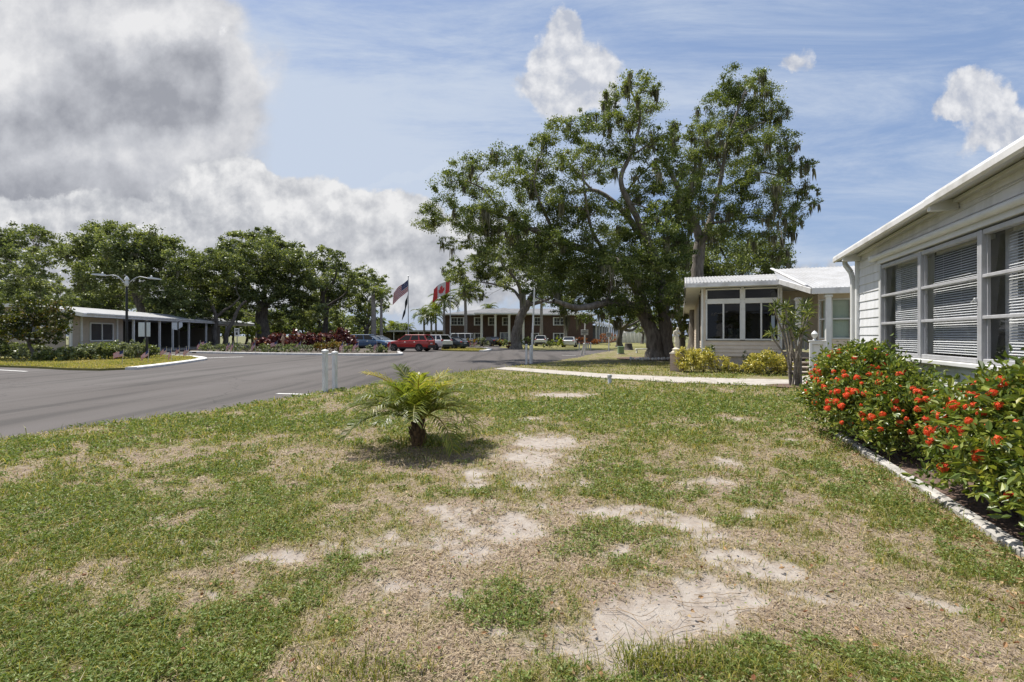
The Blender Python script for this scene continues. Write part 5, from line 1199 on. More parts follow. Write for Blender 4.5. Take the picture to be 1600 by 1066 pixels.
ixora('orange-flowering hedge shrub nearer the tan house, at the white house corner', [(Lp(2.50, 8.85, .64), (.56, .50, .66)), (Lp(2.56, 8.3, .66), (.62, .60, .68)), (Lp(2.62, 7.7, .52), (.66, .62, .56)), (Lp(2.74, 7.15, .42), (.58, .48, .46))], 30000, 100, 71)
ixora('orange-flowering hedge shrub cut by the right edge of the photo', [(Lp(2.80, 5.70, .48), (.48, .40, .50)), (Lp(2.72, 5.25, .56), (.56, .50, .60)), (Lp(2.72, 4.6, .64), (.60, .60, .70)), (Lp(2.72, 3.8, .64), (.60, .6, .68))], 30000, 100, 72)
M['croton'] = leaf_mat('croton_leaf', [(0, (.08, .11, .02)), (.3, (.28, .27, .05)), (.6, (.58, .50, .11)), (1, (.78, .70, .30))], .2, .35, .5)
M['greenleaf'] = leaf_mat('green_leaf', [(0, (.042, .062, .022)), (.5, (.145, .18, .065)), (1, (.33, .36, .16))], .3, .4, .4)
M['greyleaf'] = leaf_mat('grey_green_leaf', [(0, (.06, .08, .04)), (.5, (.17, .195, .11)), (1, (.34, .36, .24))], .25, .5, .3)
M['redleaf'] = leaf_mat('copper_leaf', [(0, (.025, .008, .010)), (.5, (.095, .024, .030)), (.85, (.22, .072, .070)), (1, (.46, .29, .25))], .25, .4, .4)
M['rustleaf'] = leaf_mat('rust_leaf', [(0, (.10, .03, .015)), (.5, (.26, .085, .035)), (1, (.38, .2, .06))], .25, .5, .3)
shrub('croton_shrub', 'yellow-leaved croton beside the brick pedestal', [blob(1083, 567, 20.3, .60, .55, .50), blob(1100, 562, 20.5, .40, .4, .48), blob(1068, 560, 20.6, .35, .4, .42)], .12, 'croton', 2600, 81, aspect=.42, fold=True)
shrub('croton_shrub', 'larger yellow-leaved croton between the porch windows and the trunk of the corn plant', [blob(1198, 570, 18.9, .66, .6, .50), blob(1182, 572, 19.1, .45, .45, .42), blob(1215, 572, 19, .45, .45, .42)], .12, 'croton', 2800, 82, aspect=.42, fold=True)
shrub('croton_shrub', 'small low yellow croton between the two larger crotons', [blob(1127, 572, 20, .36, .35, .34), blob(1142, 577, 19.6, .36, .35, .22), blob(1158, 578, 19.5, .3, .3, .18)], .10, 'croton', 1100, 83, aspect=.42, fold=True)
shrub('leafy_shrub', 'small green shrub behind the first croton against the tan wall', [blob(1112, 552, 21.3, .30, .3, .35)], .10, 'greenleaf', 500, 84)
shrub('leafy_shrub', 'narrow green shrub at the foot of the tan wall beside the larger croton', [blob(1168, 570, 20.6, .32, .3, .5)], .12, 'greenleaf', 500, 85, aspect=.25)
shrub('leafy_shrub', 'bright green shrub seen behind the corner of the tan house', [blob(1058, 505, 40, 1.3, 1, 1.3), blob(1072, 520, 40, 1.0, 1, 1.0), blob(1048, 520, 40, .8, .8, .9)], .28, 'greenleaf', 1400, 86)
# corn plant (dracaena) by the porch: several bare stems with leafy heads
gx, gy, _ = G(1243, 604); rs = np.random.RandomState(9)
dr = thing('corn_plant', 'tall multi-stemmed corn plant with spiky leaf heads before the tan porch', 'plant', (gx, gy, 0)); tb = Tubes(); Vs, T = [], []
heads = [(1212, 482, 0), (1208, 522, .3), (1228, 480, -.2), (1240, 492, .2), (1236, 508, -.3), (1258, 478, .1), (1256, 502, .3), (1250, 520, -.2), (1226, 498, .4), (1262, 490, -.3), (1244, 525, 0)]
M['dracaena'] = leaf_mat('dracaena_leaf', [(0, (.045, .07, .02)), (.5, (.12, .16, .04)), (1, (.30, .31, .10))], .3, .35, .5)
for i, (u, v, dy) in enumerate(heads):
    h = W(u, v, gy + dy); b = np.array([gx + rs.uniform(-.16, .16), gy + rs.uniform(-.12, .12), -.02]); k = h * .45 + b * .55; k[0] += (gx - k[0]) * .35; k[2] = h[2] * .5
    tb.add(smooth_path([b, k + rs.normal(size=3) * .03, h - Zx * .15, h], 5), np.linspace(.036, .018, 16), 7)
    n = 34; d = rdir(rs, n, .35); L = rs.uniform(.20, .38, n); nr = rdir(rs, n, 1.2)
    V, Fc = fold_leaves(np.repeat(h[None], n, 0) + rs.normal(size=(n, 3)) * .03, d, nr, L, np.full(n, .034), .2); tt = rs.rand(n)
    nobj('leaf_head', V, Fc, M['dracaena'], dr, tint=np.concatenate([tt, tt]))
M['drstem'] = mat('dracaena_stem', (.30, .26, .21), .9, (.17, .145, .12), 9, bump=.6, stretch=(1, 1, 4))
tb.build('stems', M['drstem'], dr)
mbm = MB(); c = np.array([gx, gy, .0]); n = 20; mbm.poly([(gx + (.85 + .1 * rs.rand()) * math.cos(6.283 * i / n), gy - .15 + .62 * math.sin(6.283 * i / n), .042) for i in range(n)]); tag(mbm.build('mulch_bed', M['mulch']), 'round mulch patch under the corn plant', kind='structure')
M['whiteflower'] = leaf_mat('pale_flower', [(0, (.55, .40, .38)), (.5, (.75, .68, .66)), (1, (.80, .78, .76))], .2)
root, _, _ = shrub('flowering_plant', 'small white-flowering plant at the foot of the porch gate', [blob(1272, 588, 14.2, .18, .2, .22)], .075, 'whiteflower', 60, 87, aspect=.8, stems=3)
# ---- garden across the street
gardens = [(320, 547, 44, .8), (342, 546, 43, .9), (362, 545, 43, .9), (384, 546, 42.5, .9), (408, 547, 41.5, .8), (430, 548, 41, .75), (452, 549, 40.6, .7), (474, 549, 40.4, .75)]
for i, (u, v, y, r) in enumerate(gardens):
    shrub('garden_shrub', 'low grey-green garden shrub behind the white kerb across the street', [(gnd(W(u, v, y)) + Zx * .35, (r * 1.05, r * .8, .42)), (gnd(W(u + 6, v, y + 1)) + Zx * .42, (r * .7, r * .7, .5))], .15, 'greyleaf' if i % 2 else 'greenleaf', 700, 90 + i, group='low shrubs in the garden bed across the street')
for i, (u, v, y, w, h) in enumerate([(408, 548, 46, 1.0, 1.25), (432, 548, 46, 1.1, 1.8), (468, 548, 46, 1.25, 1.95), (500, 548, 46, 1.15, 1.9), (532, 548, 46, 1.25, 2.25)]):
    lab = ['lowest dark red copperleaf shrub beside the long porch', 'dark red copperleaf shrub behind the tan figure', 'dark red copperleaf shrub right of the tan figure', 'dark red copperleaf shrub behind the white posts', 'tallest dark red copperleaf shrub beside the blue car'][i]
    b = gnd(W(u, v, y)); shrub('copperleaf_shrub', lab, [(b + Zx * h * .55, (w, w * .8, h * .45)), (b + (-.5 * w, 0, h * .4), (w * .7, w * .7, h * .4)), (b + (.5 * w, 0, h * .45), (w * .75, w * .7, h * .45))], .24, 'redleaf', 1500, 110 + i, group='dark red shrubs in the garden bed', aspect=.7)
M['rustg'] = leaf_mat('rust_green_leaf', [(0, (.05, .055, .015)), (.45, (.16, .14, .03)), (.75, (.30, .20, .04)), (1, (.45, .10, .03))], .3)
shrub('leafy_shrub', 'orange and green leafed shrub just behind the pair of white posts', [(gnd(W(515, 549, 42.5)) + Zx * .6, (1.0, .7, .6)), (gnd(W(500, 549, 42.5)) + Zx * .5, (.6, .6, .45)), (gnd(W(530, 549, 42.5)) + Zx * .6, (.6, .6, .5))], .16, 'rustg', 1400, 121)
for i, u in enumerate((550, 585, 597)):
    shrub('garden_shrub', ['low yellow-green shrub under the blue car', 'round yellow-green shrub in front of the blue and red cars', 'small dark green shrub at the right end of the garden bed'][i], [(gnd(W(u, 552, 41.5)) + Zx * .3, (.75 if i < 2 else .45, .5, .42))], .14, 'greyleaf' if i == 1 else 'greenleaf', 650, 125 + i)
M['limeleaf'] = leaf_mat('lime_leaf', [(0, (.09, .12, .015)), (.5, (.22, .26, .03)), (1, (.38, .40, .07))], .4)
shrub('leafy_shrub', 'bright lime green shrub between the porch end and the copperleaf', [(gnd(W(401, 545, 60)) + Zx * 1.6, (.8, .8, 1.4))], .3, 'limeleaf', 400, 131)
# ---- island shrubs at the left
for i, (u, v, y, w, h) in enumerate([(-30, 563, 29, 1.1, .75), (0, 562, 29.5, 1.1, .8), (25, 562, 29.5, 1.0, .8), (48, 562, 29, .9, .7), (75, 566, 27.8, .9, .5), (95, 565, 28, 1.0, .62), (120, 564, 28.5, 1.0, .75), (142, 563, 29, 1.0, .85), (165, 562, 29.5, 1.0, .85), (188, 561, 30, .95, .85), (208, 560, 31, .85, .8), (222, 559, 31.5, .6, .65)]):
    b = gnd(W(u, v, y)); shrub('garden_shrub', 'low leafy green shrub massed on the grass island before the porch house', [(b + Zx * h * .58, (w, w * .75, h * .72)), (b + (.4, .5, h * .7), (w * .75, w * .7, h * .68))], .15, 'greenleaf' if i % 3 else 'greyleaf', 1500, 140 + i, group='green shrubs on the grass island')
# small dense tree on the island
y = 28.5; b = gnd(W(50, 565, y)); rs = np.random.RandomState(44)
cl = [(15, 485, 16), (35, 477, 16), (60, 476, 16), (85, 485, 16), (102, 495, 12), (-5, 495, 18), (10, 508, 16), (30, 500, 18), (55, 497, 18), (80, 505, 18), (98, 515, 13), (20, 522, 13), (45, 520, 14), (70, 522, 13), (88, 530, 10), (-8, 520, 14), (-25, 500, 18), (3, 535, 8), (60, 535, 8)]
M['smalltree'] = leaf_mat('small_tree_leaf', [(0, (.018, .028, .010)), (.45, (.045, .065, .016)), (.8, (.15, .15, .03)), (1, (.26, .14, .04))], .3)
tree('small_tree', 'small dense rounded tree growing from the shrubs at the left edge', b, [([b] + wl(y, (52, 552), (46, 540), (44, 530)), .10, .08), (wl(y, (45, 535), (30, 520), (18, 505)), .06, .02), (wl(y, (45, 533), (50, 510), (55, 490)), .06, .02), (wl(y, (46, 536), (70, 522), (85, 508)), .06, .02)], px_clumps(cl, y, rs, .35), .15, 1.25, 45, 'barkdark', 'smalltree', ns=13, limb_r=.03)
# ---- bushes round the brick building and down the street
for i, (u, v, y, w, h, lm, lab) in enumerate([(735, 543, 68, 1.6, 1.15, 'rustg', 'pale green and rust clipped bush right of the white jeep'), (750, 543, 68, 1.3, 1.2, 'greyleaf', 'pale clipped bush left of the black car'), (790, 544, 66, 1.4, 1.0, 'greenleaf', 'clipped green bush between the black car and the oak trunk'), (778, 543, 70, .9, 1.0, 'rustg', 'reddish green bush beside the black car'),
        (818, 545, 58, 1.0, 1.5, 'greenleaf', 'dark green bush at the right foot of the leaning oak'), (856, 545, 62, 1.3, .9, 'greenleaf', 'low green bush before the white hatchback'), (871, 543, 64, 1.1, 1.25, 'limeleaf', 'lime green clipped bush between the two white cars'), (906, 541, 74, 1.6, 1.3, 'rustleaf', 'rust red bush right of the white sedan'), (949, 541, 76, 2.3, 1.9, 'rustleaf', 'large rust red hedge bush before the colonnade'), (799, 546, 57, .7, .8, 'rustleaf', 'small brown plant at the foot of the leaning oak'), (928, 541, 80, 1.0, .9, 'rustleaf', 'small rust red bush behind the sign pole')]):
    b = gnd(W(u, v, y)); shrub('leafy_shrub', lab, [(b + Zx * h * .5, (w, w * .7, h * .5)), (b + (.3 * w, 0, h * .5), (w * .7, w * .6, h * .5))], .26, lm, 520, 160 + i)
# ------------------------------------------------------------------ posts, signs, lamps
def sqpost(name, label, base, h, w=.115, cat='post', group=None, lean=(0, 0)):
    b = np.array(base, float); r = thing(name, label, cat, tuple(b), group)
    t = b + (lean[0], lean[1], h)
    mb = MB(); ax = (NN, A, Zx); mb.bar(b - Zx * .05, t - Zx * .08, w, w, up=NN, bev=.008); mb.build('shaft', M['pvc'], r)
    mb = MB(); mb.bar(t - Zx * .09, t - Zx * .02, w + .022, w + .022, up=NN, bev=.006); k = w / 2 + .011; c = [t - Zx * .02 + NN * i * k + A * j * k for i, j in ((-1, -1), (1, -1), (1, 1), (-1, 1))]
    for a, b_ in zip(c, c[1:] + c[:1]): mb.poly([a, b_, t + Zx * .022])
    mb.build('cap', M['pvc'], r); return r
sqpost('white_post', 'square white post, the one nearer the young palm of the capped pair', G(523, 609), 1.10, group='white capped posts at the lawn edge')
sqpost('white_post', 'square white post on the street side of the capped pair', G(508, 613.5), 1.17, group='white capped posts at the lawn edge')
sqpost('white_post', 'white post beside the start of the concrete path, left of the tall pole', G(822.5, 568.5), 1.18 * .92, .10, group='white posts by the path')
sqpost('white_post', 'white post touching the foot of the tall slender pole', G(829, 567.5), 1.06 * .95, .10, group='white posts by the path')
b = np.array(G(830.5, 567)); t = W(835, 453, b[1]); r = thing('street_pole', 'tall slender white pole leaning slightly at the road edge', 'pole', tuple(b)); mb = MB(); mb.tube([b - Zx * .05, b * .5 + t * .5, t], [.062, .055, .045], 12); mb.build('shaft', M['pvc'], r, True); mb = MB(); mb.lathe(t - Zx * .02, [(.052, 0), (.052, .05), (.02, .08)], 12); mb.build('cap', M['pvc'], r, True)
# sign pole with two small boards
def sign_pole(u, v, vtop, y_sign, w, h, label, posts=()):
    b = np.array(G(u, v)); y = b[1]; t = W(u + .8, vtop, y); r = thing('street_sign', label, 'sign', tuple(b)); mb = MB(); mb.tube([b - Zx * .05, t], .06, 10); mb.build('pole', M['pvc'], r, True)
    c = W(u, y_sign, y - .09); w = w / F * y; h = h / F * y; mb = MB(); mb.box(c, (w, .03, h), bev=.01); mb.build('board', M['signface'], r)
    mb = MB()
    for k, (a, l) in enumerate(((.26, .7), (-.02, .8), (-.3, .5))): mb.box(c + (0, -.02, a * h), (w * l, .006, h * .13))
    mb.build('lettering', M['signink'], r)
    if vtop < 490: mb = MB(); mb.lathe(t, [(.04, 0), (.10, .05), (.10, .25), (.03, .33)], 10); mb.build('lamp_head', M['pvc'], r, True)
M['signface'] = mat('sign_face', (.50, .50, .49), .5, (.42, .42, .41), 4); M['signink'] = mat('sign_ink', (.14, .15, .16), .6)
sign_pole(913.5, 553.5, 495, 519.5, 11.5, 8.5, 'white pole with grey two-line board beside the short slanted posts')
sign_pole(951.2, 547.5, 490, 523, 8.5, 7.5, 'slender white pole with small dark board before the rust red hedge')
sqpost('white_post', 'slanted white post leaning on the sign pole by the road', G(908.5, 555), .95, .12, lean=(.20, 0), group='white posts by the sign pole')
for u in (905, 916, 919, 923): sqpost('white_post', 'short white post across the road below the rust red bush', G(u, 546.2), .75, .12, group='short white posts across the road')
# small posts, box, pipe
b = np.array(G(952.5, 600)); r = thing('vent_pipe', 'short grey capped pipe sticking up from the lawn by the path', 'pipe', tuple(b))
mb = MB(); mb.lathe(b, [(.075, -.03), (.07, .02), (.062, .03), (.062, .22), (.074, .225), (.074, .29), (.05, .305)], 16); mb.build('shaft', M['steel'], r, True); mb = MB(); mb.lathe(b + Zx * .245, [(.077, -.012), (.08, -.01), (.08, .01), (.077, .012)], 16); mb.build('band', M['alu'], r, True)
b = np.array(G(970, 553.5)); M['boxgreen'] = mat('utility_green', (.20, .30, .17), .5, (.16, .25, .14), 4)
r = thing('utility_box', 'pale green metal utility box standing on the grass', 'utility box', tuple(b)); mb = MB(); mb.box(b + Zx * .30, (.48, .45, .58), bev=.05); mb.build('cabinet', M['boxgreen'], r); mb = MB(); mb.box(b + Zx * .61, (.53, .5, .07), bev=.03); mb.build('lid', M['boxgreen'], r); mb = MB(); mb.box(b + (0, 0, .03), (.56, .52, .08), bev=.01); mb.build('base', M['conc'], r)
b = np.array(G(982, 547)); r = thing('tree_stump', 'dark squat tree stump on the grass behind the green box', 'stump', tuple(b)); mb = MB(); mb.lathe(b, [(.62, -.02), (.50, .1), (.42, .45), (.40, .72), (.2, .75)], 12); mb.build('wood', M['barkdark'], r, True)
b = np.array(G(1004, 552)); r = thing('bench', 'low white slab bench seen left of the oak trunk', 'bench', tuple(b)); mb = MB(); mb.box(b + (0, 0, .36), (1.25, .35, .09), bev=.02); mb.build('seat', M['pvc'], r)
for s in (-1, 1):
    mb = MB(); mb.box(b + (s * .52, 0, .16), (.10, .30, .32), bev=.01); mb.build('leg', M['pvc'], r)
# white stones round the oak
M['stone'] = mat('painted_stone', (.78, .77, .75), .9, (.36, .35, .34), 5, bump=.4, bscale=8)
rs = np.random.RandomState(4); 
def stone_mesh(seed):
    import bmesh
    q = np.random.RandomState(seed); bm = bmesh.new(); bmesh.ops.create_icosphere(bm, subdivisions=2, radius=1)
    for v in bm.verts: v.co = Vector(v.co) * (1 + .35 * (vnoise(np.array([v.co.x * 1.6 + seed]), np.array([v.co.y * 1.6 + v.co.z * 1.3]), seed)[0] - .5)); 
    me = bpy.data.meshes.new('stone'); bm.to_mesh(me); bm.free(); me.materials.append(M['stone']); return me
sm = [stone_mesh(i) for i in range(4)]
for i, u in enumerate([986, 990, 995, 1000, 1004, 1009, 1014, 1019, 1024, 1029, 1034, 1038, 1043, 1047]):
    b = np.array(G(u, 562.6 + .7 * math.sin(i * .25))); o = bpy.data.objects.new('border_stone', sm[i % 4]); COL.objects.link(o); o.location = b + (0, rs.normal() * .05, .08); s = rs.uniform(.085, .125); o.scale = (s * .8, s, s * rs.uniform(.9, 1.35)); o.rotation_euler = (rs.normal() * .3, rs.normal() * .4, rs.rand() * 6)
    tag(o, 'whitewashed border stone in the arc before the leaning oak trunk', 'stone', 'white stones edging the oak bed')
mb = MB(); c = gnd(W(1020, 560, 31)); mb.poly([(c[0] + 2.1 * math.cos(6.283 * i / 24), c[1] + 1.0 + 2.3 * math.sin(6.283 * i / 24), .03) for i in range(24)]); tag(mb.build('mulch_bed', M['mulch']), 'dark mulch ring around the oak trunks', kind='structure')
# pedestal and statue
b = np.array(G(1057.5, 580)); y = b[1]; M['pedbrick'] = brick_mat('pedestal_brick', (.80, .60, .50), (.60, .44, .36), (.72, .66, .60), 4.2)
r = thing('brick_pedestal', 'square brick pedestal under the cream statue beside the crotons', 'pedestal', tuple(b)); mb = MB(); mb.box(b + Zx * .36, (.56, .56, .78), (NN, A, Zx)); mb.build('shaft', M['pedbrick'], r); mb = MB(); mb.box(b + Zx * .775, (.61, .61, .05), (NN, A, Zx), bev=.012); mb.build('cap', M['conc'], r)
M['cream'] = mat('cream_plaster', (.66, .60, .49), .8, (.50, .45, .36), 7, bump=.2, bscale=25)
st = thing('garden_statue', 'cream plaster statue of a draped standing figure on the brick pedestal', 'statue', tuple(b + Zx * .80))
mb = MB(); o = b + Zx * .80
mb.lathe(o, [(.24, 0), (.24, .05), (.19, .07), (.17, .14), (.20, .17), (.13, .21), (.10, .24)], 14); mb.build('plinth', M['cream'], st, True)
def skinned(name, pts, edges, mat_, parent, sub=2):
    me = bpy.data.meshes.new(name); me.from_pydata([tuple(p[0]) for p in pts], edges, []); o = bpy.data.objects.new(name, me); COL.objects.link(o); me.materials.append(mat_)
    m = o.modifiers.new('skin', 'SKIN'); m.use_smooth_shade = True
    for i, p in enumerate(pts):
        v = me.skin_vertices[0].data[i]; v.radius = p[1] if isinstance(p[1], tuple) else (p[1], p[1]); v.use_root = (i == 0)
    s = o.modifiers.new('sub', 'SUBSURF'); s.levels = s.render_levels = sub
    return adopt(o, parent)
q = lambda x, y_, z: tuple(o + np.array([x, y_, z]) * 1.0)
skinned('figure', [(q(0, 0, .64), (.105, .09)), (q(.0, 0, .46), (.115, .10)), (q(.015, 0, .30), (.085, .08)), (q(.02, 0, .22), (.10, .10)), (q(-.01, 0, .78), (.08, .07)), (q(-.02, -.01, .92), (.105, .08)), (q(-.005, -.01, 1.01), (.045, .045)), (q(.02, -.03, 1.06), (.055, .06)), (q(.03, -.04, 1.13), (.066, .07)), (q(-.13, -.02, .93), (.045, .045)), (q(-.15, -.05, .78), (.038, .038)), (q(-.06, -.11, .70), (.032, .032)), (q(.09, -.02, .94), (.045, .045)), (q(.13, -.06, .82), (.036, .036)), (q(.05, -.10, .93), (.030, .030))],
        [(0, 1), (1, 2), (2, 3), (0, 4), (4, 5), (5, 6), (6, 7), (7, 8), (5, 9), (9, 10), (10, 11), (5, 12), (12, 13), (13, 14)], M['cream'], st)
# tan garden figure across the street
b = np.array(G(442, 550.5)); st = thing('garden_statue', 'slim tan statue standing before the copperleaf shrubs across the street', 'statue', tuple(b)); M['tanst'] = mat('tan_statue', (.50, .34, .22), .8, (.38, .25, .16), 5); o = b + Zx * .05
q = lambda x, y_, z: tuple(o + np.array([x, y_, z]) * 1.35)
skinned('figure', [(q(0, 0, .66), (.12, .1)), (q(0, 0, .40), (.13, .11)), (q(-.02, 0, .02), (.14, .12)), (q(.01, 0, .88), (.12, .09)), (q(.03, 0, 1.0), (.14, .10)), (q(.03, 0, 1.12), (.06, .06)), (q(.03, 0, 1.24), (.085, .085)), (q(.12, -.03, .95), (.05, .05)), (q(.11, -.10, .75), (.045, .045)), (q(-.07, -.03, .95), (.05, .05)), (q(-.05, -.12, .78), (.045, .045))], [(0, 1), (1, 2), (0, 3), (3, 4), (4, 5), (5, 6), (4, 7), (7, 8), (4, 9), (9, 10)], M['tanst'], st)
# double-armed street lamp
b = gnd(W(198, 550, 34)); y = b[1]; top = W(198, 446, y); r = thing('street_lamp', 'black street lamp with two arched arms and white heads', 'street lamp', tuple(b))
mb = MB(); mb.tube([b, b + Zx * 2.5, top], [.10, .085, .07], 10); mb.lathe(b, [(.2, 0), (.2, .12), (.12, .3)], 12); mb.build('pole', M['black'], r, True)
mb = MB(); mb.lathe(top - Zx * .10, [(.05, 0), (.12, .08), (.13, .30), (.10, .46), (.16, .50), (.10, .66), (.02, .78)], 12); mb.build('finial', M['white'], r, True)
for s, ue, ve in ((-1, 166, 431), (1, 231, 435)):
    e = W(ue, ve, y + s * .4); mid_ = (top + e) / 2 + Zx * .28; mb = MB(); P = smooth_path([top + Zx * .02, top * .7 + e * .3 + Zx * .26, top * .4 + e * .6 + Zx * .30, e], 5); mb.tube(P, .035, 8); mb.build('arm', M['steel'], r, True)
    d = (e - top); d[2] = 0; d /= np.linalg.norm(d); n_ = np.array([-d[1], d[0], 0]); e2 = e + d * .85 + Zx * (.06 * -s); mb = MB()
    V = []
    for f, w_, h_ in ((0, .07, .07), (.15, .14, .10), (.5, .17, .09), (.85, .13, .06), (1, .05, .03)):
        c = e * (1 - f) + e2 * f; V.append([c - n_ * w_ - Zx * .03, c - n_ * w_ * .8 + Zx * h_, c + n_ * w_ * .8 + Zx * h_, c + n_ * w_ - Zx * .03])
    for a, b_ in zip(V[:-1], V[1:]):
        for i in range(4): mb.poly([a[i], a[(i + 1) % 4], b_[(i + 1) % 4], b_[i]])
    mb.poly(V[0]); mb.poly(V[-1][::-1]); ho = mb.build('lamp_head', M['white'], r, True)
    mb = MB(); c = e * .75 + e2 * .25 + Zx * .10; mb.lathe(c, [(.06, 0), (.06, .10), (.02, .13)], 8); mb.build('sensor', M['white'], ho, True)
# back-to-back signs on black poles
M['signwhite'] = mat('sign_back', (.62, .66, .70), .5, (.56, .60, .64), 3)
def black_sign(u, vb, y, v0, v1, w, label, ang, arrow=False):
    b = gnd(W(u, vb, y)); r = thing('street_sign', label, 'sign', tuple(b)); z0, z1 = W(u, v1, y)[2], W(u, v0, y)[2]; mb = MB(); mb.box(b + Zx * (z1 * .5 + .05), (.12, .12, z1 + .1), bev=.01); mb.build('pole', M['black'], r)
    for s in (-1, 1):
        a = ang * s; d = np.array([math.cos(a) * s, -math.sin(abs(a)), 0]); c = b + np.array([0, -.08, 0]) + d * (.07 + w / 2) + Zx * (z0 + z1) / 2; mb = MB()
        nn = np.array([-d[1], d[0], 0]); h = z1 - z0; hw = w / 2
        prof = [(-hw, -h / 2), (hw, -h / 2), (hw, h / 2), (-hw, h / 2)] if not arrow else [(-hw, -h * .5 + (.0 if s < 0 else .1)), (hw, -h / 2 + (.3 if s > 0 else .1)), (hw, h / 2), (-hw, h / 2)]
        f = [c + d * x + Zx * z - nn * .012 for x, z in prof]; g_ = [c + d * x + Zx * z + nn * .012 for x, z in prof]; mb.poly(f); mb.poly(g_[::-1])
        for i in range(4): mb.poly([f[i], f[(i + 1) % 4], g_[(i + 1) % 4], g_[i]])
        mb.build('board', M['signwhite'], r)
black_sign(229.5, 562.5, 30.5, 504, 526, .33, 'black post holding two plain white boards beside the small flags', .35)
black_sign(279.5, 551.5, 43, 504, 516, .42, 'black post with two small pale boards before the dark porch', .3, True)
b = gnd(W(370.5, 546, 47)); r = thing('street_sign', 'small white sign with black marks between the forked oak and copperleaf', 'sign', tuple(b)); mb = MB(); z = W(370, 519.5, 47)[2]; mb.box(b + Zx * z / 2, (.07, .05, z)); mb.build('pole', M['steel'], r); mb = MB(); mb.box(b + (0, -.05, z), (.50, .02, .80), bev=.006); mb.build('board', M['white'], r); mb = MB()
for zz, w_ in ((.27, .3), (.15, .34), (-.12, .2)): mb.box(b + (0, -.065, z + zz), (w_, .006, .07 if zz > 0 else .26))
mb.build('lettering', M['black'], r)
# ------------------------------------------------------------------ flags
M['flagred'] = mat('flag_red', (.50, .035, .045), .8); M['flagwhite'] = mat('flag_white', (.70, .68, .67), .8); M['flagblue'] = mat('flag_blue', (.025, .04, .14), .8); M['flagblack'] = mat('flag_black', (.02, .025, .03), .8); M['cared'] = mat('maple_red', (.62, .05, .05), .7)
def cloth(o, du, dv, nu, nv, wave, ph):
    """grid of points: du along the fly, dv down the hoist, waving sideways"""
    nrm = np.cross(du, dv); nrm /= np.linalg.norm(nrm); P = np.zeros((nv + 1, nu + 1, 3))
    for j in range(nv + 1):
        for i in range(nu + 1):
            a, b = i / nu, j / nv; P[j, i] = o + du * a + dv * b + nrm * wave * a * math.sin(a * 8 + b * 2 + ph) + Zx * (-.12 * a * a * np.linalg.norm(du) * .6) + dv * .07 * a * math.sin(a * 7 + ph)
    return P
def us_flag(P, name, parent, stars=True):
    nv, nu = P.shape[0] - 1, P.shape[1] - 1; mb = MB()
    for j in range(nv):
        for i in range(nu):
            st = int(j * 13 / nv); m = 2 if (i < nu * .4 and st < 7) else st % 2
            mb.poly([P[j, i], P[j, i + 1], P[j + 1, i + 1], P[j + 1, i]], m)
    o = mb.build(name, [M['flagred'], M['flagwhite'], M['flagblue']], parent, True)
    if stars:
        mb = MB()
        for r_ in range(9):
            for c_ in range(6 if r_ % 2 == 0 else 5):
                a = (.4 * (c_ * 2 + 1 + (r_ % 2)) / 12) * nu; b = (7 / 13) * (r_ + 1) / 10 * nv; i, j = int(a), int(b); p = P[j, i] + (P[j, i + 1] - P[j, i]) * (a - i) + (P[j + 1, i] - P[j, i]) * (b - j)
                e1 = P[j, i + 1] - P[j, i]; e1 = e1 / np.linalg.norm(e1); e2 = P[j + 1, i] - P[j, i]; e2 = e2 / np.linalg.norm(e2); n_ = np.cross(e1, e2); L = np.linalg.norm(P[-1, 0] - P[0, 0]) * .026
                for sd in (-1, 1): mb.poly([p + n_ * .006 * sd + e1 * (L if k % 2 == 0 else L * .42) * math.sin(k * math.pi / 5) - e2 * (L if k % 2 == 0 else L * .42) * math.cos(k * math.pi / 5) for k in range(10)])
        mb.build('stars', M['flagwhite'], o)
    return o
def pole(u, vb, vt, y, label, r0=.075):
    b = gnd(W(u, vb, y)); t = W(u, vt, y); r = thing('flagpole', label, 'flagpole', tuple(b)); mb = MB(); mb.tube([b, t], [r0, r0 * .6], 12); mb.build('shaft', M['steel'], r, True); mb = MB(); mb.lathe(t, [(.03, 0), (.09, .06), (.09, .12), (.02, .19)], 12); mb.build('finial', M['steel'], r, True); return b, t
yf = 62.
pole(638, 545, 433, yf, 'tall steel flagpole carrying the American and the black flag')
o = W(637.6, 437, yf - .05); hv = W(637.6, 455, yf - .05) - o; fl = W(614, 462, yf - 1.0) - o
f = thing('american_flag', 'large American flag flying from the tall flagpole', 'flag', tuple(o)); us_flag(cloth(o, fl * np.array([1, 1, .75]), hv, 26, 26, .32, 0.3), 'cloth', f)
o = W(637.2, 459, yf - .05); f = thing('black_flag', 'limp black flag hanging below the American flag', 'flag', tuple(o)); P = cloth(o, W(630, 484, yf - .4) - o, W(636.8, 474, yf) - o, 14, 10, .25, 1.1); mb = MB()
for j in range(10):
    for i in range(14): mb.poly([P[j, i], P[j, i + 1], P[j + 1, i + 1], P[j + 1, i]], 0)
mb.build('cloth', M['flagblack'], f, True)
yf = 70.; pole(703.5, 543, 432, yf, 'steel flagpole carrying the Canadian flag')
o = W(703, 436, yf - .05); du = W(677, 452, yf - 1) - o; dv = W(702.4, 456, yf - .05) - o
f = thing('canadian_flag', 'red and white Canadian flag flying before the brick building', 'flag', tuple(o)); nu, nv = 32, 20; P = cloth(o, du * np.array([1, 1, .85]), dv, nu, nv, .35, .2)
maple = [(0, -.46), (.10, -.26), (.22, -.32), (.17, -.02), (.30, -.16), (.34, -.08), (.48, -.10), (.43, .06), (.48, .11), (.24, .28), (.27, .36), (.03, .32), (.03, .5)]; maple = maple + [(-x, z) for x, z in reversed(maple)]
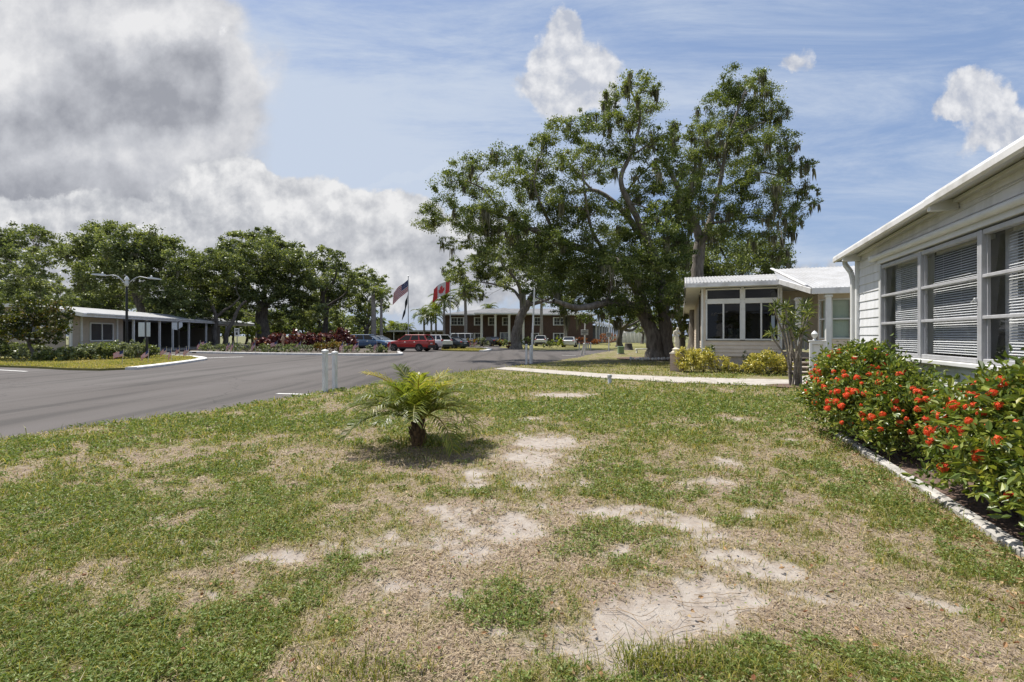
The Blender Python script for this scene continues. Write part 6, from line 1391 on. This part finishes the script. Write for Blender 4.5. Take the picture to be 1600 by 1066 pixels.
def inmaple(x, z):
    c = False; n = len(maple)
    for i in range(n):
        (x1, z1), (x2, z2) = maple[i], maple[(i + 1) % n]
        if (z1 > z) != (z2 > z) and x < (x2 - x1) * (z - z1) / (z2 - z1 + 1e-9) + x1: c = not c
    return c
mb = MB(); sub = 3
for j in range(nv * sub):
    for i in range(nu * sub):
        def pt(a, b):
            a = min(a, nu - 1e-6); b = min(b, nv - 1e-6); ii, jj = int(a), int(b); fa, fb = a - ii, b - jj; return (P[jj, ii] * (1 - fa) + P[jj, ii + 1] * fa) * (1 - fb) + (P[jj + 1, ii] * (1 - fa) + P[jj + 1, ii + 1] * fa) * fb
        a, b_ = (i + .5) / (nu * sub), (j + .5) / (nv * sub); m = 0 if (a < .25 or a > .75 or inmaple((a - .5) * 2 / .84 * 1.0, (b_ - .5) / .84)) else 1
        mb.poly([pt(i / sub, j / sub), pt((i + 1) / sub, j / sub), pt((i + 1) / sub, (j + 1) / sub), pt(i / sub, (j + 1) / sub)], m)
mb.build('cloth', [M['cared'], M['flagwhite']], f, True)
# small stick flags
M['stick'] = mat('flag_stick', (.55, .50, .42), .7)
protos = []
for k, (dx, dz) in enumerate(((-.42, -.10), (-.36, -.28), (-.16, -.40), (-.22, -.34))):
    r = thing('stick_flag', 'small American stick flag', 'flag', (0, 0, 0), 'small stick flags round the islands'); mb = MB(); tip = np.array([.10 - .05 * k, 0, .78]); mb.tube([(0, 0, -.05), tip], .012, 6); mb.lathe(tip, [(.012, 0), (.02, .015), (.01, .035)], 6); mb.build('stick', M['stick'], r)
    us_flag(cloth(tip - Zx * .02, np.array([dx, -.08, dz]), np.array([-.03, 0, -.28]) + np.array([.02 * k, 0, 0]), 14, 13, .05, k * 1.3), 'cloth', r, False); protos.append(r)
spots = [(190, 574, 0, 'in the island grass above the start of the white kerb'), (231, 571.5, 1, 'beside the black post with two white boards'), (219, 562, 2, 'at the end of the island shrubs'), (259, 563.5, 1, 'on the island before the dark porch, folded whitish'), (268, 567.5, 2, 'upright on the island lawn close to its kerb'), (281, 560.5, 3, 'on the far side of the island lawn'), (291, 561.5, 2, 'at the tip of the island, leftmost of the close pair'), (295.5, 561, 3, 'at the tip of the island, rightmost of the close pair'),
         (314, 551, 3, 'at the left end of the garden bed'), (321, 549.5, 0, 'among the grey shrubs at the left end of the garden bed'), (360, 553, 3, 'leaning on the grey shrubs at the kerb, left of its twin'), (364.5, 552.6, 2, 'on the kerb beside its twin in the grey shrubs'), (399.5, 553.5, 3, 'under the lowest copperleaf shrub at the kerb'), (431, 552.5, 0, 'left of the tan statue in the garden bed'), (469, 553, 1, 'right of the tan statue near the kerb'), (537, 554.6, 3, 'just right of the white posts by the orange-green shrub'),
         (559, 554, 1, 'under the front of the blue car'), (590, 553.5, 3, 'at the right end of the garden bed'), (610.5, 552, 2, 'in front of the red car wheel'), (723, 546, 1, 'on the small island beside the dark sedan'), (738, 545.5, 3, 'before the pale clipped bush'), (745, 546, 1, 'at the end of the small island left of the black car')]
for i, (u, v, k, where) in enumerate(spots):
    first = protos[k].location.length == 0 and not protos[k].get('used')
    o = protos[k] if first else copy_tree(protos[k]); protos[k]['used'] = 1
    x, y, _ = G(u, v); o.location = (x, y, .07 if v > 556 else .10); o.rotation_euler = (0, 0, 0); s = 1.0 if v > 556 else 1.25; o.scale = (s, s, s); o['label'] = ('small American stick flag ' + where); o['group'] = 'small stick flags round the islands'
for o in list(SC.objects):
    if o.get('used') is not None: del o['used']
# ------------------------------------------------------------------ cars
def car(label, cat, u, v, y, heading, paint, kind='suv', s=1.0, name='parked_car', cladding=True):
    b = gnd(W(u, v, y)); root = thing(name, label, cat, (0, 0, 0), 'cars parked before the brick building')
    if kind == 'suv': st = [(2.22, .42, .70, .62), (2.12, .34, .88, .80), (1.7, .30, .99, .90), (1.0, .30, 1.07, .925), (.4, .30, 1.08, .93), (-.8, .30, 1.10, .93), (-1.6, .30, 1.13, .92), (-2.05, .34, 1.12, .88), (-2.22, .45, 1.02, .82)]; gb = (1.05, -2.10); gr = (.25, -1.75); bz, rz = 1.08, 1.64; wb = (1.38, -1.33); wr = .36
    elif kind == 'jeep': st = [(2.2, .45, .95, .75), (2.1, .40, 1.12, .84), (1.5, .4, 1.15, .88), (.9, .4, 1.17, .88), (0, .4, 1.18, .88), (-1.8, .4, 1.18, .88), (-2.15, .42, 1.18, .86), (-2.2, .5, 1.1, .84)]; gb = (.85, -2.15); gr = (.55, -2.10); bz, rz = 1.17, 1.86; wb = (1.45, -1.45); wr = .40
    else: st = [(2.35, .38, .62, .60), (2.2, .28, .76, .80), (1.7, .24, .88, .89), (1.0, .24, .95, .91), (0, .24, .97, .91), (-1.2, .24, 1.0, .91), (-1.8, .26, 1.03, .88), (-2.2, .32, 1.02, .82), (-2.32, .42, .92, .76)]; gb = (1.05, -1.75); gr = (.25, -.95); bz, rz = .98, 1.44; wb = (1.42, -1.38); wr = .33
    # lower body, rings of ten points
    mb = MB(); rings = []
    for x, z0, z1, w in st:
        rings.append([(x, -w * .90, z0), (x, -w, z0 + .12), (x, -w * 1.0, z0 + (z1 - z0) * .62), (x, -w * .95, z1 - .05), (x, -w * .80, z1), (x, w * .80, z1), (x, w * .95, z1 - .05), (x, w, z0 + (z1 - z0) * .62), (x, w, z0 + .12), (x, w * .90, z0)])
    k = 10; V = [p for r_ in rings for p in r_]; Fc = [(i * k + j, i * k + (j + 1) % k, (i + 1) * k + (j + 1) % k, (i + 1) * k + j) for i in range(len(rings) - 1) for j in range(k)]
    mb.mesh(V, Fc); mb.poly(rings[0]); mb.poly(rings[-1][::-1]); mb.build('body', M[paint], root, True)
    wm = .86; gw, rw = wm * (.93 if kind == 'jeep' else .90), wm * (.84 if kind == 'jeep' else .74)
    g = MB(); B = [(gb[0], -gw, bz), (gb[0], gw, bz), (gb[1], gw, bz), (gb[1], -gw, bz)]; T = [(gr[0], -rw, rz - .06), (gr[0], rw, rz - .06), (gr[1], rw, rz - .06), (gr[1], -rw, rz - .06)]
    for i in range(4): g.poly([B[i], B[(i + 1) % 4], T[(i + 1) % 4], T[i]])
    g.build('windows', M['carglass'], root)
    r_ = MB(); r_.box(((gr[0] + gr[1]) / 2, 0, rz - .03), (gr[0] - gr[1] + .10, rw * 2 + .05, .07), bev=.03); B_ = [np.array(p) for p in B]; T_ = [np.array(p) for p in T]
    for i in range(4): r_.bar(B_[i], T_[i], .07 if i < 2 else .12, .05, up=(0, 1, 0))
    for sd in (-1, 1):
        for f in ((.42, .10), (.74, .12)) if kind != 'sedan' else ((.47, .10),):
            p0 = np.array((gb[0] + (gb[1] - gb[0]) * f[0], sd * gw, bz)); p1 = np.array((gr[0] + (gr[1] - gr[0]) * (f[0] - .12) / .88, sd * rw, rz - .06)); r_.bar(p0, p1, .03, f[1], up=(1, 0, 0))
    r_.build('roof', M[paint], root)
    if cladding and kind != 'sedan':
        c = MB(); 
        for sd in (-1, 1): c.box((0, sd * .915, .36), (4.2, .06, .16), bev=.02)
        c.box((-2.21, 0, .50), (.1, 1.55, .26), bev=.03); c.box((2.2, 0, .48), (.08, 1.3, .2), bev=.03); c.build('cladding', M['blackplastic'], root)
    for x in wb:
        for sd in (-1, 1):
            a = MB(); n = 20; a.mesh([(x + (wr + .075) * math.cos(6.283 * i / n), sd * .928, max(.22, wr + (wr + .075) * math.sin(6.283 * i / n))) for i in range(n)], [tuple(range(n))]); a.build('wheel_arch', M['blackplastic'], root)
            def disc(r, y0, y1, m, parent, nm, hole=None):
                d = MB(); c0 = [(x + r * math.cos(6.283 * i / 24), sd * y0, wr + r * math.sin(6.283 * i / 24)) for i in range(24)]; c1 = [(p[0], sd * y1, p[2]) for p in c0]
                for i in range(24): d.poly([c0[i], c0[(i + 1) % 24], c1[(i + 1) % 24], c1[i]])
                d.poly(c0); d.poly(c1); return d.build(nm, m, parent)
            wo = disc(wr, .70, .940, M['tyre'], root, 'wheel'); disc(wr * .66, .90, .945, M['rimdark'], wo, 'hub')
            d = MB()
            for i in range(5):
                aa = 6.283 * i / 5; ca, sa = math.cos(aa), math.sin(aa); d.bar((x + .03 * ca, sd * .95, wr + .03 * sa), (x + wr * .64 * ca, sd * .95, wr + wr * .64 * sa), .03, wr * .26, up=(0, 1, 0))
            d.build('rim', M['rim'], wo)
    for sd in (-1, 1):
        h = MB(); h.box((st[1][0] - .02, sd * .62, st[1][2] - .10), (.22, .34, .13), bev=.04); h.build('headlight', M['lamp'], root)
        h = MB(); h.box((st[-2][0] - .06, sd * .70, st[-2][2] - .10 if kind != 'jeep' else .95), (.20, .26, .22 if kind != 'sedan' else .14), bev=.04); h.build('taillight', M['tail'], root)
        h = MB(); h.box((gb[0] - .28, sd * (gw + .16), bz + .06), (.14, .2, .15), bev=.04); h.build('mirror', M[paint], root)
        for hx in (.15, -.85): 
            h = MB(); h.box((hx, sd * .935, bz - .16), (.17, .03, .035), bev=.01); h.build('door_handle', M['rim'], root)
            h = MB(); h.box((hx + .2 * 0 + .55, sd * .931, .70), (.012, .008, .62)); h.build('door_seam', M['black'], root)
    h = MB(); h.box((st[-1][0] + .02, 0, .78), (.06, .52, .13), bev=.01); h.build('number_plate', M['flagwhite'], root)
    root.location = (b[0], b[1], -.03); root.rotation_euler = (0, 0, R(heading)); root.scale = (s, s, s)
    return root
def paint(n, c, metal=.0): M[n] = mat(n, c, .28, tuple(k * .92 for k in c), 1.5, coat=.6, metal=metal)
paint('car_red', (.40, .010, .014)); paint('car_blue', (.035, .10, .21)); paint('car_white', (.70, .71, .72)); paint('car_navy', (.02, .03, .045)); paint('car_black', (.014, .015, .017)); paint('car_silver', (.48, .52, .55)); paint('car_yellow', (.7, .5, .08))
M['lamp'] = mat('headlamp', (.6, .62, .64), .15); M['tail'] = mat('tail_lamp', (.35, .02, .02), .2); M['rimdark'] = mat('rim_dark', (.05, .05, .052), .4)
car('blue crossover parked behind the copperleaf shrub', 'car', 577, 545.5, 55, -6, 'car_blue', 'suv', 1.06)
car('silver-blue car half hidden behind the blue crossover', 'car', 592, 543.5, 61, -12, 'car_silver', 'sedan', 1.1)
car('bright red crossover, largest of the parked cars', 'car', 642, 549.5, 48.5, 164, 'car_red', 'suv', 1.04)
car('white crossover with its tail beside the red one', 'car', 675, 547.5, 53, 146, 'car_white', 'suv', 1.04)
car('dark navy sedan beside the white crossover', 'car', 702, 546.5, 55, 150, 'car_navy', 'sedan', .98)
car('white boxy off-roader before the left end of the brick building', 'car', 714, 541.5, 70, 172, 'car_white', 'jeep', 1.05, cladding=False)
car('black car parked before the portico of the brick building', 'car', 767, 541, 72, 122, 'car_black', 'sedan', 1.0)
car('white crossover seen from behind right of the leaning oak', 'car', 846, 541, 73, 82, 'car_white', 'suv', 1.0)
car('white sedan seen from behind near the sign pole', 'car', 890, 543.3, 66, 78, 'car_white', 'sedan', 1.0)
# ------------------------------------------------------------------ sun, sky, clouds, camera
SUN_EL, SUN_AZ = 64.0, 50.0            # degrees; azimuth is measured to the left of the view axis
sd = Vector((-math.sin(R(SUN_AZ)) * math.cos(R(SUN_EL)), math.cos(R(SUN_AZ)) * math.cos(R(SUN_EL)), math.sin(R(SUN_EL))))
sl = bpy.data.lights.new('sun', 'SUN'); sl.energy = 4.8; sl.angle = R(.53); sl.color = (1, .955, .88)
so = bpy.data.objects.new('sun', sl); COL.objects.link(so); so.rotation_euler = sd.to_track_quat('Z', 'Y').to_euler(); so.location = (0, 0, 60)
w = bpy.data.worlds.new('World'); SC.world = w; w.use_nodes = True; nt = w.node_tree; nt.nodes.clear(); lk = nt.links.new
def nd(t, **k):
    n = nt.nodes.new(t)
    for a, b in k.items(): setattr(n, a, b)
    return n
def mth(op, a, b=None, c=None, clamp=False):
    n = nd('ShaderNodeMath', operation=op, use_clamp=clamp)
    for i, x in enumerate((a, b, c)):
        if x is None: continue
        if isinstance(x, (int, float)): n.inputs[i].default_value = x
        else: lk(x, n.inputs[i])
    return n.outputs[0]
def mr(x, a, b, c=0., d=1.):
    n = nd('ShaderNodeMapRange', interpolation_type='SMOOTHSTEP'); lk(x, n.inputs[0]); n.inputs[1].default_value = a; n.inputs[2].default_value = b; n.inputs[3].default_value = c; n.inputs[4].default_value = d; return n.outputs[0]
def mixc(f, a, b):
    n = nd('ShaderNodeMix', data_type='RGBA')
    for s, x in ((0, f), (6, a), (7, b)):
        if isinstance(x, (int, float)): n.inputs[s].default_value = x
        elif isinstance(x, tuple): n.inputs[s].default_value = (*x, 1)
        else: lk(x, n.inputs[s])
    return n.outputs[2]
sky = nd('ShaderNodeTexSky', sky_type='NISHITA'); sky.sun_disc = False; sky.sun_elevation = R(SUN_EL); sky.sun_rotation = R(-SUN_AZ); sky.air_density = 1.0; sky.dust_density = 1.6; sky.ozone_density = 1.0
tc = nd('ShaderNodeTexCoord'); sp = nd('ShaderNodeSeparateXYZ'); lk(tc.outputs['Generated'], sp.inputs[0])
ay = mth('MAXIMUM', mth('ABSOLUTE', sp.outputs[1]), .12)
U = mth('DIVIDE', sp.outputs[0], ay); Vv = mth('DIVIDE', sp.outputs[2], ay)
cv = nd('ShaderNodeCombineXYZ'); lk(U, cv.inputs[0]); lk(Vv, cv.inputs[1])
def noise(vec, scale, detail=8, rough=.58, off=(0, 0, 0), stretch=(1, 1, 1), rot=0, dist=0):
    mp = nd('ShaderNodeMapping'); mp.inputs['Location'].default_value = off; mp.inputs['Scale'].default_value = stretch; mp.inputs['Rotation'].default_value = (0, 0, rot); lk(vec, mp.inputs[0])
    n = nd('ShaderNodeTexNoise'); n.inputs['Scale'].default_value = scale; n.inputs['Detail'].default_value = detail; n.inputs['Roughness'].default_value = rough; n.inputs['Distortion'].default_value = dist; lk(mp.outputs[0], n.inputs['Vector']); return n
# warp the cloud coordinates so no outline is an ellipse
wn = noise(cv.outputs[0], 5, 9, .62); wv = nd('ShaderNodeVectorMath', operation='SUBTRACT'); lk(wn.outputs['Color'], wv.inputs[0]); wv.inputs[1].default_value = (.5, .5, .5)
ws = nd('ShaderNodeVectorMath', operation='SCALE'); lk(wv.outputs[0], ws.inputs[0]); ws.inputs['Scale'].default_value = .16
wa = nd('ShaderNodeVectorMath', operation='ADD'); lk(cv.outputs[0], wa.inputs[0]); lk(ws.outputs[0], wa.inputs[1]); sw = nd('ShaderNodeSeparateXYZ'); lk(wa.outputs[0], sw.inputs[0])
def blobs(lst):
    t = None
    for (u, v, ru, rv, wt) in lst:
        a = mth('MULTIPLY', mth('SUBTRACT', sw.outputs[0], (u - U0) / F), F / ru); b = mth('MULTIPLY', mth('SUBTRACT', sw.outputs[1], (V0 - v) / F), F / rv)
        g = mth('MULTIPLY', mth('EXPONENT', mth('MULTIPLY', mth('ADD', mth('MULTIPLY', a, a), mth('MULTIPLY', b, b)), -1)), wt)
        t = g if t is None else mth('ADD', t, g)
    return t
def vor(vec, scale, off=(0, 0, 0), detail=5, rough=.52):
    mp = nd('ShaderNodeMapping'); mp.inputs['Location'].default_value = off; lk(vec, mp.inputs[0])
    n = nd('ShaderNodeTexVoronoi', feature='SMOOTH_F1', voronoi_dimensions='2D'); n.normalize = True; n.inputs['Scale'].default_value = scale; n.inputs['Detail'].default_value = detail; n.inputs['Roughness'].default_value = rough; n.inputs['Lacunarity'].default_value = 2.3; n.inputs['Smoothness'].default_value = .7
    lk(mp.outputs[0], n.inputs['Vector']); return mth('SUBTRACT', 1, n.outputs['Distance'])
def relief(vec, scale, d, k, **kw):
    x = vor(vec, scale, **kw); y = vor(vec, scale, off=(d[0], d[1], 0), **kw); return x, mth('MULTIPLY', mth('SUBTRACT', x, y), k)
def ramp3(x, cs):
    r = nd('ShaderNodeValToRGB'); e = r.color_ramp.elements; e[0].position = cs[0][0]; e[0].color = (*cs[0][1], 1); e[1].position = cs[-1][0]; e[1].color = (*cs[-1][1], 1)
    for pz, c in cs[1:-1]: q = e.new(pz); q.color = (*c, 1)
    lk(x, r.inputs[0]); return r.outputs[0]
small = nd('ShaderNodeVectorMath', operation='SCALE'); lk(wv.outputs[0], small.inputs[0]); small.inputs['Scale'].default_value = .05
pv = nd('ShaderNodeVectorMath', operation='ADD'); lk(cv.outputs[0], pv.inputs[0]); lk(small.outputs[0], pv.inputs[1])
big = noise(cv.outputs[0], 3.2, 10, .58); fine = noise(cv.outputs[0], 11, 9, .62)
# heavy grey cloud overhead at the left
m1 = blobs([(60, 140, 330, 210, .85), (235, 95, 130, 115, .72), (0, 330, 330, 130, .62), (150, 250, 190, 90, .5), (-500, 250, 500, 400, .9), (300, 110, 50, 80, .22), (345, 175, 60, 34, .34), (325, 30, 46, 34, .30), (380, 120, 26, 30, .22)])
v1, r1_ = relief(pv.outputs[0], 4.2, (-.022, -.035), 3.2)
d1 = mr(mth('ADD', m1, mth('ADD', mth('MULTIPLY', mth('SUBTRACT', big.outputs['Fac'], .5), .9), mth('ADD', mth('MULTIPLY', mth('SUBTRACT', fine.outputs['Fac'], .5), .35), mth('MULTIPLY', mth('SUBTRACT', v1, .6), .5)))), .36, .72)
dark1 = blobs([(170, 130, 150, 75, .95), (285, 140, 60, 60, .9), (60, 290, 180, 70, .62), (180, 310, 110, 50, .5), (20, 190, 110, 30, .35), (-300, 250, 220, 200, .6)])
lit1 = blobs([(228, 55, 55, 36, .85), (285, 20, 60, 40, .7), (70, 112, 110, 40, .55), (80, 30, 150, 45, .45), (130, 235, 140, 30, .5), (10, 60, 40, 160, .3), (330, 210, 60, 90, .35)])
dk = mr(mth('ADD', dark1, mth('ADD', mth('MULTIPLY', mth('SUBTRACT', big.outputs['Fac'], .5), .85), mth('MULTIPLY', mth('SUBTRACT', fine.outputs['Fac'], .5), .40))), .18, .85)
sh1 = mth('ADD', mth('SUBTRACT', mth('MULTIPLY_ADD', lit1, .34, .58), mth('MULTIPLY', dk, .46)), mth('ADD', mth('MULTIPLY', r1_, .60), mth('MULTIPLY', mth('SUBTRACT', fine.outputs['Fac'], .5), .30)))
col1 = ramp3(sh1, [(0., (.245, .255, .287)), (.5, (.395, .405, .435)), (1., (.585, .585, .595))])
# cumulus rising over the trees
m2 = blobs([(332, 300, 70, 60, .9), (385, 330, 100, 60, .55), (430, 345, 110, 50, .8), (530, 352, 75, 40, .75), (600, 362, 70, 38, .72), (660, 348, 26, 22, .7), (680, 385, 90, 40, .6), (480, 420, 420, 75, 1.0), (80, 350, 130, 40, .7), (0, 330, 60, 40, .5), (180, 380, 200, 60, .8), (1250, 455, 260, 40, .6), (1900, 380, 500, 120, .5), (-600, 420, 500, 100, .9)])
v2, r2_ = relief(pv.outputs[0], 9, (-.012, -.022), 3.4)
d2 = mr(mth('ADD', m2, mth('ADD', mth('MULTIPLY', mth('SUBTRACT', v2, .62), .95), mth('MULTIPLY', mth('SUBTRACT', fine.outputs['Fac'], .5), .35))), .40, .60)
sh2 = mth('ADD', mth('ADD', mr(Vv, .12, .33, .30, .66), r2_), mth('ADD', mth('MULTIPLY', mth('SUBTRACT', fine.outputs['Fac'], .5), .5), mth('MULTIPLY', mth('SUBTRACT', big.outputs['Fac'], .5), 1.5)))
sh2 = mth('MULTIPLY_ADD', sh2, .70, .15)
col2 = ramp3(sh2, [(.0, (.275, .287, .32)), (.42, (.40, .41, .435)), (.92, (.60, .60, .605))])
# separate fair-weather puffs
m3 = blobs([(882, 38, 24, 26, .95), (872, 75, 26, 30, .8), (888, 118, 62, 42, 1.25), (935, 100, 42, 30, .8), (848, 140, 40, 34, .75), (925, 150, 60, 26, .6), (1245, 82, 28, 26, .72), (1232, 105, 12, 14, .4), (1528, 155, 52, 34, 1.1), (1575, 182, 52, 36, .95), (1480, 168, 34, 12, .7), (1550, 210, 50, 18, .6), (1500, 225, 20, 12, .4), (345, 58, 14, 20, .42), (870, 95, 1, 1, 0)])
v3, r3_ = relief(pv.outputs[0], 13, (-.012, -.020), 4.2)
d3 = mr(mth('ADD', m3, mth('MULTIPLY', mth('ADD', mth('MULTIPLY', mth('SUBTRACT', v3, .62), 1.1), mth('MULTIPLY', mth('SUBTRACT', fine.outputs['Fac'], .5), 1.1)), mr(m3, .02, .35))), .36, .78, 0, .93)
sh3 = mth('ADD', mth('ADD', .56, r3_), mth('MULTIPLY', mth('SUBTRACT', fine.outputs['Fac'], .5), .7))
sh3 = mth('MULTIPLY_ADD', sh3, .7, .10)
col3 = ramp3(sh3, [(.1, (.36, .385, .445)), (.5, (.48, .49, .52)), (.95, (.61, .61, .62))])
# thin high veil, drawn out in streaks
ci = noise(cv.outputs[0], 3.4, 11, .70, stretch=(.38, 2.0, 1), rot=R(-22), dist=.5); ci2 = noise(cv.outputs[0], .9, 5, .5, off=(3, 1, 0))
vl = blobs([(420, 210, 150, 120, .45), (520, 240, 330, 130, .42), (680, 330, 260, 90, .40), (1100, 60, 300, 120, .16), (640, 280, 60, 10, .0)])
veil = mth('ADD', mr(mth('ADD', mth('ADD', mth('MULTIPLY', ci.outputs['Fac'], 1.25), mth('MULTIPLY', ci2.outputs['Fac'], .35)), mth('MULTIPLY', vl, .8)), .62, 1.18, .08, .92), mr(Vv, .30, .0, 0, .22), clamp=True)
sx_ = mth('ADD', mth('MULTIPLY', mth('SUBTRACT', sw.outputs[0], -.232), .934), mth('MULTIPLY', mth('SUBTRACT', sw.outputs[1], .330), .358)); sy_ = mth('SUBTRACT', mth('MULTIPLY', mth('SUBTRACT', sw.outputs[1], .330), .934), mth('MULTIPLY', mth('SUBTRACT', sw.outputs[0], -.232), .358))
streak = mth('EXPONENT', mth('MULTIPLY', mth('ADD', mth('POWER', mth('MULTIPLY', sx_, 17), 2), mth('POWER', mth('MULTIPLY', sy_, 150), 2)), -1))
veil = mth('MULTIPLY_ADD', streak, .55, veil, clamp=True)
SKYK = .10
K = 1 / SKYK
def scale(c, k):
    n = nd('ShaderNodeVectorMath', operation='SCALE'); lk(c, n.inputs[0]); n.inputs['Scale'].default_value = k; return n.outputs[0]
c0 = mixc(.62, sky.outputs[0], (.160 * K, .250 * K, .450 * K))
c1 = mixc(veil, c0, (.42 * K, .475 * K, .565 * K))
c2 = mixc(d1, c1, scale(col1, K)); c2 = mixc(d2, c2, scale(col2, K))
c3 = mixc(d3, c2, scale(col3, K))
bg = nd('ShaderNodeBackground'); bg.inputs['Strength'].default_value = SKYK; lk(c3, bg.inputs[0])
out = nd('ShaderNodeOutputWorld'); lk(bg.outputs[0], out.inputs[0])
w.cycles.sampling_method = 'MANUAL'; w.cycles.sample_map_resolution = 512
cam = bpy.data.cameras.new('camera'); cam.lens = F / 1600 * 36; cam.sensor_width = 36; cam.sensor_fit = 'HORIZONTAL'; cam.shift_y = -8 / 1600; cam.clip_start = .05; cam.clip_end = 5000
co = bpy.data.objects.new('camera', cam); COL.objects.link(co); co.location = (0, 0, H); co.rotation_euler = (R(90), 0, 0); SC.camera = co
vs = SC.view_settings; SC.display_settings.display_device = 'sRGB'; vs.view_transform = 'Standard'; vs.look = 'None'; vs.exposure = 0.50; vs.gamma = 1; vs.use_curve_mapping = False
cy = SC.cycles; cy.max_bounces = 5; cy.diffuse_bounces = 2; cy.glossy_bounces = 2; cy.transmission_bounces = 4; cy.transparent_max_bounces = 10; cy.use_denoising = True; cy.caustics_reflective = False; cy.caustics_refractive = False; cy.sample_clamp_indirect = 6
SC.render.film_transparent = False
